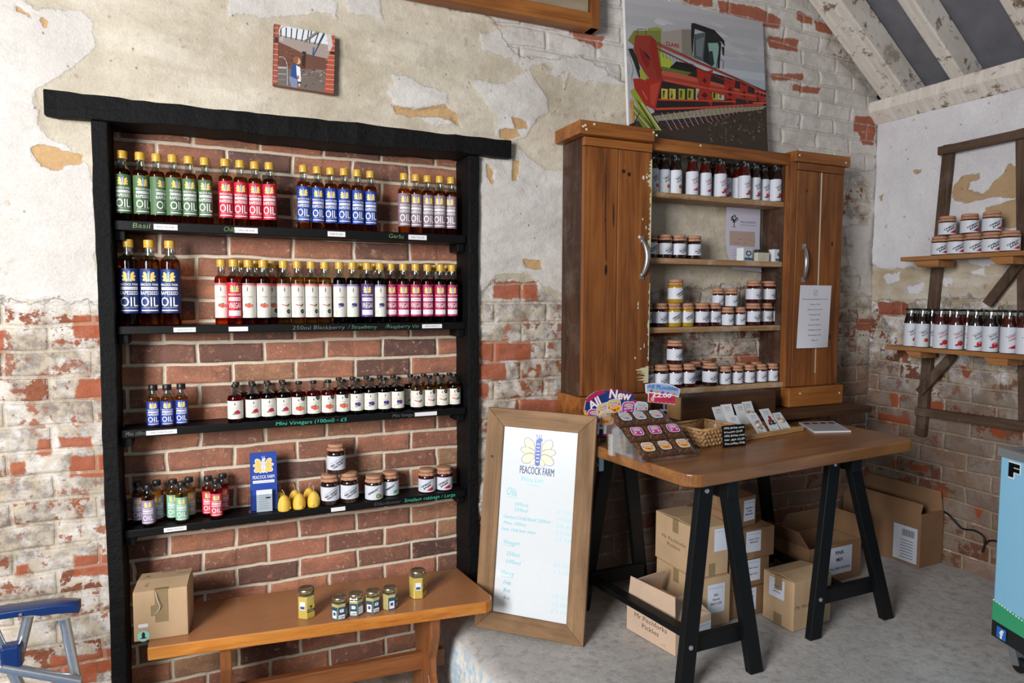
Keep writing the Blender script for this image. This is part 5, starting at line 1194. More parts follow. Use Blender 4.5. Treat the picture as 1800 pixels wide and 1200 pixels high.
k.line([(lu(862), lv(845)), (lu(862), lv(800)), (lu(850), lv(780))], .004, '23232a'); k.line([(lu(862), lv(805)), (lu(880), lv(780))], .003, '23232a', False); k.line([(lu(845), lv(845)), (lu(880), lv(845))], .002, '23232a', False)
for i in range(22): k.ell(lu(862+34*math.cos(i*1.1)*(.4+.6*((i*7) % 5)/4)), lv(785-28*math.sin(i*1.1)*(.4+.6*((i*3) % 5)/4)), .0045, .003, '23232a', i, n=7, up=False)
for y in (1025, 1045, 1065, 1100): k.rect(lu(830), lv(y+2), lu(1060), lv(y), '8a88a0', up=False)
def curl(u, v, q):
    s = max(0, (-v/H_-.45)/.55); return (sx0+u+.03*s*s*(1-u/hw), -.030-q-.02*s*s, zt+v+.01*s*(1-u/hw))
me = k.out('leaflet_sheet', t, curl, split=.02)
# price paper on the right door
t = thing('price_sheet', 'white price sheet taped to the right cabinet door', 'paper sheet', (0, 0, 0))
A_ = [P(1407, 501, 1, -.1935), P(1462, 505, 1, -.1935), P(1400, 612, 1, -.1935)]
px0, pw, pz, ph_ = float(A_[0][0]), float(A_[1][0]-A_[0][0]), float(A_[0][2]), float(A_[0][2]-A_[2][2])
k = Ink(.0001)
for i in range(14): k.rect(0, -ph_*(i+1)/14, pw, -ph_*i/14, 'dadbe6', up=False)
k.k = 1; k.ell(pw*.5, -ph_*.12, .012, .015, '5a5a62'); k.ell(pw*.5, -ph_*.12, .010, .013, 'dadbe6'); k.line([(pw*.47, -ph_*.14), (pw*.53, -ph_*.10)], .002, '5a5a62')
for i, s in enumerate(['Recommended Retail Prices £2.95', 'Pickles £3.30', 'Chutney & Jam £3.70', 'Ketchups £3.50', 'Curds £3.80', 'Sauces & Oils £4', 'Chilli Jam £3.90', 'Marmalade £3.70', 'Mini £2']): k.text(s, pw*.5, -ph_*(.23+.082*i), .0062, '4a4a52', w=min(pw*.85, len(s)*.0052))
k.out('sheet', t, lambda u, v, q: (px0+u-.012*(-v/ph_)+.0, -.1925-q-.012*math.sin(math.pi*min(1, max(0, u/pw)))*(-v/ph_)**2, pz+v), split=.02)

# ---------------------------------------------------------------- pictures on the wall
t = thing('canvas_print', 'large canvas print of a red combine harvester above the cabinet', 'canvas print', (0, 0, 0))
cb0 = Vector((1.64, -.085, 1.962)); cn = Vector((0, -1, -.0)); up_ = Vector((0, .055, .62)).normalized(); cnorm = Vector((1, 0, 0)).cross(up_)
CWd, CHt = .775, .628
mc = Matrix([[1, 0, 0, cb0.x], [0, -cnorm.y, up_.y, cb0.y], [0, -cnorm.z, up_.z, cb0.z], [0, 0, 0, 1]])
build('canvas_frame', MB().box((0, .0005, 0), (CWd, .018, CHt), mc), simple('canvas_edge', 'e4e2e2', .8), t, bevel=.002)
def cuv(zx, zy):
    p = PP(1090+zx/4.614, zy/4.614, cb0, cnorm); d = p-np.array(cb0); return (float(d@np.array((1, 0, 0))), float(d@np.array(up_)))
def clampc(p): return (min(max(p[0], 0), CWd), min(max(p[1], 0), CHt))
k = Ink(.00006)
def C(pts, col, up=True): k.poly([clampc(cuv(*p)) for p in pts], col, up)
def CL(pts, w, col, up=True):
    pts = [clampc(cuv(*p)) for p in pts]; k.line(pts, w/4.614*.0022, col, up)
k.rect(0, 0, CWd, CHt, 'b0afb4')
def band(y0, y1, col):  # cloud bands, drawn along the picture's own slope
    C([(-40, y0-60), (1300, y0+120), (1300, y1+120), (-40, y1-60)], col, up=True)
band(-200, 60, 'b4b3b7'); band(60, 120, 'adacb1'); band(160, 240, 'a9a9ae'); band(290, 360, 'b2b3b8'); band(420, 500, 'a6a9b1'); band(500, 560, 'b3bac2'); band(560, 640, 'a3adba')
for i in range(26):
    q = cuv(random.uniform(100, 1150), random.uniform(60, 480)); 
    if 0 < q[0] < CWd-.06 and .3 < q[1] < CHt-.03: k.ell(min(max(q[0], .06), CWd-.08), q[1], random.uniform(.03, .055), random.uniform(.006, .012), random.choice(['bab9be', 'a8a8ae', 'bfbec2', 'a2a2a9']), -.1, up=True)
C([(-20, 1000), (300, 900), (850, 870), (1200, 830), (1300, 860), (1300, 1260), (-20, 1260)], '3a3029')
for i in range(150):
    x, y = random.uniform(700, 1220), random.uniform(900, 1160); q = cuv(x, y)
    if .01 < q[0] < CWd-.02 and q[1] > .0: k.ell(q[0], q[1], random.uniform(.003, .010), random.uniform(.002, .006), random.choice(['5d4c38', '6f5b42', '2c241d', '483b2c', '7a6850']), random.uniform(-1, 1), n=6, up=(i % 30 == 0))
C([(218, 232), (300, 220), (335, 235), (330, 300), (225, 290)], '8a9440'); C([(60, 330), (110, 250), (330, 250), (330, 540), (420, 560), (330, 560)], '777a3a')
C([(328, 250), (500, 230), (575, 240), (580, 470), (330, 420)], '9a928c'); C([(495, 240), (575, 245), (578, 465), (500, 440)], '807970'); C([(335, 250), (500, 228), (560, 236), (350, 262)], 'aaa29b')
C([(320, 420), (425, 500), (400, 560), (330, 545)], 'a3b03a'); C([(400, 550), (450, 500), (580, 520), (700, 600), (700, 620), (420, 570)], '1c1a1a')
C([(575, 190), (600, 190), (760, 245), (840, 330), (845, 380), (820, 345), (700, 270), (600, 235), (580, 480), (572, 300)], '1d1c1f')
C([(600, 280), (690, 265), (700, 300), (665, 500), (590, 470)], '4e565a'); C([(612, 330), (680, 300), (660, 470), (610, 450)], '6b7478')
C([(690, 260), (790, 290), (810, 360), (775, 560), (670, 500)], '202225'); C([(708, 352), (790, 350), (800, 400), (772, 555), (735, 540)], '7fa39c'); C([(720, 420), (745, 415), (760, 520), (738, 545), (712, 470)], '22302f')
C([(800, 340), (815, 350), (800, 560), (785, 555)], '17181a'); C([(820, 380), (840, 385), (838, 460), (826, 440)], '1d1d1f'); CL([(600, 290), (610, 450)], 6, '151517'); CL([(810, 480), (835, 500), (830, 560)], 4, '2a2a2c')
q1, q2 = cuv(366, 372), cuv(474, 372); k.text('CLAAS', (q1[0]+q2[0])/2, (q1[1]+q2[1])/2-.004, .0175, 'a5262a', w=q2[0]-q1[0], bold=.03)
CL([(135, 290), (135, 240), (205, 238), (205, 285)], 4, '3a3a3c')
C([(230, 560), (420, 560), (640, 600), (860, 650), (1195, 770), (1195, 865), (700, 890), (280, 920), (235, 800)], '241c1b'); C([(330, 540), (620, 600), (620, 650), (335, 590)], '5c6a2a'); C([(620, 560), (840, 620), (1190, 740), (1190, 860), (620, 860), (330, 760)], '2b2220')
for x0 in (330, 395, 470, 540, 610, 740, 790):
    C([(x0, 720), (x0+52, 725), (x0+50, 815), (x0, 810)], random.choice(['b9b04a', '9a9f3a', 'c9c49a', 'b7b39a']), up=(x0 == 330)); C([(x0+12, 735), (x0+30, 738), (x0+26, 800), (x0+8, 795)], '5a2a30', up=False)
C([(330, 590), (400, 590), (620, 650), (740, 680), (1180, 790), (1180, 835), (930, 800), (620, 720), (340, 660)], '9a3a2c'); C([(330, 575), (480, 600), (740, 665), (1000, 735), (1000, 750), (620, 670), (335, 612)], 'b35442', up=True)
C([(120, 290), (245, 292), (285, 330), (320, 560), (340, 640), (330, 660), (230, 640), (150, 520), (105, 400)], '8c3026'); C([(100, 640), (235, 640), (335, 655), (280, 895), (190, 850), (120, 760)], '9e2a20')
C([(245, 300), (285, 335), (335, 620), (300, 640), (235, 420)], '8a241c', up=True); C([(150, 390), (200, 420), (235, 520), (215, 560), (165, 470)], '7b1f19', up=True); C([(240, 690), (320, 670), (272, 870), (240, 840)], 'b53e30', up=True); C([(180, 420), (215, 440), (235, 470), (240, 500)], '241a1a'); CL([(175, 740), (215, 810)], 7, 'd07a68')
C([(60, 400), (95, 395), (130, 470), (165, 590), (150, 640), (110, 520)], '23231f'); C([(150, 570), (175, 560), (215, 630), (200, 655), (160, 640)], '9aa03a'); C([(60, 420), (85, 640), (70, 690), (100, 560)], 'b8b09c')
C([(75, 740), (110, 720), (330, 1060), (280, 1060), (160, 910)], '8f9a35'); C([(75, 820), (150, 900), (250, 1040), (180, 1040), (80, 880)], '6f7a2c'); C([(120, 800), (150, 830), (290, 1050), (270, 1050)], '45431f'); CL([(170, 840), (325, 1060)], 7, 'd8d6c6'); CL([(85, 870), (230, 1040)], 8, 'c9c2ae'); C([(80, 800), (100, 820), (110, 1000), (90, 1000)], 'c98a3c')
CL([(150, 920), (95, 1030)], 8, '1a1a18')
for (x, w_, h0, h1) in ((680, 130, 545, 870), (885, 95, 620, 860), (1000, 70, 665, 855), (1110, 60, 700, 850), (1170, 40, 730, 850)):
    C([(x-w_/2, h0), (x-w_*.2, h0+25), (x+w_*.2, h0+35), (x+w_/2, h0+25), (x+w_*.38, h0+90), (x+w_*.3, (h0+h1)/2), (x+w_/2, h1-60), (x+w_*.42, h1), (x+w_*.1, h1-60), (x-w_*.45, h1-50), (x-w_*.3, (h0+h1)/2), (x-w_*.48, h0+80)], '9c2a1f')
    C([(x-w_*.15, h0+110), (x, h0+85), (x+w_*.15, h0+115), (x, h0+135)], '4a1612'); C([(x-w_*.2, h1-95), (x, h1-120), (x+w_*.2, h1-90), (x, h1-70)], '4a1612', up=False)
for pts, w_, c_ in (([(290, 360), (620, 510), (930, 640), (1195, 765)], 18, 'a33327'), ([(290, 395), (600, 545), (900, 680)], 11, '7b241b'), ([(360, 655), (700, 720), (1090, 785)], 17, 'bf4a3a'), ([(1090, 740), (1195, 770)], 9, 'c9807a'),
        ([(305, 812), (640, 820), (930, 828)], 15, 'b8402f'), ([(1070, 838), (1200, 842)], 9, 'c9706a'), ([(285, 888), (640, 878), (1000, 858), (1150, 852)], 20, 'b94334'), ([(290, 345), (620, 500), (930, 632), (1190, 748)], 5, '1e1413')): CL(pts, w_, c_)
C([(260, 945), (700, 885), (1180, 862), (1150, 890), (700, 950), (300, 1000)], '8f8672'); C([(300, 985), (700, 945), (1000, 905), (700, 985), (320, 1040)], '2e2a2c')
for i in range(17):
    x = 330+i*50*(1-.012*i); y = 940-i*4.2; l = 140*(1-i*.045); CL([(x, y-20), (x+l*.62, y+l*.9)], 5.5 if i < 8 else 4, 'b9a9a6', up=(i == 0)); CL([(x+l*.62, y+l*.9), (x+l*.25, y+l*.6)], 5, '8f2f2c', up=False)
for i in range(26): x = 320+i*32; CL([(x, 905-i*1.6), (x+3, 955-i*2)], 3, '2a2422', up=(i == 0))
for i in range(9): CL([(330+i*28, 410+i*13), (345+i*28, 470+i*12)], 3, '2a1c1a', up=(i == 0))
k.v = [(p[0], p[1], p[2]) for p in k.v]
cm3 = mc
k.out('printed_picture', t, lambda u, v, q: tuple(cm3 @ Vector((u, -.0004-q, v))))

t = thing('photo_tile', 'small square photo print of a child in a ruined barn, high on the wall', 'photo print', (0, 0, 0))
sy = -.032; c4 = [PV(484, 40, 1, sy), PV(592, 63, 1, sy), PV(585, 164, 1, sy), PV(479.5, 149, 1, sy)]
ang = rad(1.5); so = PV(479.5, 149, 1, sy); SW, SH = .206, .206
smx = Matrix.Translation(so) @ Matrix.Rotation(rad(2.0), 4, 'Y')
build('photo_block', MB().box((0, .0003, 0), (SW, .022, SH), smx), simple('photo_block_edge', '8a4b38', .5), t, bevel=.003)
smi = smx.inverted()
def suv(zx, zy):
    p = smi @ PV(460+zx/8, 30+zy/8, 1, sy); return (min(max(p.x, .0005), SW-.0005), min(max(p.z, .0005), SH-.0005))
k = Ink(.00006)
def S(pts, col, up=True): k.poly([suv(*p) for p in pts], col, up)
def SL(pts, w, col, up=True): k.line([suv(*p) for p in pts], w*.00024, col, up)
k.rect(.0005, .0005, SW-.0005, SH-.0005, '5d4a42')
S([(230, 100), (1000, 200), (1000, 420), (600, 330), (240, 250)], 'd9dde2'); S([(230, 250), (600, 335), (1000, 400), (1000, 600), (700, 540), (500, 500), (240, 430)], '9f918a'); S([(240, 350), (400, 420), (560, 500), (930, 590), (930, 760), (230, 720)], '6b4436'); S([(570, 480), (625, 490), (610, 720), (560, 720)], '33221c')
S([(220, 720), (900, 740), (900, 1060), (210, 960)], '6f625a'); S([(260, 250), (300, 255), (310, 340), (250, 330)], 'b5a9a2')
for i in range(40): 
    x, y = random.uniform(560, 880), random.uniform(740, 960); SL([(x, y), (x+random.uniform(-60, 60), y+random.uniform(-30, 40))], random.uniform(5, 10), random.choice(['9d8f84', '3c332d', '4d423a', 'b9aea4', '5a4d44']), up=(i % 10 == 0))
for i in range(26):
    x, y = random.uniform(250, 560), random.uniform(420, 700); S([(x, y), (x+40, y+8), (x+38, y+26), (x-2, y+18)], random.choice(['7b4a38', '5a382c', '84543e']), up=(i % 10 == 0))
for x0, x1 in ((270, 268), (345, 340), (420, 412), (500, 480), (590, 560), (660, 635), (700, 670), (800, 740), (870, 790)): SL([(x0, 110+x0*.12), (x1, 220+x0*.2)], 14, '3a3a42', up=(x0 == 270))
SL([(600, 350), (780, 215)], 36, '8a827c'); SL([(610, 345), (790, 225)], 8, '3a3431'); SL([(715, 560), (880, 240)], 14, '31435a'); SL([(715, 550), (730, 430)], 18, '2f6296')
SL([(225, 710), (340, 715)], 26, 'a9adb3'); SL([(225, 800), (340, 805)], 20, '8d8f93'); SL([(225, 880), (340, 885)], 20, '77777a'); SL([(240, 565), (300, 560), (340, 610), (360, 680), (360, 960)], 12, 'a5a7ab')
S([(385, 830), (440, 850), (500, 880), (500, 1000), (420, 985), (390, 890)], '7b86a6'); S([(440, 655), (500, 680), (495, 880), (410, 830), (415, 720)], '274b86'); S([(485, 680), (540, 710), (548, 800), (550, 915), (510, 910), (490, 800)], 'dfe3ea'); S([(500, 825), (525, 825), (525, 875), (500, 870)], 'b5604f'); S([(508, 908), (552, 912), (550, 935), (508, 930)], '26335e'); S([(515, 935), (545, 938), (540, 980), (512, 978)], 'd9a08a')
S([(445, 575), (480, 560), (525, 570), (545, 620), (548, 650), (515, 668), (490, 660), (460, 640)], 'd9a283'); S([(440, 600), (445, 570), (490, 555), (525, 568), (510, 610), (505, 650), (480, 660), (450, 640)], '8a5a3e'); 
S([(190, 75), (270, 90), (235, 200), (235, 400), (215, 945), (155, 935), (180, 400)], 'a3503e'); S([(975, 260), (1045, 270), (1010, 1080), (880, 1060), (900, 800), (930, 600), (950, 490)], 'b0503a'); S([(270, 90), (330, 100), (270, 160), (240, 260), (235, 200)], 'c9c2be'); S([(900, 230), (975, 260), (1000, 400), (960, 480), (930, 480), (930, 350)], 'c5beba')
for i in range(11): SL([(160, 150+i*75), (232, 158+i*75)], 7, 'd3b0a2', up=(i == 0)); SL([(900, 330+i*68), (1035, 345+i*68)], 7, 'd3b0a2', up=False)
S([(180, 285), (230, 290), (228, 370), (178, 360)], '4a2a26'); S([(965, 485), (1030, 490), (1025, 530), (962, 525)], '33201e', up=False)
k.out('printed_picture', t, lambda u, v, q: tuple(smx @ Vector((u, -.0004-q, v))))

t = thing('wall_hatch', 'orange pine framed hatch high on the wall, cut off by the top edge', 'framed hatch', (1.1, -.02, 2.39))
hb = lambda x0, y0, z0, x1, y1, z1: MB().box((x0-1.1, y0+.02, z0-2.39), (x1-1.1, y1+.02, z1-2.39))
build('frame_rail', hb(.55, -.075, 2.392, 1.492, -.010, 2.452), MAT['pinex'], t, bevel=.003); build('frame_stile', hb(1.452, -.078, 2.392, 1.494, -.010, 3.0), MAT['pine'], t, bevel=.003); build('frame_stile', hb(.52, -.078, 2.392, .560, -.010, 3.0), MAT['pine'], t, bevel=.003)
build('panel', hb(.56, -.030, 2.452, 1.452, -.015, 3.0), woodmat('weathered_panel', ['7d6f5e', '9c8d79', 'b5a791', '5d5244'], 'x', .8, .7), t); build('cover_board', hb(.7, -.060, 2.430, 1.448, -.031, 2.72), woodmat('grey_beige_board', ['8d7b66', 'a8967e', 'bcab93', '6d5f50'], 'x', .8, .7), t, bevel=.002)
# ---------------------------------------------------------------- trestle table
TZ = .730; ta = math.atan2(.093, 1.178)
t = thing('trestle_table_top', 'worn pine tabletop with rounded corners resting on two black trestles', 'tabletop', (1.366, -.872, TZ-.043), ta)
w_, d_ = 1.200, .545; pts = []
for cx, cy, a0, R_ in ((w_-.05, .05, -90, .05), (w_-.03, d_-.03, 0, .03), (.03, d_-.03, 90, .03), (.06, .06, 180, .06)):
    for i in range(7): pts.append((cx+R_*math.cos(rad(a0+15*i)), cy+R_*math.sin(rad(a0+15*i))))
sh = -.0
pts = [(p[0]+(-.010 if p[0] < .5 else .03)*p[1]/d_, p[1]) for p in pts]
build('tabletop', MB().prism(pts, 0, .043), MAT['table'], t, bevel=.005, seg=3)
def trestle(label, feetF, feetR, apxF, apxR, yF, yR, lb=None):
    t = thing('trestle', label, 'trestle', ((feetF[0]+feetF[1])/2, (yF+yR)/2, 0)); ox, oy = t.location.x, t.location.y
    zt = TZ-.0445
    build('ridge_beam', MB().bar((apxF-ox+.045, yF-.035-oy, zt-.032), (apxR-ox+.045, yR+.03-oy, zt-.032), .045, .062), MAT['trestle'], t, bevel=.003)
    for feet, ax, y, nm in ((feetF, apxF, yF, 'f'), (feetR, apxR, yR, 'r')):
        for s, fx in zip((-1, 1), feet):
            top = Vector((ax+s*.046-ox, y-oy, zt-.006)); bot = Vector((fx-ox, y-oy-(.03 if nm == 'f' else -.03), 0)); dv = (top-bot).normalized()
            mb = MB(); hw = .029
            v = [(bot.x-hw, bot.y-.014, 0), (bot.x+hw, bot.y-.014, 0), (bot.x+hw, bot.y+.014, 0), (bot.x-hw, bot.y+.014, 0), (top.x-hw, top.y-.014, top.z), (top.x+hw, top.y-.014, top.z), (top.x+hw, top.y+.014, top.z), (top.x-hw, top.y+.014, top.z)]
            mb.add(v, [(0, 3, 2, 1), (4, 5, 6, 7), (0, 1, 5, 4), (1, 2, 6, 5), (2, 3, 7, 6), (3, 0, 4, 7)]); lg = build('leg', mb, MAT['trestle'], t, bevel=.0025)
            if nm == 'f':
                b = MB(); p1 = bot.lerp(top, .22)
                for q in ((p1 if s < 0 else None), (bot.lerp(top, .965) if s < 0 else None)):
                    if q is not None: b.lathe([(0, 0), (.0085, 0), (.0075, .003), (0, .004)], 12); b.v[-48:] = [(q.x+p[0], q.y-.0145-p[2], q.z+p[1]) for p in b.v[-48:]]
                if b.v: build('bolt', b, MAT['screw'], lg)
        fl = bot_z = .14; k0 = .14/(zt-.006)
        xl = feet[0]+(ax-.046-feet[0])*k0; xr = feet[1]+(ax+.046-feet[1])*k0
        c = build('cross_brace', MB().bar((xl-ox, y-oy-(.002 if nm == 'f' else -.002), .14), (xr-ox, y-oy-(.002 if nm == 'f' else -.002), .14), .026, .055), MAT['trestle'], t, bevel=.002)
    build('long_brace', MB().bar(((lb or (apxF, 0))[0]-ox, yF-oy+.014, .140), ((lb or (0, apxR))[1]-ox, yR-oy-.014, .140), .045, .022), MAT['trestle'], t, bevel=.002)
trestle('black wooden trestle under the left end of the pine table', (1.385, 1.690), (1.370, 1.670), 1.525, 1.515, -.800, -.225, (1.475, 1.405))
trestle('black wooden trestle under the right half of the pine table', (2.062, 2.468), (2.12, 2.50), 2.215, 2.300, -.715, -.140, (2.268, 2.31))

# ---------------------------------------------------------------- cartons below the table
gA = 'pickle cartons stored under the table'
t = carton('cardboard_box', 'lower cardboard carton with a BBQ label, at the left of the stacks', (1.692, -.520, 0), 0, .165, .26, .198, 'card', gA, seed=1, lift=.0003); sticker(t, .052, .055, .085, .115, ['BBQ', 'Sauce', '06/11/25'])
t = carton('cardboard_box', 'tall carton resting on the BBQ carton, printed on its left side', (1.694, -.512, .2005), 1, .158, .26, .198, 'card', gA, seed=2); sticker(t, .085, .095, .070, .09, ['', '']); printed(t, .12, .10, .016, ['Mr Pitchforks', 'Pickles'], 's', .26, w=[.15, .08])
mb = MB(); mb.box((.060, -.0006, .0), (.092, .0, .05)); build('tape', mb, MAT['tape'], t)
t = carton('cardboard_box', 'brown carton with a strawberry label, bottom of the right-hand stack', (1.872, -.500, 0), -2, .175, .22, .118, 'cardd', gA, seed=3, lift=.0003); sticker(t, .058, .020, .078, .092, ['Strawberry', 'Conserve', '28/08/26'])
t = carton('cardboard_box', 'brown carton with a red onion label, second in the right-hand stack', (1.868, -.505, .1210), 0, .205, .22, .118, 'cardd', gA, seed=4, lift=.0003); sticker(t, .085, .022, .072, .088, ['Red onion', '', '04/11/25'])
t = carton('cardboard_box', 'brown carton with a lemon curd label, third in the right-hand stack', (1.862, -.515, .2405), 0, .225, .22, .122, 'cardd', gA, seed=5, lift=.0003); sticker(t, .075, .028, .078, .085, ['Lemon Curd', '28/03/26'])
mb = MB(); mb.box((.088, -.0006, .0), (.118, .0, .028)); build('tape', mb, MAT['tape'], t)
t = carton('cardboard_box', 'brown carton on top of the right-hand stack, close under the tabletop', (1.872, -.500, .3648), 9, .152, .18, .122, 'cardd', gA, seed=6); sticker(t, .075, .022, .068, .085, ['Breakfast', 'Orange', 'Marmalade'])
printed(t, .10, .06, .014, ['Mr Pitchforks'], 's', .20, w=[.12])
# the carton standing alone
f0, f1, f2 = Vector((2.027, -.680)), Vector((2.239, -.668)), Vector((2.007, -.548))
t = carton('cardboard_box', 'cardboard carton standing on its own between the two trestles', (2.027, -.680, 0), math.degrees(math.atan2(.010, .212)), .212, .150, .196, 'card', gA, seed=7, lift=.014)
sticker(t, .030, .105, .075, .075, ['Brown', 'Sauce', '28/03/26'], side='s', dep=.150); printed(t, .075, .085, .016, ['Mr Pitchforks'], w=[.125]); mb = MB(); mb.box((-.0006, .055, 0), (0, .095, .045)); build('tape', mb, MAT['tape'], t)
# open cartons
def open_carton(name, label, loc, rz, w, d, h, mat, flaps, group=None, wall=.004):
    t = thing(name, label, 'box', loc, rad(rz), group); mb = MB()
    mb.box((0, 0, 0), (w, d, wall)).box((0, 0, wall), (w, wall, h)).box((0, d-wall, wall), (w, d, h)).box((0, wall, wall), (wall, d-wall, h)).box((w-wall, wall, wall), (w, d-wall, h))
    build('carton_body', mb, MAT[mat], t)
    for side, ln, ang in flaps:   # ang from straight up, positive = outwards
        a = rad(ang); c, s = math.cos(a)*ln, math.sin(a)*ln; e = .004
        if side == 'f': v = [(e, 0, h), (w-e, 0, h), (w-e-.01, -s, h+c), (e+.01, -s, h+c)]; n = Vector((0, -math.cos(a), -math.sin(a)))
        elif side == 'b': v = [(w-e, d, h), (e, d, h), (e+.01, d+s, h+c), (w-e-.01, d+s, h+c)]; n = Vector((0, math.cos(a), -math.sin(a)))
        elif side == 'l': v = [(0, d-e, h), (0, e, h), (-s, e+.008, h+c), (-s, d-e-.008, h+c)]; n = Vector((-math.cos(a), 0, -math.sin(a)))
        else: v = [(w, e, h), (w, d-e, h), (w+s, d-e-.008, h+c), (w+s, e+.008, h+c)]; n = Vector((math.cos(a), 0, -math.sin(a)))
        v = [Vector(q) for q in v]; v += [q-n*.003 for q in v]
        build('flap', MB().add(v, [(0, 1, 2, 3), (7, 6, 5, 4), (0, 4, 5, 1), (1, 5, 6, 2), (2, 6, 7, 3), (3, 7, 4, 0)]), MAT[mat], t)
    return t
t = open_carton('cardboard_box', 'open pale carton with raised flaps behind the left trestle leg, printed with a pickle name', (1.500, -.640, 0), 10, .190, .250, .112, 'cardp', [('l', .10, -3), ('b', .10, -20), ('f', .10, -62), ('r', .075, -70)], gA)
printed(t, .125, .065, .019, ['Mr Pitchforks', 'Pickles'], 's', .250, w=[.165, .085], col='54483f'); printed(t, .19, .012, .008, ['x 12'], 's', .250, w=[.02])
sticker(t, .105, .0, .085, .085, ['Chutney', ''], )
t = open_carton('cardboard_box', 'dark open carton with a PINK MIX label behind the right trestle', (2.400, -.415, 0), 1, .335, .20, .175, 'cardd', [('l', .10, 35), ('b', .13, -25), ('r', .10, 20)], gA)
k = Ink(.0001); k.rect(.115, .035, .275, .160, 'ccd4e6'); k.text('PINK', .195, .125, .017, '2a2a30', w=.058, bold=.03); k.text('MIX', .195, .093, .017, '2a2a30', w=.044, bold=.03); k.text('11Kg BBE 04/2026', .195, .056, .011, '2a2a30', w=.140, bold=.02); k.out('paper_label', t, on_front(0, 0, 0))
t = open_carton('cardboard_box', 'large dark open carton in the far corner with a barcode label', (3.070, -.465, 0), 2, .172, .42, .262, 'cardd', [('r', .09, -4), ('l', .05, -35)], gA)
k = Ink(.0001); k.rect(.015, .012, .135, .185, 'c6cbd8')
for i in range(14): k.rect(.058+i*.0045, .135, .0598+i*.0045+.0006*(i % 3), .168, '26262c', up=(i == 0))
for i in range(7): k.rect(.050+.004*(i % 2), .112-.014*i, .115, .115-.014*i, '4a4a54', up=(i == 0))
k.out('paper_label', t, lambda u, v, q: (-(.0004+q), .15-u, v))
t = thing('crumpled_paper', 'scrap of white paper poking out of the dark corner carton', 'paper scrap', (3.12, -.30, .235)); build('paper_scrap', MB().add([(-.03, -.05, .0), (.0, -.03, .03), (.03, .0, .01), (.01, .05, .035), (-.02, .03, .02), (.0, .0, .045)], [(0, 1, 5), (1, 2, 5), (2, 3, 5), (3, 4, 5), (4, 0, 5), (0, 4, 3, 2, 1)]), MAT['white'], t)

# ---------------------------------------------------------------- on the tabletop
TT = TZ+.0004
MAT['brownie'] = None
m, nt, bs = newmat('wrapped_chocolate_slab'); MAT['brownie'] = m
n = noise(nt, coords(nt), 130, 5, .7); nt.links.new(ramp(nt, n, [(.35, '2e1a12'), (.55, '55351f'), (.72, '9a7048')]), bs.inputs['Base Color']); bs.inputs['Roughness'].default_value = .25; bs.inputs['Coat Weight'].default_value = 1.0; bs.inputs['Coat Roughness'].default_value = .12
bump(nt, bs, noise(nt, coords(nt), 60, 4, .6), .8, .006)
t = thing('display_stand', 'clear acrylic stepped stand holding wrapped brownies on the table', 'display stand', (1.44, -.57, TT))
mb = MB(); X0_, Y0_ = 1.44, -.57
mb.box((-.118, -.098, 0), (.125, .12, .003)); mb.box((-.118, -.098, .003), (.125, -.095, .022))
for i, (y, z) in enumerate(((-.088, .012), (-.012, .052), (.060, .092))):
    M_ = Matrix.Translation((0, y, z)) @ Matrix.Rotation(rad(30), 4, 'X'); mb.box((-.115, 0, 0), (.122, .078, .0025), M_)
for x in (-.118, .122): mb.add([(x, -.098, .0), (x+.003, -.098, .0), (x+.003, -.098, .018), (x, -.098, .018), (x, .13, 0), (x+.003, .13, 0), (x+.003, .13, .135), (x, .13, .135)], [(0, 1, 2, 3), (7, 6, 5, 4), (0, 4, 5, 1), (1, 5, 6, 2), (2, 6, 7, 3), (3, 7, 4, 0)])
for x in (-.16, -.15): mb.box((x, .02, 0), (x+.003, .05, .075))
build('acrylic_steps', mb, MAT['acrylic'], t)
def packet(label, px, py, row, tint):
    y = -.57+(-.062, .012, .088)[row]; zc = TT+(.044, .084, .124)[row]
    q = P(px, py, 1, y); x = float(q[0])
    t = thing('wrapped_brownie', label, 'wrapped cake', (x, y-.005, zc-.008), 0, 'wrapped brownies on the acrylic stand'); t.rotation_euler = (rad(30), 0, rad(-4+6*math.sin(px)))
    rs = random.Random(px); v = []; f = []; nu, nv = 12, 10; hw_, hh_ = .037, .038
    for j in range(nv+1):
        for i in range(nu+1):
            u, w2 = i/nu*2-1, j/nv*2-1; e = max(abs(u), abs(w2)); z = .010*(1-e**6)+.0016*rs.uniform(-1, 1)*(e < .95)
            v.append((u*hw_, w2*hh_, z))
    f = [(j*(nu+1)+i, j*(nu+1)+i+1, (j+1)*(nu+1)+i+1, (j+1)*(nu+1)+i) for j in range(nv) for i in range(nu)]
    mb = MB().add(v, f); mb.add([(-hw_, -hh_, 0), (hw_, -hh_, 0), (hw_, hh_, 0), (-hw_, hh_, 0), (-hw_, -hh_, -.006), (hw_, -hh_, -.006), (hw_, hh_, -.006), (-hw_, hh_, -.006)], [(7, 6, 5, 4)[::-1], (0, 4, 5, 1), (1, 5, 6, 2), (2, 6, 7, 3), (3, 7, 4, 0)])
    build('cake_slab', mb, MAT['brownie'], t, smooth=40)
    k = Ink(.0002); flook(k, 0, 0, .046, .044, tint); k.out('round_label', t, lambda u, v, q: (u, v, .0125+q), mat=MAT['gloss'])
    return t
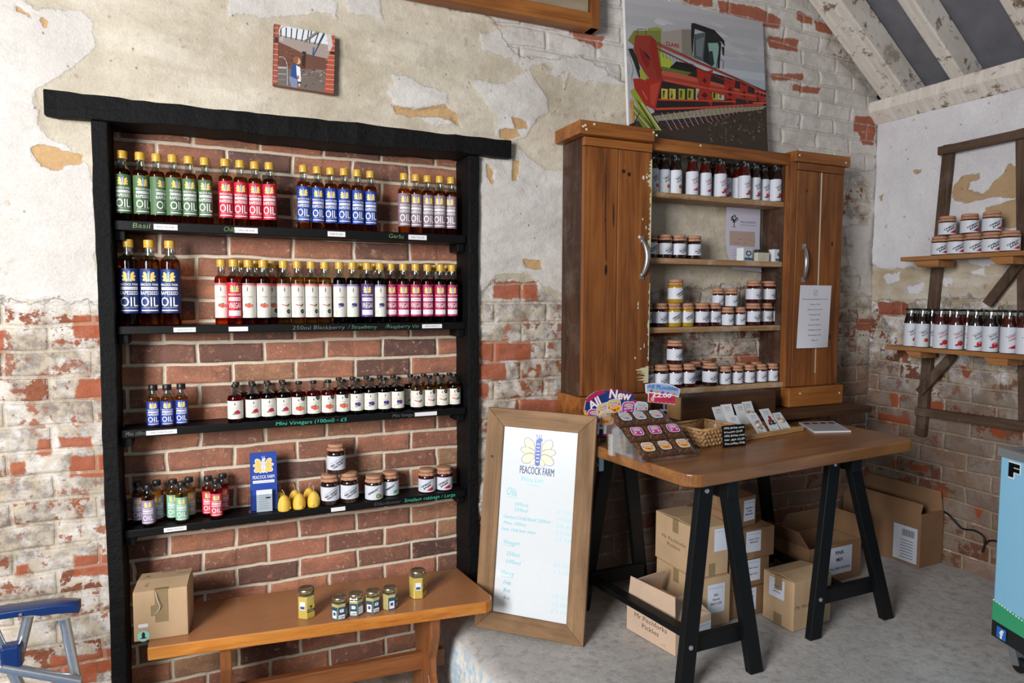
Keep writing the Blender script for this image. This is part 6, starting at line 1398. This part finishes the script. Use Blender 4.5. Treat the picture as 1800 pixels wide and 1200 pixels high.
def flook(k, cx, cy, w, h, tint, rot=0.0):
    """a busy rounded-square cake label"""
    k.rrect(cx, cy, w, h, 'eef0fa', .3, rot); a, b, c = {'y': ('f2c230', 'b33a8c', 'e86a3a'), 'p': ('c43a8a', '8a4ab0', 'e8d0f0'), 'b': ('9ccbe8', 'd8422e', 'f0a030')}[tint]
    k.rrect(cx, cy, w*.92, h*.92, {'y': '8fa3d8', 'p': '9a5ab8', 'b': 'a8c8e8'}[tint], .3, rot); k.rrect(cx, cy, w*.86, h*.86, a, .3, rot)
    cs, sn = math.cos(rot), math.sin(rot)
    def rp(x, y): return (cx+(x*cs-y*sn)*w, cy+(x*sn+y*cs)*h)
    k.ell(*rp(.0, .24), w*.34, h*.13, 'd8ccb8', rot); k.text('FLOOKIE', *rp(0, .20), h*.09, '4a3aa0', w=w*.5, rot=rot, bold=.02)
    k.poly([rp(-.42, -.08), rp(.40, .02), rp(.42, .14), rp(-.40, .06)], b); k.text('BROWNIE', *rp(0, -.02), h*.10, 'ffffff', w=w*.62, rot=rot+.08, bold=.02)
    k.ell(*rp(-.22, -.22), w*.10, h*.10, c); k.ell(*rp(.0, -.25), w*.12, h*.08, 'c0392b', up=False); k.ell(*rp(.24, -.2), w*.09, h*.09, c, up=False); k.text('50g', *rp(.1, -.38), h*.06, '303080', w=w*.2, rot=rot)
pk = [(1136, 787, 0, 'y', 'front row, left'), (1165, 785, 0, 'y', 'front row, middle'), (1197, 781, 0, 'y', 'front row, right'), (1117, 766, 1, 'p', 'middle row, left'), (1148, 761, 1, 'p', 'middle row, centre'), (1180, 752, 1, 'p', 'middle row, right'), (1096, 745, 2, 'b', 'back row, left'), (1121, 741, 2, 'b', 'back row, centre'), (1150, 733, 2, 'b', 'back row, right')]
for px, py, r_i, ti, d in pk: packet('film-wrapped brownie with a %s label on the acrylic stand, %s' % ({'y': 'yellow', 'p': 'magenta', 'b': 'pale blue'}[ti], d), px, py, r_i, ti)

def card_on_plane(name, label, cat, outline, plane, back, paint, off=(0, 0), sc=1.0):
    """a stiff printed card standing upright: outline and art given on the card's own plane"""
    ax, val = plane; t = thing(name, label, cat, (0, 0, 0))
    def m2(x, y): q = P(off[0]+x/sc, off[1]+y/sc, ax, val); return (float(q[0]), float(q[2]))
    pts = [m2(*p) for p in outline]
    build('card_stock', MB().prism(pts, val, val+.0025, 1), MAT['white'], t)
    k = Ink(.0001); k.poly(pts, back); paint(k, m2); k.out('card_print', t, lambda u, v, q: (u, val-.0003-q, v), mat=MAT['gloss'])
    return t
def art1(k, m2):
    k.poly([m2(*p) for p in [(62, 430), (70, 330), (95, 270), (180, 205), (300, 188), (430, 190), (560, 205), (680, 235), (660, 300), (500, 380), (330, 450), (200, 470), (60, 480)]], '1b3a78')
    k.poly([m2(*p) for p in [(60, 300), (180, 205), (300, 185), (310, 215), (200, 260), (90, 330)]], 'b02858'); k.poly([m2(*p) for p in [(50, 430), (75, 430), (95, 540), (160, 640), (150, 720), (110, 620), (55, 520)]], 'e8b030'); k.poly([m2(*p) for p in [(140, 600), (330, 580), (420, 600), (380, 720), (180, 745)]], '1b3a78'); k.poly([m2(*p) for p in [(140, 600), (185, 600), (200, 745), (170, 745)]], 'c02a50')
    a = m2(95, 385); b = m2(290, 285); k.text('All', (a[0]+b[0])/2, (a[1]+b[1])/2-.016, .036, 'b02858', w=.058, rot=.50, bold=.06); k.text('All', (a[0]+b[0])/2, (a[1]+b[1])/2-.016, .034, 'f4f4f8', w=.054, rot=.50, bold=.03)
    a = m2(490, 285); k.text('New', a[0], a[1]-.002, .036, 'b02858', w=.105, rot=-.16, bold=.06); k.text('New', a[0], a[1]-.001, .034, 'f6f6fa', w=.100, rot=-.16, bold=.03)
    a = m2(255, 715); k.text('Fl', a[0], a[1], .044, 'f4f4f8', w=.046, bold=.05, rot=-.05)
    w = m2(500, 0)[0]-m2(350, 0)[0]
    for x, y, ti, r in ((170, 505, 'p', -.1), (290, 430, 'y', .2), (415, 380, 'y', .15), (590, 410, 'p', -.05), (745, 410, 'b', -.15), (320, 520, 'y', .1)): q = m2(x, y); flook(k, q[0], q[1], w*1.15, w*1.05, ti, r)
card_on_plane('display_card', 'navy and pink All New cake display card behind the brownie stand', 'display card', [(45, 440), (65, 330), (90, 265), (180, 200), (300, 180), (430, 183), (560, 198), (690, 232), (655, 300), (760, 320), (830, 350), (850, 470), (700, 560), (450, 600), (380, 745), (180, 755), (140, 640), (70, 540)], (1, -.345), 'b02858', art1, (1020, 660), 7.06)
def art2(k, m2):
    k.poly([m2(*p) for p in [(820, 110), (950, 98), (1100, 115), (1235, 170), (1215, 255), (1180, 250), (1180, 235), (850, 200), (825, 215)]], '9fb8e0')
    q = m2(1020, 168); k.text('All FLookies', q[0], q[1], .013, '2a4a9a', w=m2(1220, 0)[0]-m2(835, 0)[0], rot=-.13, bold=.05); k.text('All FLookies', q[0], q[1], .0115, '6f9be0', w=(m2(1220, 0)[0]-m2(835, 0)[0])*.97, rot=-.13, bold=.01)
    for i, c in enumerate(['c0392b', 'e8a030', '8a4ab0', 'd0506a', 'e88a3a']): q = m2(880+70*i, 190+10*i); k.ell(q[0], q[1], .008, .005, c, -.1, up=(i == 0))
    k.poly([m2(*p) for p in [(850, 215), (1180, 255), (1178, 355), (845, 325)]], 'c9204a'); q = m2(1010, 268); k.text('£2.00', q[0], q[1], .015, 'ffffff', w=m2(1130, 0)[0]-m2(895, 0)[0], rot=-.08, bold=.03)
    q = m2(895, 290); k.ell(q[0], q[1], .008, .008, 'f2dcc8'); k.ell(q[0], q[1], .006, .006, 'd8b8a0'); q = m2(1120, 300); k.rect(q[0]-.011, q[1]-.001, q[0]+.011, q[1]+.002, '3a2a6a')
    for i in range(7): q = m2(860+50*i, 318+5*i); k.ell(q[0], q[1], .0022, .0022, 'f0c040', up=(i == 0))
card_on_plane('price_card', 'small £2.00 price card on a clip stand above the brownies', 'price card', [(810, 105), (950, 90), (1105, 105), (1243, 168), (1220, 268), (1182, 262), (1178, 360), (843, 328), (848, 230), (815, 215)], (1, -.47), 'eef2fa', art2, (1020, 660), 7.06)
t = thing('card_clip', 'clear plastic clip post holding up the small price card', 'card clip', (float(P(1169, 740, 1, -.467)[0]), -.462, TT)); zc_ = float(P(1167, 707, 1, -.467)[2])-TT
build('clip_post', MB().box((-.012, -.008, .13), (.012, .010, .134)).box((-.004, 0, .13), (.004, .004, zc_)).box((-.007, -.004, zc_-.004), (.007, .006, zc_+.014)), MAT['acrylic'], t)
t.location.z = TT; 

# woven basket
bc_ = [P(1235.6, 761, 2, TT+.062), P(1291, 750, 2, TT+.062), P(1240, 740, 2, TT+.062), P(1183, 748, 2, TT+.062)]
bc_ = [(1.664, -.562), (1.858, -.531), (1.826, -.380), (1.634, -.408)]
ctr = (sum(p[0] for p in bc_)/4, sum(p[1] for p in bc_)/4)
t = thing('woven_basket', 'small rectangular water-hyacinth basket between the brownies and the badges', 'basket', (ctr[0], ctr[1], TT))
MAT['weave'] = simple('woven_fibre', 'b58a5c', .7, var=.45, ns=70, bump=.5)
bl = [(p[0]-ctr[0], p[1]-ctr[1]) for p in bc_]
for a_, b_ in zip(bl, bl[1:]+bl[:1]):
    mb = MB(); L_ = math.hypot(b_[0]-a_[0], b_[1]-a_[1]); n = max(6, int(L_/.017)); dx, dy = (b_[0]-a_[0])/L_, (b_[1]-a_[1])/L_
    mb.bar((a_[0], a_[1], .029), (b_[0], b_[1], .029), .006, .054)
    for r_i in range(4):
        for i in range(n):
            s = (i+.5*(r_i % 2)+.25)/n*L_; 
            if s > L_-.004: continue
            z = .009+.0145*r_i; tl = .006*(1 if (i+r_i) % 2 else -1)
            c0 = Vector((a_[0]+dx*(s-.010), a_[1]+dy*(s-.010), z-tl)); c1 = Vector((a_[0]+dx*(s+.010), a_[1]+dy*(s+.010), z+tl)); o_ = Vector((dy, -dx, 0))*.0035
            mb.tube([c0, c0.lerp(c1, .25)+o_, c0.lerp(c1, .5)+o_*1.4, c0.lerp(c1, .75)+o_, c1], [.002, .0062, .0072, .0062, .002], 7)
    mb.tube([(a_[0], a_[1], .064), (b_[0], b_[1], .064)], .0058, 8); build('basket_wall', mb, MAT['weave'], t, smooth=True)
build('basket_base', MB().prism(bl, 0.0, .004), MAT['weave'], t)
build('tissue_tag', MB().add([(.0, -.06, .055), (.02, -.055, .058), (.018, -.05, .080), (.004, -.055, .078)], [(0, 1, 2, 3)]), MAT['white'], t)
# slate price sign leaning on the basket
t = thing('chalk_sign', 'small black chalk price sign leaning against the basket corner', 'chalk sign', (0, 0, 0))
so = P(1273, 787, 2, TT); so = Vector([float(x) for x in so]); se = Vector([float(x) for x in P(1310, 783, 2, TT)]); ux = (se-so).normalized(); nrm = Vector((ux.y, -ux.x, 0)); upv = (Vector((0, 0, 1))-nrm*.25).normalized(); sw = (se-so).length; shh = .082
ms = Matrix([[ux[i], -nrm[i], upv[i], so[i]] for i in range(3)]+[[0, 0, 0, 1]])
t.matrix_world = ms
build('slate', MB().box((-.004, 0, 0), (sw+.004, .005, shh)), MAT['tarpaint'], t, bevel=.002)
k = Ink(.0001)
for i, s in enumerate(['100% British wool', 'brooches £9.00', '100% British wool', 'hair clips £3.50', 'Pom bobbles £4.00']): k.text(s, .004, shh-.014-.0145*i, .0078, 'e8ecec', w=min(sw-.006, len(s)*.0062), al='l', jit=.1, bold=.01)
k.out('chalk_writing', t, on_front(0, 0, 0))
# tray of carded badges
t = thing('badge_tray', 'shallow pale wooden tray holding carded felt badges on the table', 'tray', (0, 0, 0))
A0 = Vector([float(x) for x in P(1309, 775, 2, TT)]); A1 = Vector([float(x) for x in P(1413, 757, 2, TT)]); ux = (A1-A0).normalized(); bk = Vector((-ux.y, ux.x, 0)); tw = (A1-A0).length
A0 = A0-ux*.018; tw += .018
mt = Matrix([[ux[i], bk[i], (0, 0, 1)[i], A0[i]] for i in range(3)]+[[0, 0, 0, 1]]); t.matrix_world = mt
build('tray_board', MB().box((0, 0, 0), (tw, .24, .012)), MAT['tray'], t, bevel=.002); build('rail', MB().box((0, 0, .0122), (tw, .010, .020)), MAT['tray'], t, bevel=.001); build('rail', MB().box((0, .115, .0122), (tw, .125, .030)), MAT['tray'], t, bevel=.001)
def badge(label, x, y, z, kind, tilt=58, w=.062, h=.098, rz=0, bag=True):
    t = thing('badge_card', label, 'carded badge', (0, 0, 0), 0, 'carded badges in the pale wooden tray')
    M_ = mt @ Matrix.Translation((x, y, z)) @ Matrix.Rotation(rad(rz), 4, 'Z') @ Matrix.Rotation(rad(tilt-90), 4, 'X'); t.matrix_world = M_
    build('backing_card', MB().box((0, 0, 0), (w, .0012, h)), MAT['white'], t)
    k = Ink(.00015)
    for i in range(3): k.line([(w*(.32+.16*i), h*.88), (w*(.40+.16*i), h*.88), (w*(.36+.16*i), h*.80)], .0016, '55545c', up=(i == 0))
    k.text('by hand', w*.5, h*.74, .004, '77757c', w=w*.45); k.line([(w*.2, h*.10), (w*.2, h*.17)], .002, '35343c'); k.rect(w*.28, h*.10, w*.6, h*.12, '8a8890')
    k.out('card_print', t, on_front(0, 0, 0))
    mb = MB(); cx, cz = w*.5, h*.42
    def blob(name, x, z, rx, rz_, col, d=.006):
        mb = MB().lathe([(0, -d), (.6, -d*.85), (.9, -d*.4), (1, 0)], 14); mb.v = [(x+p[0]*rx, p[2]-.0006, z+p[1]*rz_) for p in mb.v]; return build(name, mb, simple('felt_'+col, col, .95, bump=.6, ns=200), t, smooth=True)
    if kind == 'tractor': blob('felt_body', cx, cz+.004, .016, .009, '8f1f2c'); blob('felt_cab', cx+.004, cz+.018, .007, .010, '7a1826', .004); blob('felt_wheel', cx-.012, cz-.007, .007, .007, '17171a', .008); blob('felt_wheel', cx+.012, cz-.005, .009, .009, '17171a', .008); blob('felt_hub', cx+.012, cz-.005, .004, .004, 'e6e6ea', .011); blob('felt_hub', cx-.012, cz-.007, .003, .003, 'e6e6ea', .011)
    elif kind == 'flower':
        blob('felt_sheep', cx, cz, .012, .010, 'e2dccb')
        for a in range(5): blob('felt_petal', cx+.017*math.cos(a*1.25), cz+.016*math.sin(a*1.25), .007, .006, ['c9a0a8', 'b05a7a', 'a8b08a', 'd8b8a8', '8a9a6a'][a])
    elif kind == 'hedgehog': blob('felt_body', cx+.006, cz+.01, .020, .012, 'c9bca0'); blob('felt_face', cx-.012, cz+.018, .007, .006, 'a07a3c', .008)
    elif kind == 'bug': blob('felt_wing', cx, cz, .022, .010, '3f7a3a'); blob('felt_spot', cx, cz-.004, .012, .006, '9a2430', .009)
badge('white badge card with a purple-petalled flower, front row left of the tractor', .118, .012, .012, 'flower', 50)
badge('white badge card with a red felt tractor, front row of the tray', .205, .016, .012, 'tractor', 54, h=.105)
badge('white badge card with a cream hedgehog, front right of the tray', .275, .014, .012, 'hedgehog', 48, h=.085)
badge('white badge card with a green felt bug, half behind the chalk sign', .005, .030, .012, 'bug', 55, h=.09)
badge('blank-topped badge card standing upright in the back row, left', .030, .130, .012, 'none', 66, h=.105, rz=4)
badge('badge card in the back row, second from the left', .085, .135, .012, 'none', 66, h=.11, rz=-4)
badge('badge card in the back row directly behind the flower card', .165, .132, .012, 'none', 66, h=.105)
badge('badge card in the back row behind the tractor card', .225, .136, .012, 'hedgehog', 66, h=.11)
# leaflet lying flat
t = thing('leaflet', 'grey printed leaflet pile lying flat at the right of the tabletop', 'leaflet', (0, 0, TT))
lp_ = [P(1404, 744, 2, TT), P(1431, 760.5, 2, TT), P(1496, 759, 2, TT), P(1465, 742, 2, TT)]; lp_ = [(float(q[0]), float(q[1])) for q in lp_]
build('paper_stack', MB().prism(lp_, 0, .006), MAT['white'], t)
k = Ink(.0001)
def bl4(u, v): a = [lp_[1][i]*(1-u)+lp_[2][i]*u for i in (0, 1)]; b = [lp_[0][i]*(1-u)+lp_[3][i]*u for i in (0, 1)]; return tuple(a[i]*(1-v)+b[i]*v for i in (0, 1))
k.poly([bl4(.02, .03), bl4(.98, .03), bl4(.98, .97), bl4(.02, .97)], 'b4b2b8')
for i in range(4): k.poly([bl4(.06+.23*i, .72), bl4(.24+.23*i, .72), bl4(.24+.23*i, .9), bl4(.06+.23*i, .9)], '4a3f44', up=(i == 0))
for i in range(7): k.poly([bl4(.08, .62-.08*i), bl4(.85-.1*(i % 2), .62-.08*i), bl4(.85-.1*(i % 2), .64-.08*i), bl4(.08, .64-.08*i)], '8a8890', up=(i == 0))
k.out('leaflet_print', t, lambda u, v, q: (u, v, .0062+q))

# ---------------------------------------------------------------- rack on the side wall
XR = 3.225
t = thing('wall_rack', 'grey-brown ladder-like timber rack fixed on the white side wall', 'rack', (XR, -.55, .6)); RO = Vector((XR, -.55, .6))
def rp_(px, py, x=XR): q = P(px, py, 0, x); return Vector([float(v) for v in q])-RO
def rbar(name, a, b, w, h, mat='rack', up=(1, 0, 0)): return build(name, MB().bar(a, b, w, h, up), MAT[mat], t, bevel=.004)
rbar('upright', rp_(1669, 254), rp_(1618, 765), .048, .028); rbar('upright', rp_(1798, 226), rp_(1803, 752), .048, .028)
rbar('top_rail', rp_(1650, 266, 3.198), rp_(1806, 233, 3.198), .040, .022, 'rackx'); rbar('bottom_rail', rp_(1610, 722, 3.198), rp_(1812, 751, 3.198), .042, .022, 'rackx')
rbar('brace', rp_(1616, 690, 3.198), rp_(1676, 622, 3.198), .042, .020); rbar('brace', rp_(1735, 535, 3.20), rp_(1792, 462, 3.20), .042, .020)
def rshelf(label, pyl, pyr, pxl, z, blocks):
    y0 = float(P(pxl, pyl, 0, 3.05)[1]); t = thing('rack_shelf', label, 'shelf', (3.12, y0-.4, z))
    build('shelf_board', MB().box((-.072, -.45, -.020), (.060, .4, 0)), MAT['plank'], t, bevel=.003)
    for px0, px1 in blocks:
        a = float(P(px0, pyl+8, 0, 3.1)[1])-(y0-.4); b = float(P(px1, pyl+8, 0, 3.1)[1])-(y0-.4)
        build('bracket_block', MB().prism([(a, -.0205), (b, -.0205), (b, -.052), (a-.03*(1 if a > b else -1), -.052)], -.060, .058, 0), MAT['plank'], t, bevel=.002)
    return t
ZU = float(P(1583, 452, 0, 3.05)[2]); ZL = float(P(1556, 603.5, 0, 3.05)[2])-.008
rshelf('upper orange pine shelf on the timber rack, holding chilli jam', 452, 440, 1583, ZU, [(1613, 1659), (1748, 1790)])
rshelf('lower orange pine shelf on the timber rack, holding sauce bottles', 603.5, 627, 1556, ZL, [(1600, 1628), (1738, 1782)])
def atx(px, x, z):
    yv = 500.0
    for _ in range(4):
        q = P(px, yv, 0, x); v = np.array([x, q[1], z+.05])-CAMO; yv = 600-FPX*(v@_U)/(v@_F)
    return (x, float(P(px, yv, 0, x)[1]), z)
cjam = Proto(jar('jar', 'j', .0355, .088, 'jam_r', ['CHILLI', 'JAM'], 'chilli', lab=(.05, .66)))
GJ = 'chilli jam jars on the upper rack shelf'
row = [atx(px, 3.095, ZU) for px in (1653, 1682, 1711.4, 1741.8, 1775.3)]
for i in range(1, 5):   # keep neighbours from touching
    if row[i-1][1]-row[i][1] < .073: row[i] = (row[i][0], row[i-1][1]-.073, row[i][2])
for i, l in enumerate(row): cjam.place(l, rad(-38), 'chilli jam jar in the lower row on the upper rack shelf, %s' % ORD[i], GJ)
for i, px in enumerate((1665.3, 1704.5, 1743.5)): l = atx(px, 3.095, ZU+.0888); cjam.place(l, rad(-36+3*i), 'chilli jam jar stacked in the upper row on the upper rack shelf, %s' % ['leftmost', 'middle one', 'rightmost'][i], GJ)
GS = 'sauce bottles on the lower rack shelf'
for k_, px, x, d in [('bbq', 1601, 3.088, 'leftmost of all'), ('bbq', 1620, 3.083, 'second in the front row'), ('bbq', 1637, 3.150, 'back row behind second and third'), ('tom', 1653, 3.083, 'first front one'), ('tom', 1668.5, 3.150, 'back row between two front ones'), ('tom', 1680, 3.083, 'second front one'),
        ('tom', 1699.5, 3.150, 'back row, right of front pair'), ('brn', 1714, 3.083, 'first front one'), ('brn', 1740.5, 3.083, 'second front one'), ('brn', 1762, 3.150, 'back row, right of front pair'), ('swt', 1774.5, 3.083, 'left one'), ('swt', 1799, 3.083, 'right one cut by picture edge')]:
    o = sp_[k_].place(atx(px, x, ZL), rad(-36), sd[k_]+' on the lower rack shelf, '+d, GS); o.scale = (1.08, 1.08, 1.08); ROUND[-1] = (o, .0305)

# ---------------------------------------------------------------- chest freezer
t = thing('ice_cream_freezer', 'sky blue chest freezer on castors at the right edge', 'freezer', (2.505, -1.120, 0), 0)
fd = Vector((-.33, -.944, 0)).normalized(); fn = Vector((-fd.y, fd.x, 0)); 
if fn.x > 0: fn = -fn
# local x along the front (towards the viewer), local y into the body
mf_ = Matrix([[fd.x, -fn.x, 0, 2.505], [fd.y, -fn.y, 0, -1.120], [0, 0, 1, 0], [0, 0, 0, 1]]); t.matrix_world = mf_
fz0 = .100; q = P(1752, 787, 1, -1.12); fz1 = float(q[2])
fw, fdp = .70, .50
build('body', MB().box((0, 0, fz0), (fw, fdp, fz1-.030)), simple('sky_blue_vinyl', '92cdf0', .35, coat=.2, var=.02), t, bevel=.006)
build('lid_rim', MB().box((-.006, -.006, fz1-.030), (fw+.006, .03, fz1)).box((-.006, fdp-.03, fz1-.030), (fw+.006, fdp+.006, fz1)).box((-.006, .03, fz1-.03), (.024, fdp-.03, fz1)).box((fw-.024, .03, fz1-.03), (fw+.006, fdp-.03, fz1)), simple('grey_rim', 'aab0b6', .3, metal=.5), t)
build('glass_lid', MB().box((.024, .03, fz1-.010), (fw-.024, fdp-.03, fz1-.004)), simple('dark_glass', '1c2023', .08), t)
k = Ink(.0002); hh = fz1-.030-fz0
k.poly([(0.001, fz0), (fw, fz0), (fw, fz0+.05), (0.001, fz0+.058)], '15171b')
gp = [(.001, fz0+.058), (fw, fz0+.050), (fw, fz0+.090)]+[(fw-fw*i/40, fz0+.090+.035*(i/40)**1.3+.0035*(i % 2)) for i in range(1, 40)]+[(.001, fz0+.130)]
k.poly(gp, '3aa877')
for i in range(24): k.ell(.004+i*.012, fz0+.129-.0016*i, .004, .003, 'e8f2f4', up=(i == 0))
k.out('printed_wrap', t, on_front(0, 0, 0), mat=MAT['gloss']); k = Ink(.0002); k.k = 12
k.rrect(.046, fz0+.027, .040, .040, '1f6fd0', .08); k.text('f', .047, fz0+.010, .030, 'ffffff', w=.017, bold=.05)
k.out('social_logo', t, on_front(0, 0, 0), mat=MAT['gloss']); k = Ink(.0002); k.k = 2
zf = float(PP(1785, 828, (2.505, -1.12, 0), tuple(fn))[2])
k.text('F', .062, zf-.022, .048, 'f4f8fa', w=.050, bold=.10); k.text('F', .060, zf-.020, .044, '101216', w=.046, bold=.07); k.text('ARM', .25, zf-.020, .044, '101216', w=.20, bold=.05)
k.out('lettering', t, on_front(0, 0, 0), mat=MAT['gloss'])
for x, y in ((.055, .05), (fw-.06, .05), (.055, fdp-.05), (fw-.06, fdp-.05)):
    c = build('castor', MB().box((x-.026, y-.026, fz0-.006), (x+.026, y+.026, fz0)).bar((x-.016, y, fz0-.006), (x+.012, y, .022), .030, .030, (1, 0, 0)), MAT['steel'], t, bevel=.002)
    w = MB().lathe([(0, -.011), (.024, -.011), (.0265, -.006), (.0265, .006), (.024, .011), (0, .011)], 22); w.v = [(x+.018+p[0], y+p[2]*1.0, .0268+p[1]) for p in w.v]; build('wheel', w, MAT['cable'], c, smooth=40)

# ---------------------------------------------------------------- folding chair, bottom left
t = thing('folding_chair', 'camping chair with navy plastic armrest and aluminium tubes, cut off at lower left', 'folding chair', (-.55, -.62, -.25))
cz = -.25
def cl(p): return (p[0]+.55, p[1]+.62, p[2]+.25)
yA = -.45
def cpt(px, py, y=yA): return tuple(float(v) for v in P(px, py, 1, y))
for k_i, yy in enumerate((yA, yA-.50)):
    dx_ = 0
    A = cpt(-60, 1062); B = cpt(141, 1068); zz = (A[2]+B[2])/2
    n = 22; mb = MB(); v = []; f = []
    for i in range(n+1):
        s = i/n; x = -.80+(B[0]+.80)*s; z = zz+.004*math.sin(math.pi*s)-.008*(max(0, s-.85)/.15)**2; hw2 = .026*(1-.25*(abs(2*s-1))**6); th = .020+.006*(s > .8)
        for (yo, zo) in ((-hw2, -th), (-hw2*1.02, -.003), (-hw2*.8, 0), (hw2*.8, 0), (hw2*1.02, -.003), (hw2, -th)): v.append(cl((x, yy+yo, z+zo)))
    for i in range(n):
        for j in range(6): f.append((i*6+j, i*6+(j+1) % 6, i*6+6+(j+1) % 6, i*6+6+j))
    f += [tuple(range(5, -1, -1)), tuple(n*6+j for j in range(6))]
    ar = build('armrest', mb.add(v, f), MAT['blueplastic'], t, smooth=40, bevel=.002)
    s_ = MB(); 
    for px, py in ((41, 1072), (103, 1086)):
        q = cpt(px, py); mbp = MB().lathe([(0, 0), (.005, 0), (.004, .002), (0, .0025)], 12); s_.add([cl((q[0]+p[0], yy-.0275-p[2], q[2]+p[1])) for p in mbp.v], mbp.f)
    build('rivet', s_, MAT['steel'], ar)
    def tb(name, pts, r=.0128, mat='alu'): return build(name, MB().tube([cl((p[0], p[1]+(yy-yA), p[2])) for p in pts], r, 14), MAT[mat], t, smooth=50)
    p1 = cpt(113, 1086, yA); p2 = cpt(134, 1192, yA-.0); p3 = (p2[0]+(p2[0]-p1[0])*1.9, yA, cz+.0)
    k1 = (p1[2]-cz)/(p1[2]-p2[2]); tb('leg', [p1, (p1[0]+(p2[0]-p1[0])*k1, yA, cz+.002)])
    q1 = cpt(50, 1082, yA+.012); q2 = cpt(31, 1162, yA+.012); tb('arm_support', [q1, q2])
    r1 = cpt(-28, 1072, yA-.004); r2 = cpt(12, 1158, yA-.004); k2 = (r1[2]-cz)/(r1[2]-r2[2]); tb('leg', [r1, r2, (r1[0]+(r2[0]-r1[0])*k2, yA-.004, cz+.002)])
    s1 = cpt(4, 1172, yA-.022); s2 = cpt(142, 1197, yA-.022); tb('side_rail', [s1, s2], .0135)
    j = cpt(22, 1150, yA-.012); build('joint', MB().box(cl((j[0]-.024, j[1]-.018+(yy-yA), j[2]-.035)), cl((j[0]+.022, j[1]+.020+(yy-yA), j[2]+.030))), MAT['blueplastic'], t, bevel=.008, seg=3)
    build('side_rail', MB().tube([cl((s1[0]-.25, s1[1]+(yy-yA), s1[2]+.04)), cl((s1[0], s1[1]+(yy-yA), s1[2]))], .0115, 12), MAT['alu'], t, smooth=50)
m, nt, bs = newmat('striped_canvas'); w = nd(nt, 'TexWave', {'Vector': coords(nt), 'Scale': 9.0}, bands_direction='Y').outputs[1]
nt.links.new(ramp(nt, w, [(.4, '1c5fa8'), (.5, 'dfe6f0'), (.65, '5a9ad0')], 'CONSTANT'), bs.inputs['Base Color']); bs.inputs['Roughness'].default_value = .8
s1, s2 = cpt(4, 1178), cpt(142, 1203)
build('seat_fabric', MB().add([cl((s1[0]-.2, yA-.03, s1[2]+.028)), cl((s2[0]-.01, yA-.03, s2[2]-.012)), cl((s2[0]-.01, yA-.47, s2[2]-.012)), cl((s1[0]-.2, yA-.47, s1[2]+.028)), cl((s1[0]-.2, yA-.03, s1[2]+.022)), cl((s2[0]-.01, yA-.03, s2[2]-.018)), cl((s2[0]-.01, yA-.47, s2[2]-.018)), cl((s1[0]-.2, yA-.47, s1[2]+.022))],
    [(0, 1, 2, 3), (7, 6, 5, 4), (0, 4, 5, 1), (1, 5, 6, 2), (2, 6, 7, 3), (3, 7, 4, 0)]), m, t)
xb = s1[0]-.22; build('back_frame', MB().tube([cl((xb, yA, s1[2]+.05)), cl((xb-.12, yA, s1[2]+.42)), cl((xb-.12, yA-.5, s1[2]+.42)), cl((xb, yA-.5, s1[2]+.05))], .011, 12), MAT['alu'], t, smooth=50)

# ---------------------------------------------------------------- cable on the side wall
t = thing('power_cable', 'black cable running along the side wall from the corner carton to the freezer', 'cable', (3.2, -.5, .3))
def cbp(px, py, x=3.236): q = P(px, py, 0, x); return (float(q[0])-3.2, float(q[1])+.5, float(q[2])-.3)
def spline(pts, n=5):
    out = []; pts = [Vector(p) for p in pts]; pts = [pts[0]]+pts+[pts[-1]]
    for i in range(1, len(pts)-2):
        for k_ in range(n):
            s = k_/n; a, b, c, d = pts[i-1:i+3]; out.append(.5*((2*b)+(c-a)*s+(2*a-5*b+4*c-d)*s*s+(3*b-a-3*c+d)*s**3))
    out.append(pts[-1]); return out
build('cable', MB().tube(spline([cbp(1656, 898, 3.246), cbp(1666, 903), cbp(1680, 918), cbp(1692, 929), cbp(1712, 932), cbp(1726, 940), cbp(1731, 952), cbp(1727, 970)]), .0042, 8), MAT['cable'], t, smooth=True)
build('cable_branch', MB().tube(spline([cbp(1730, 958), cbp(1737, 951), cbp(1746, 950), cbp(1756, 953), cbp(1775, 962)]), .0042, 8), MAT['cable'], t, smooth=True)

relax()
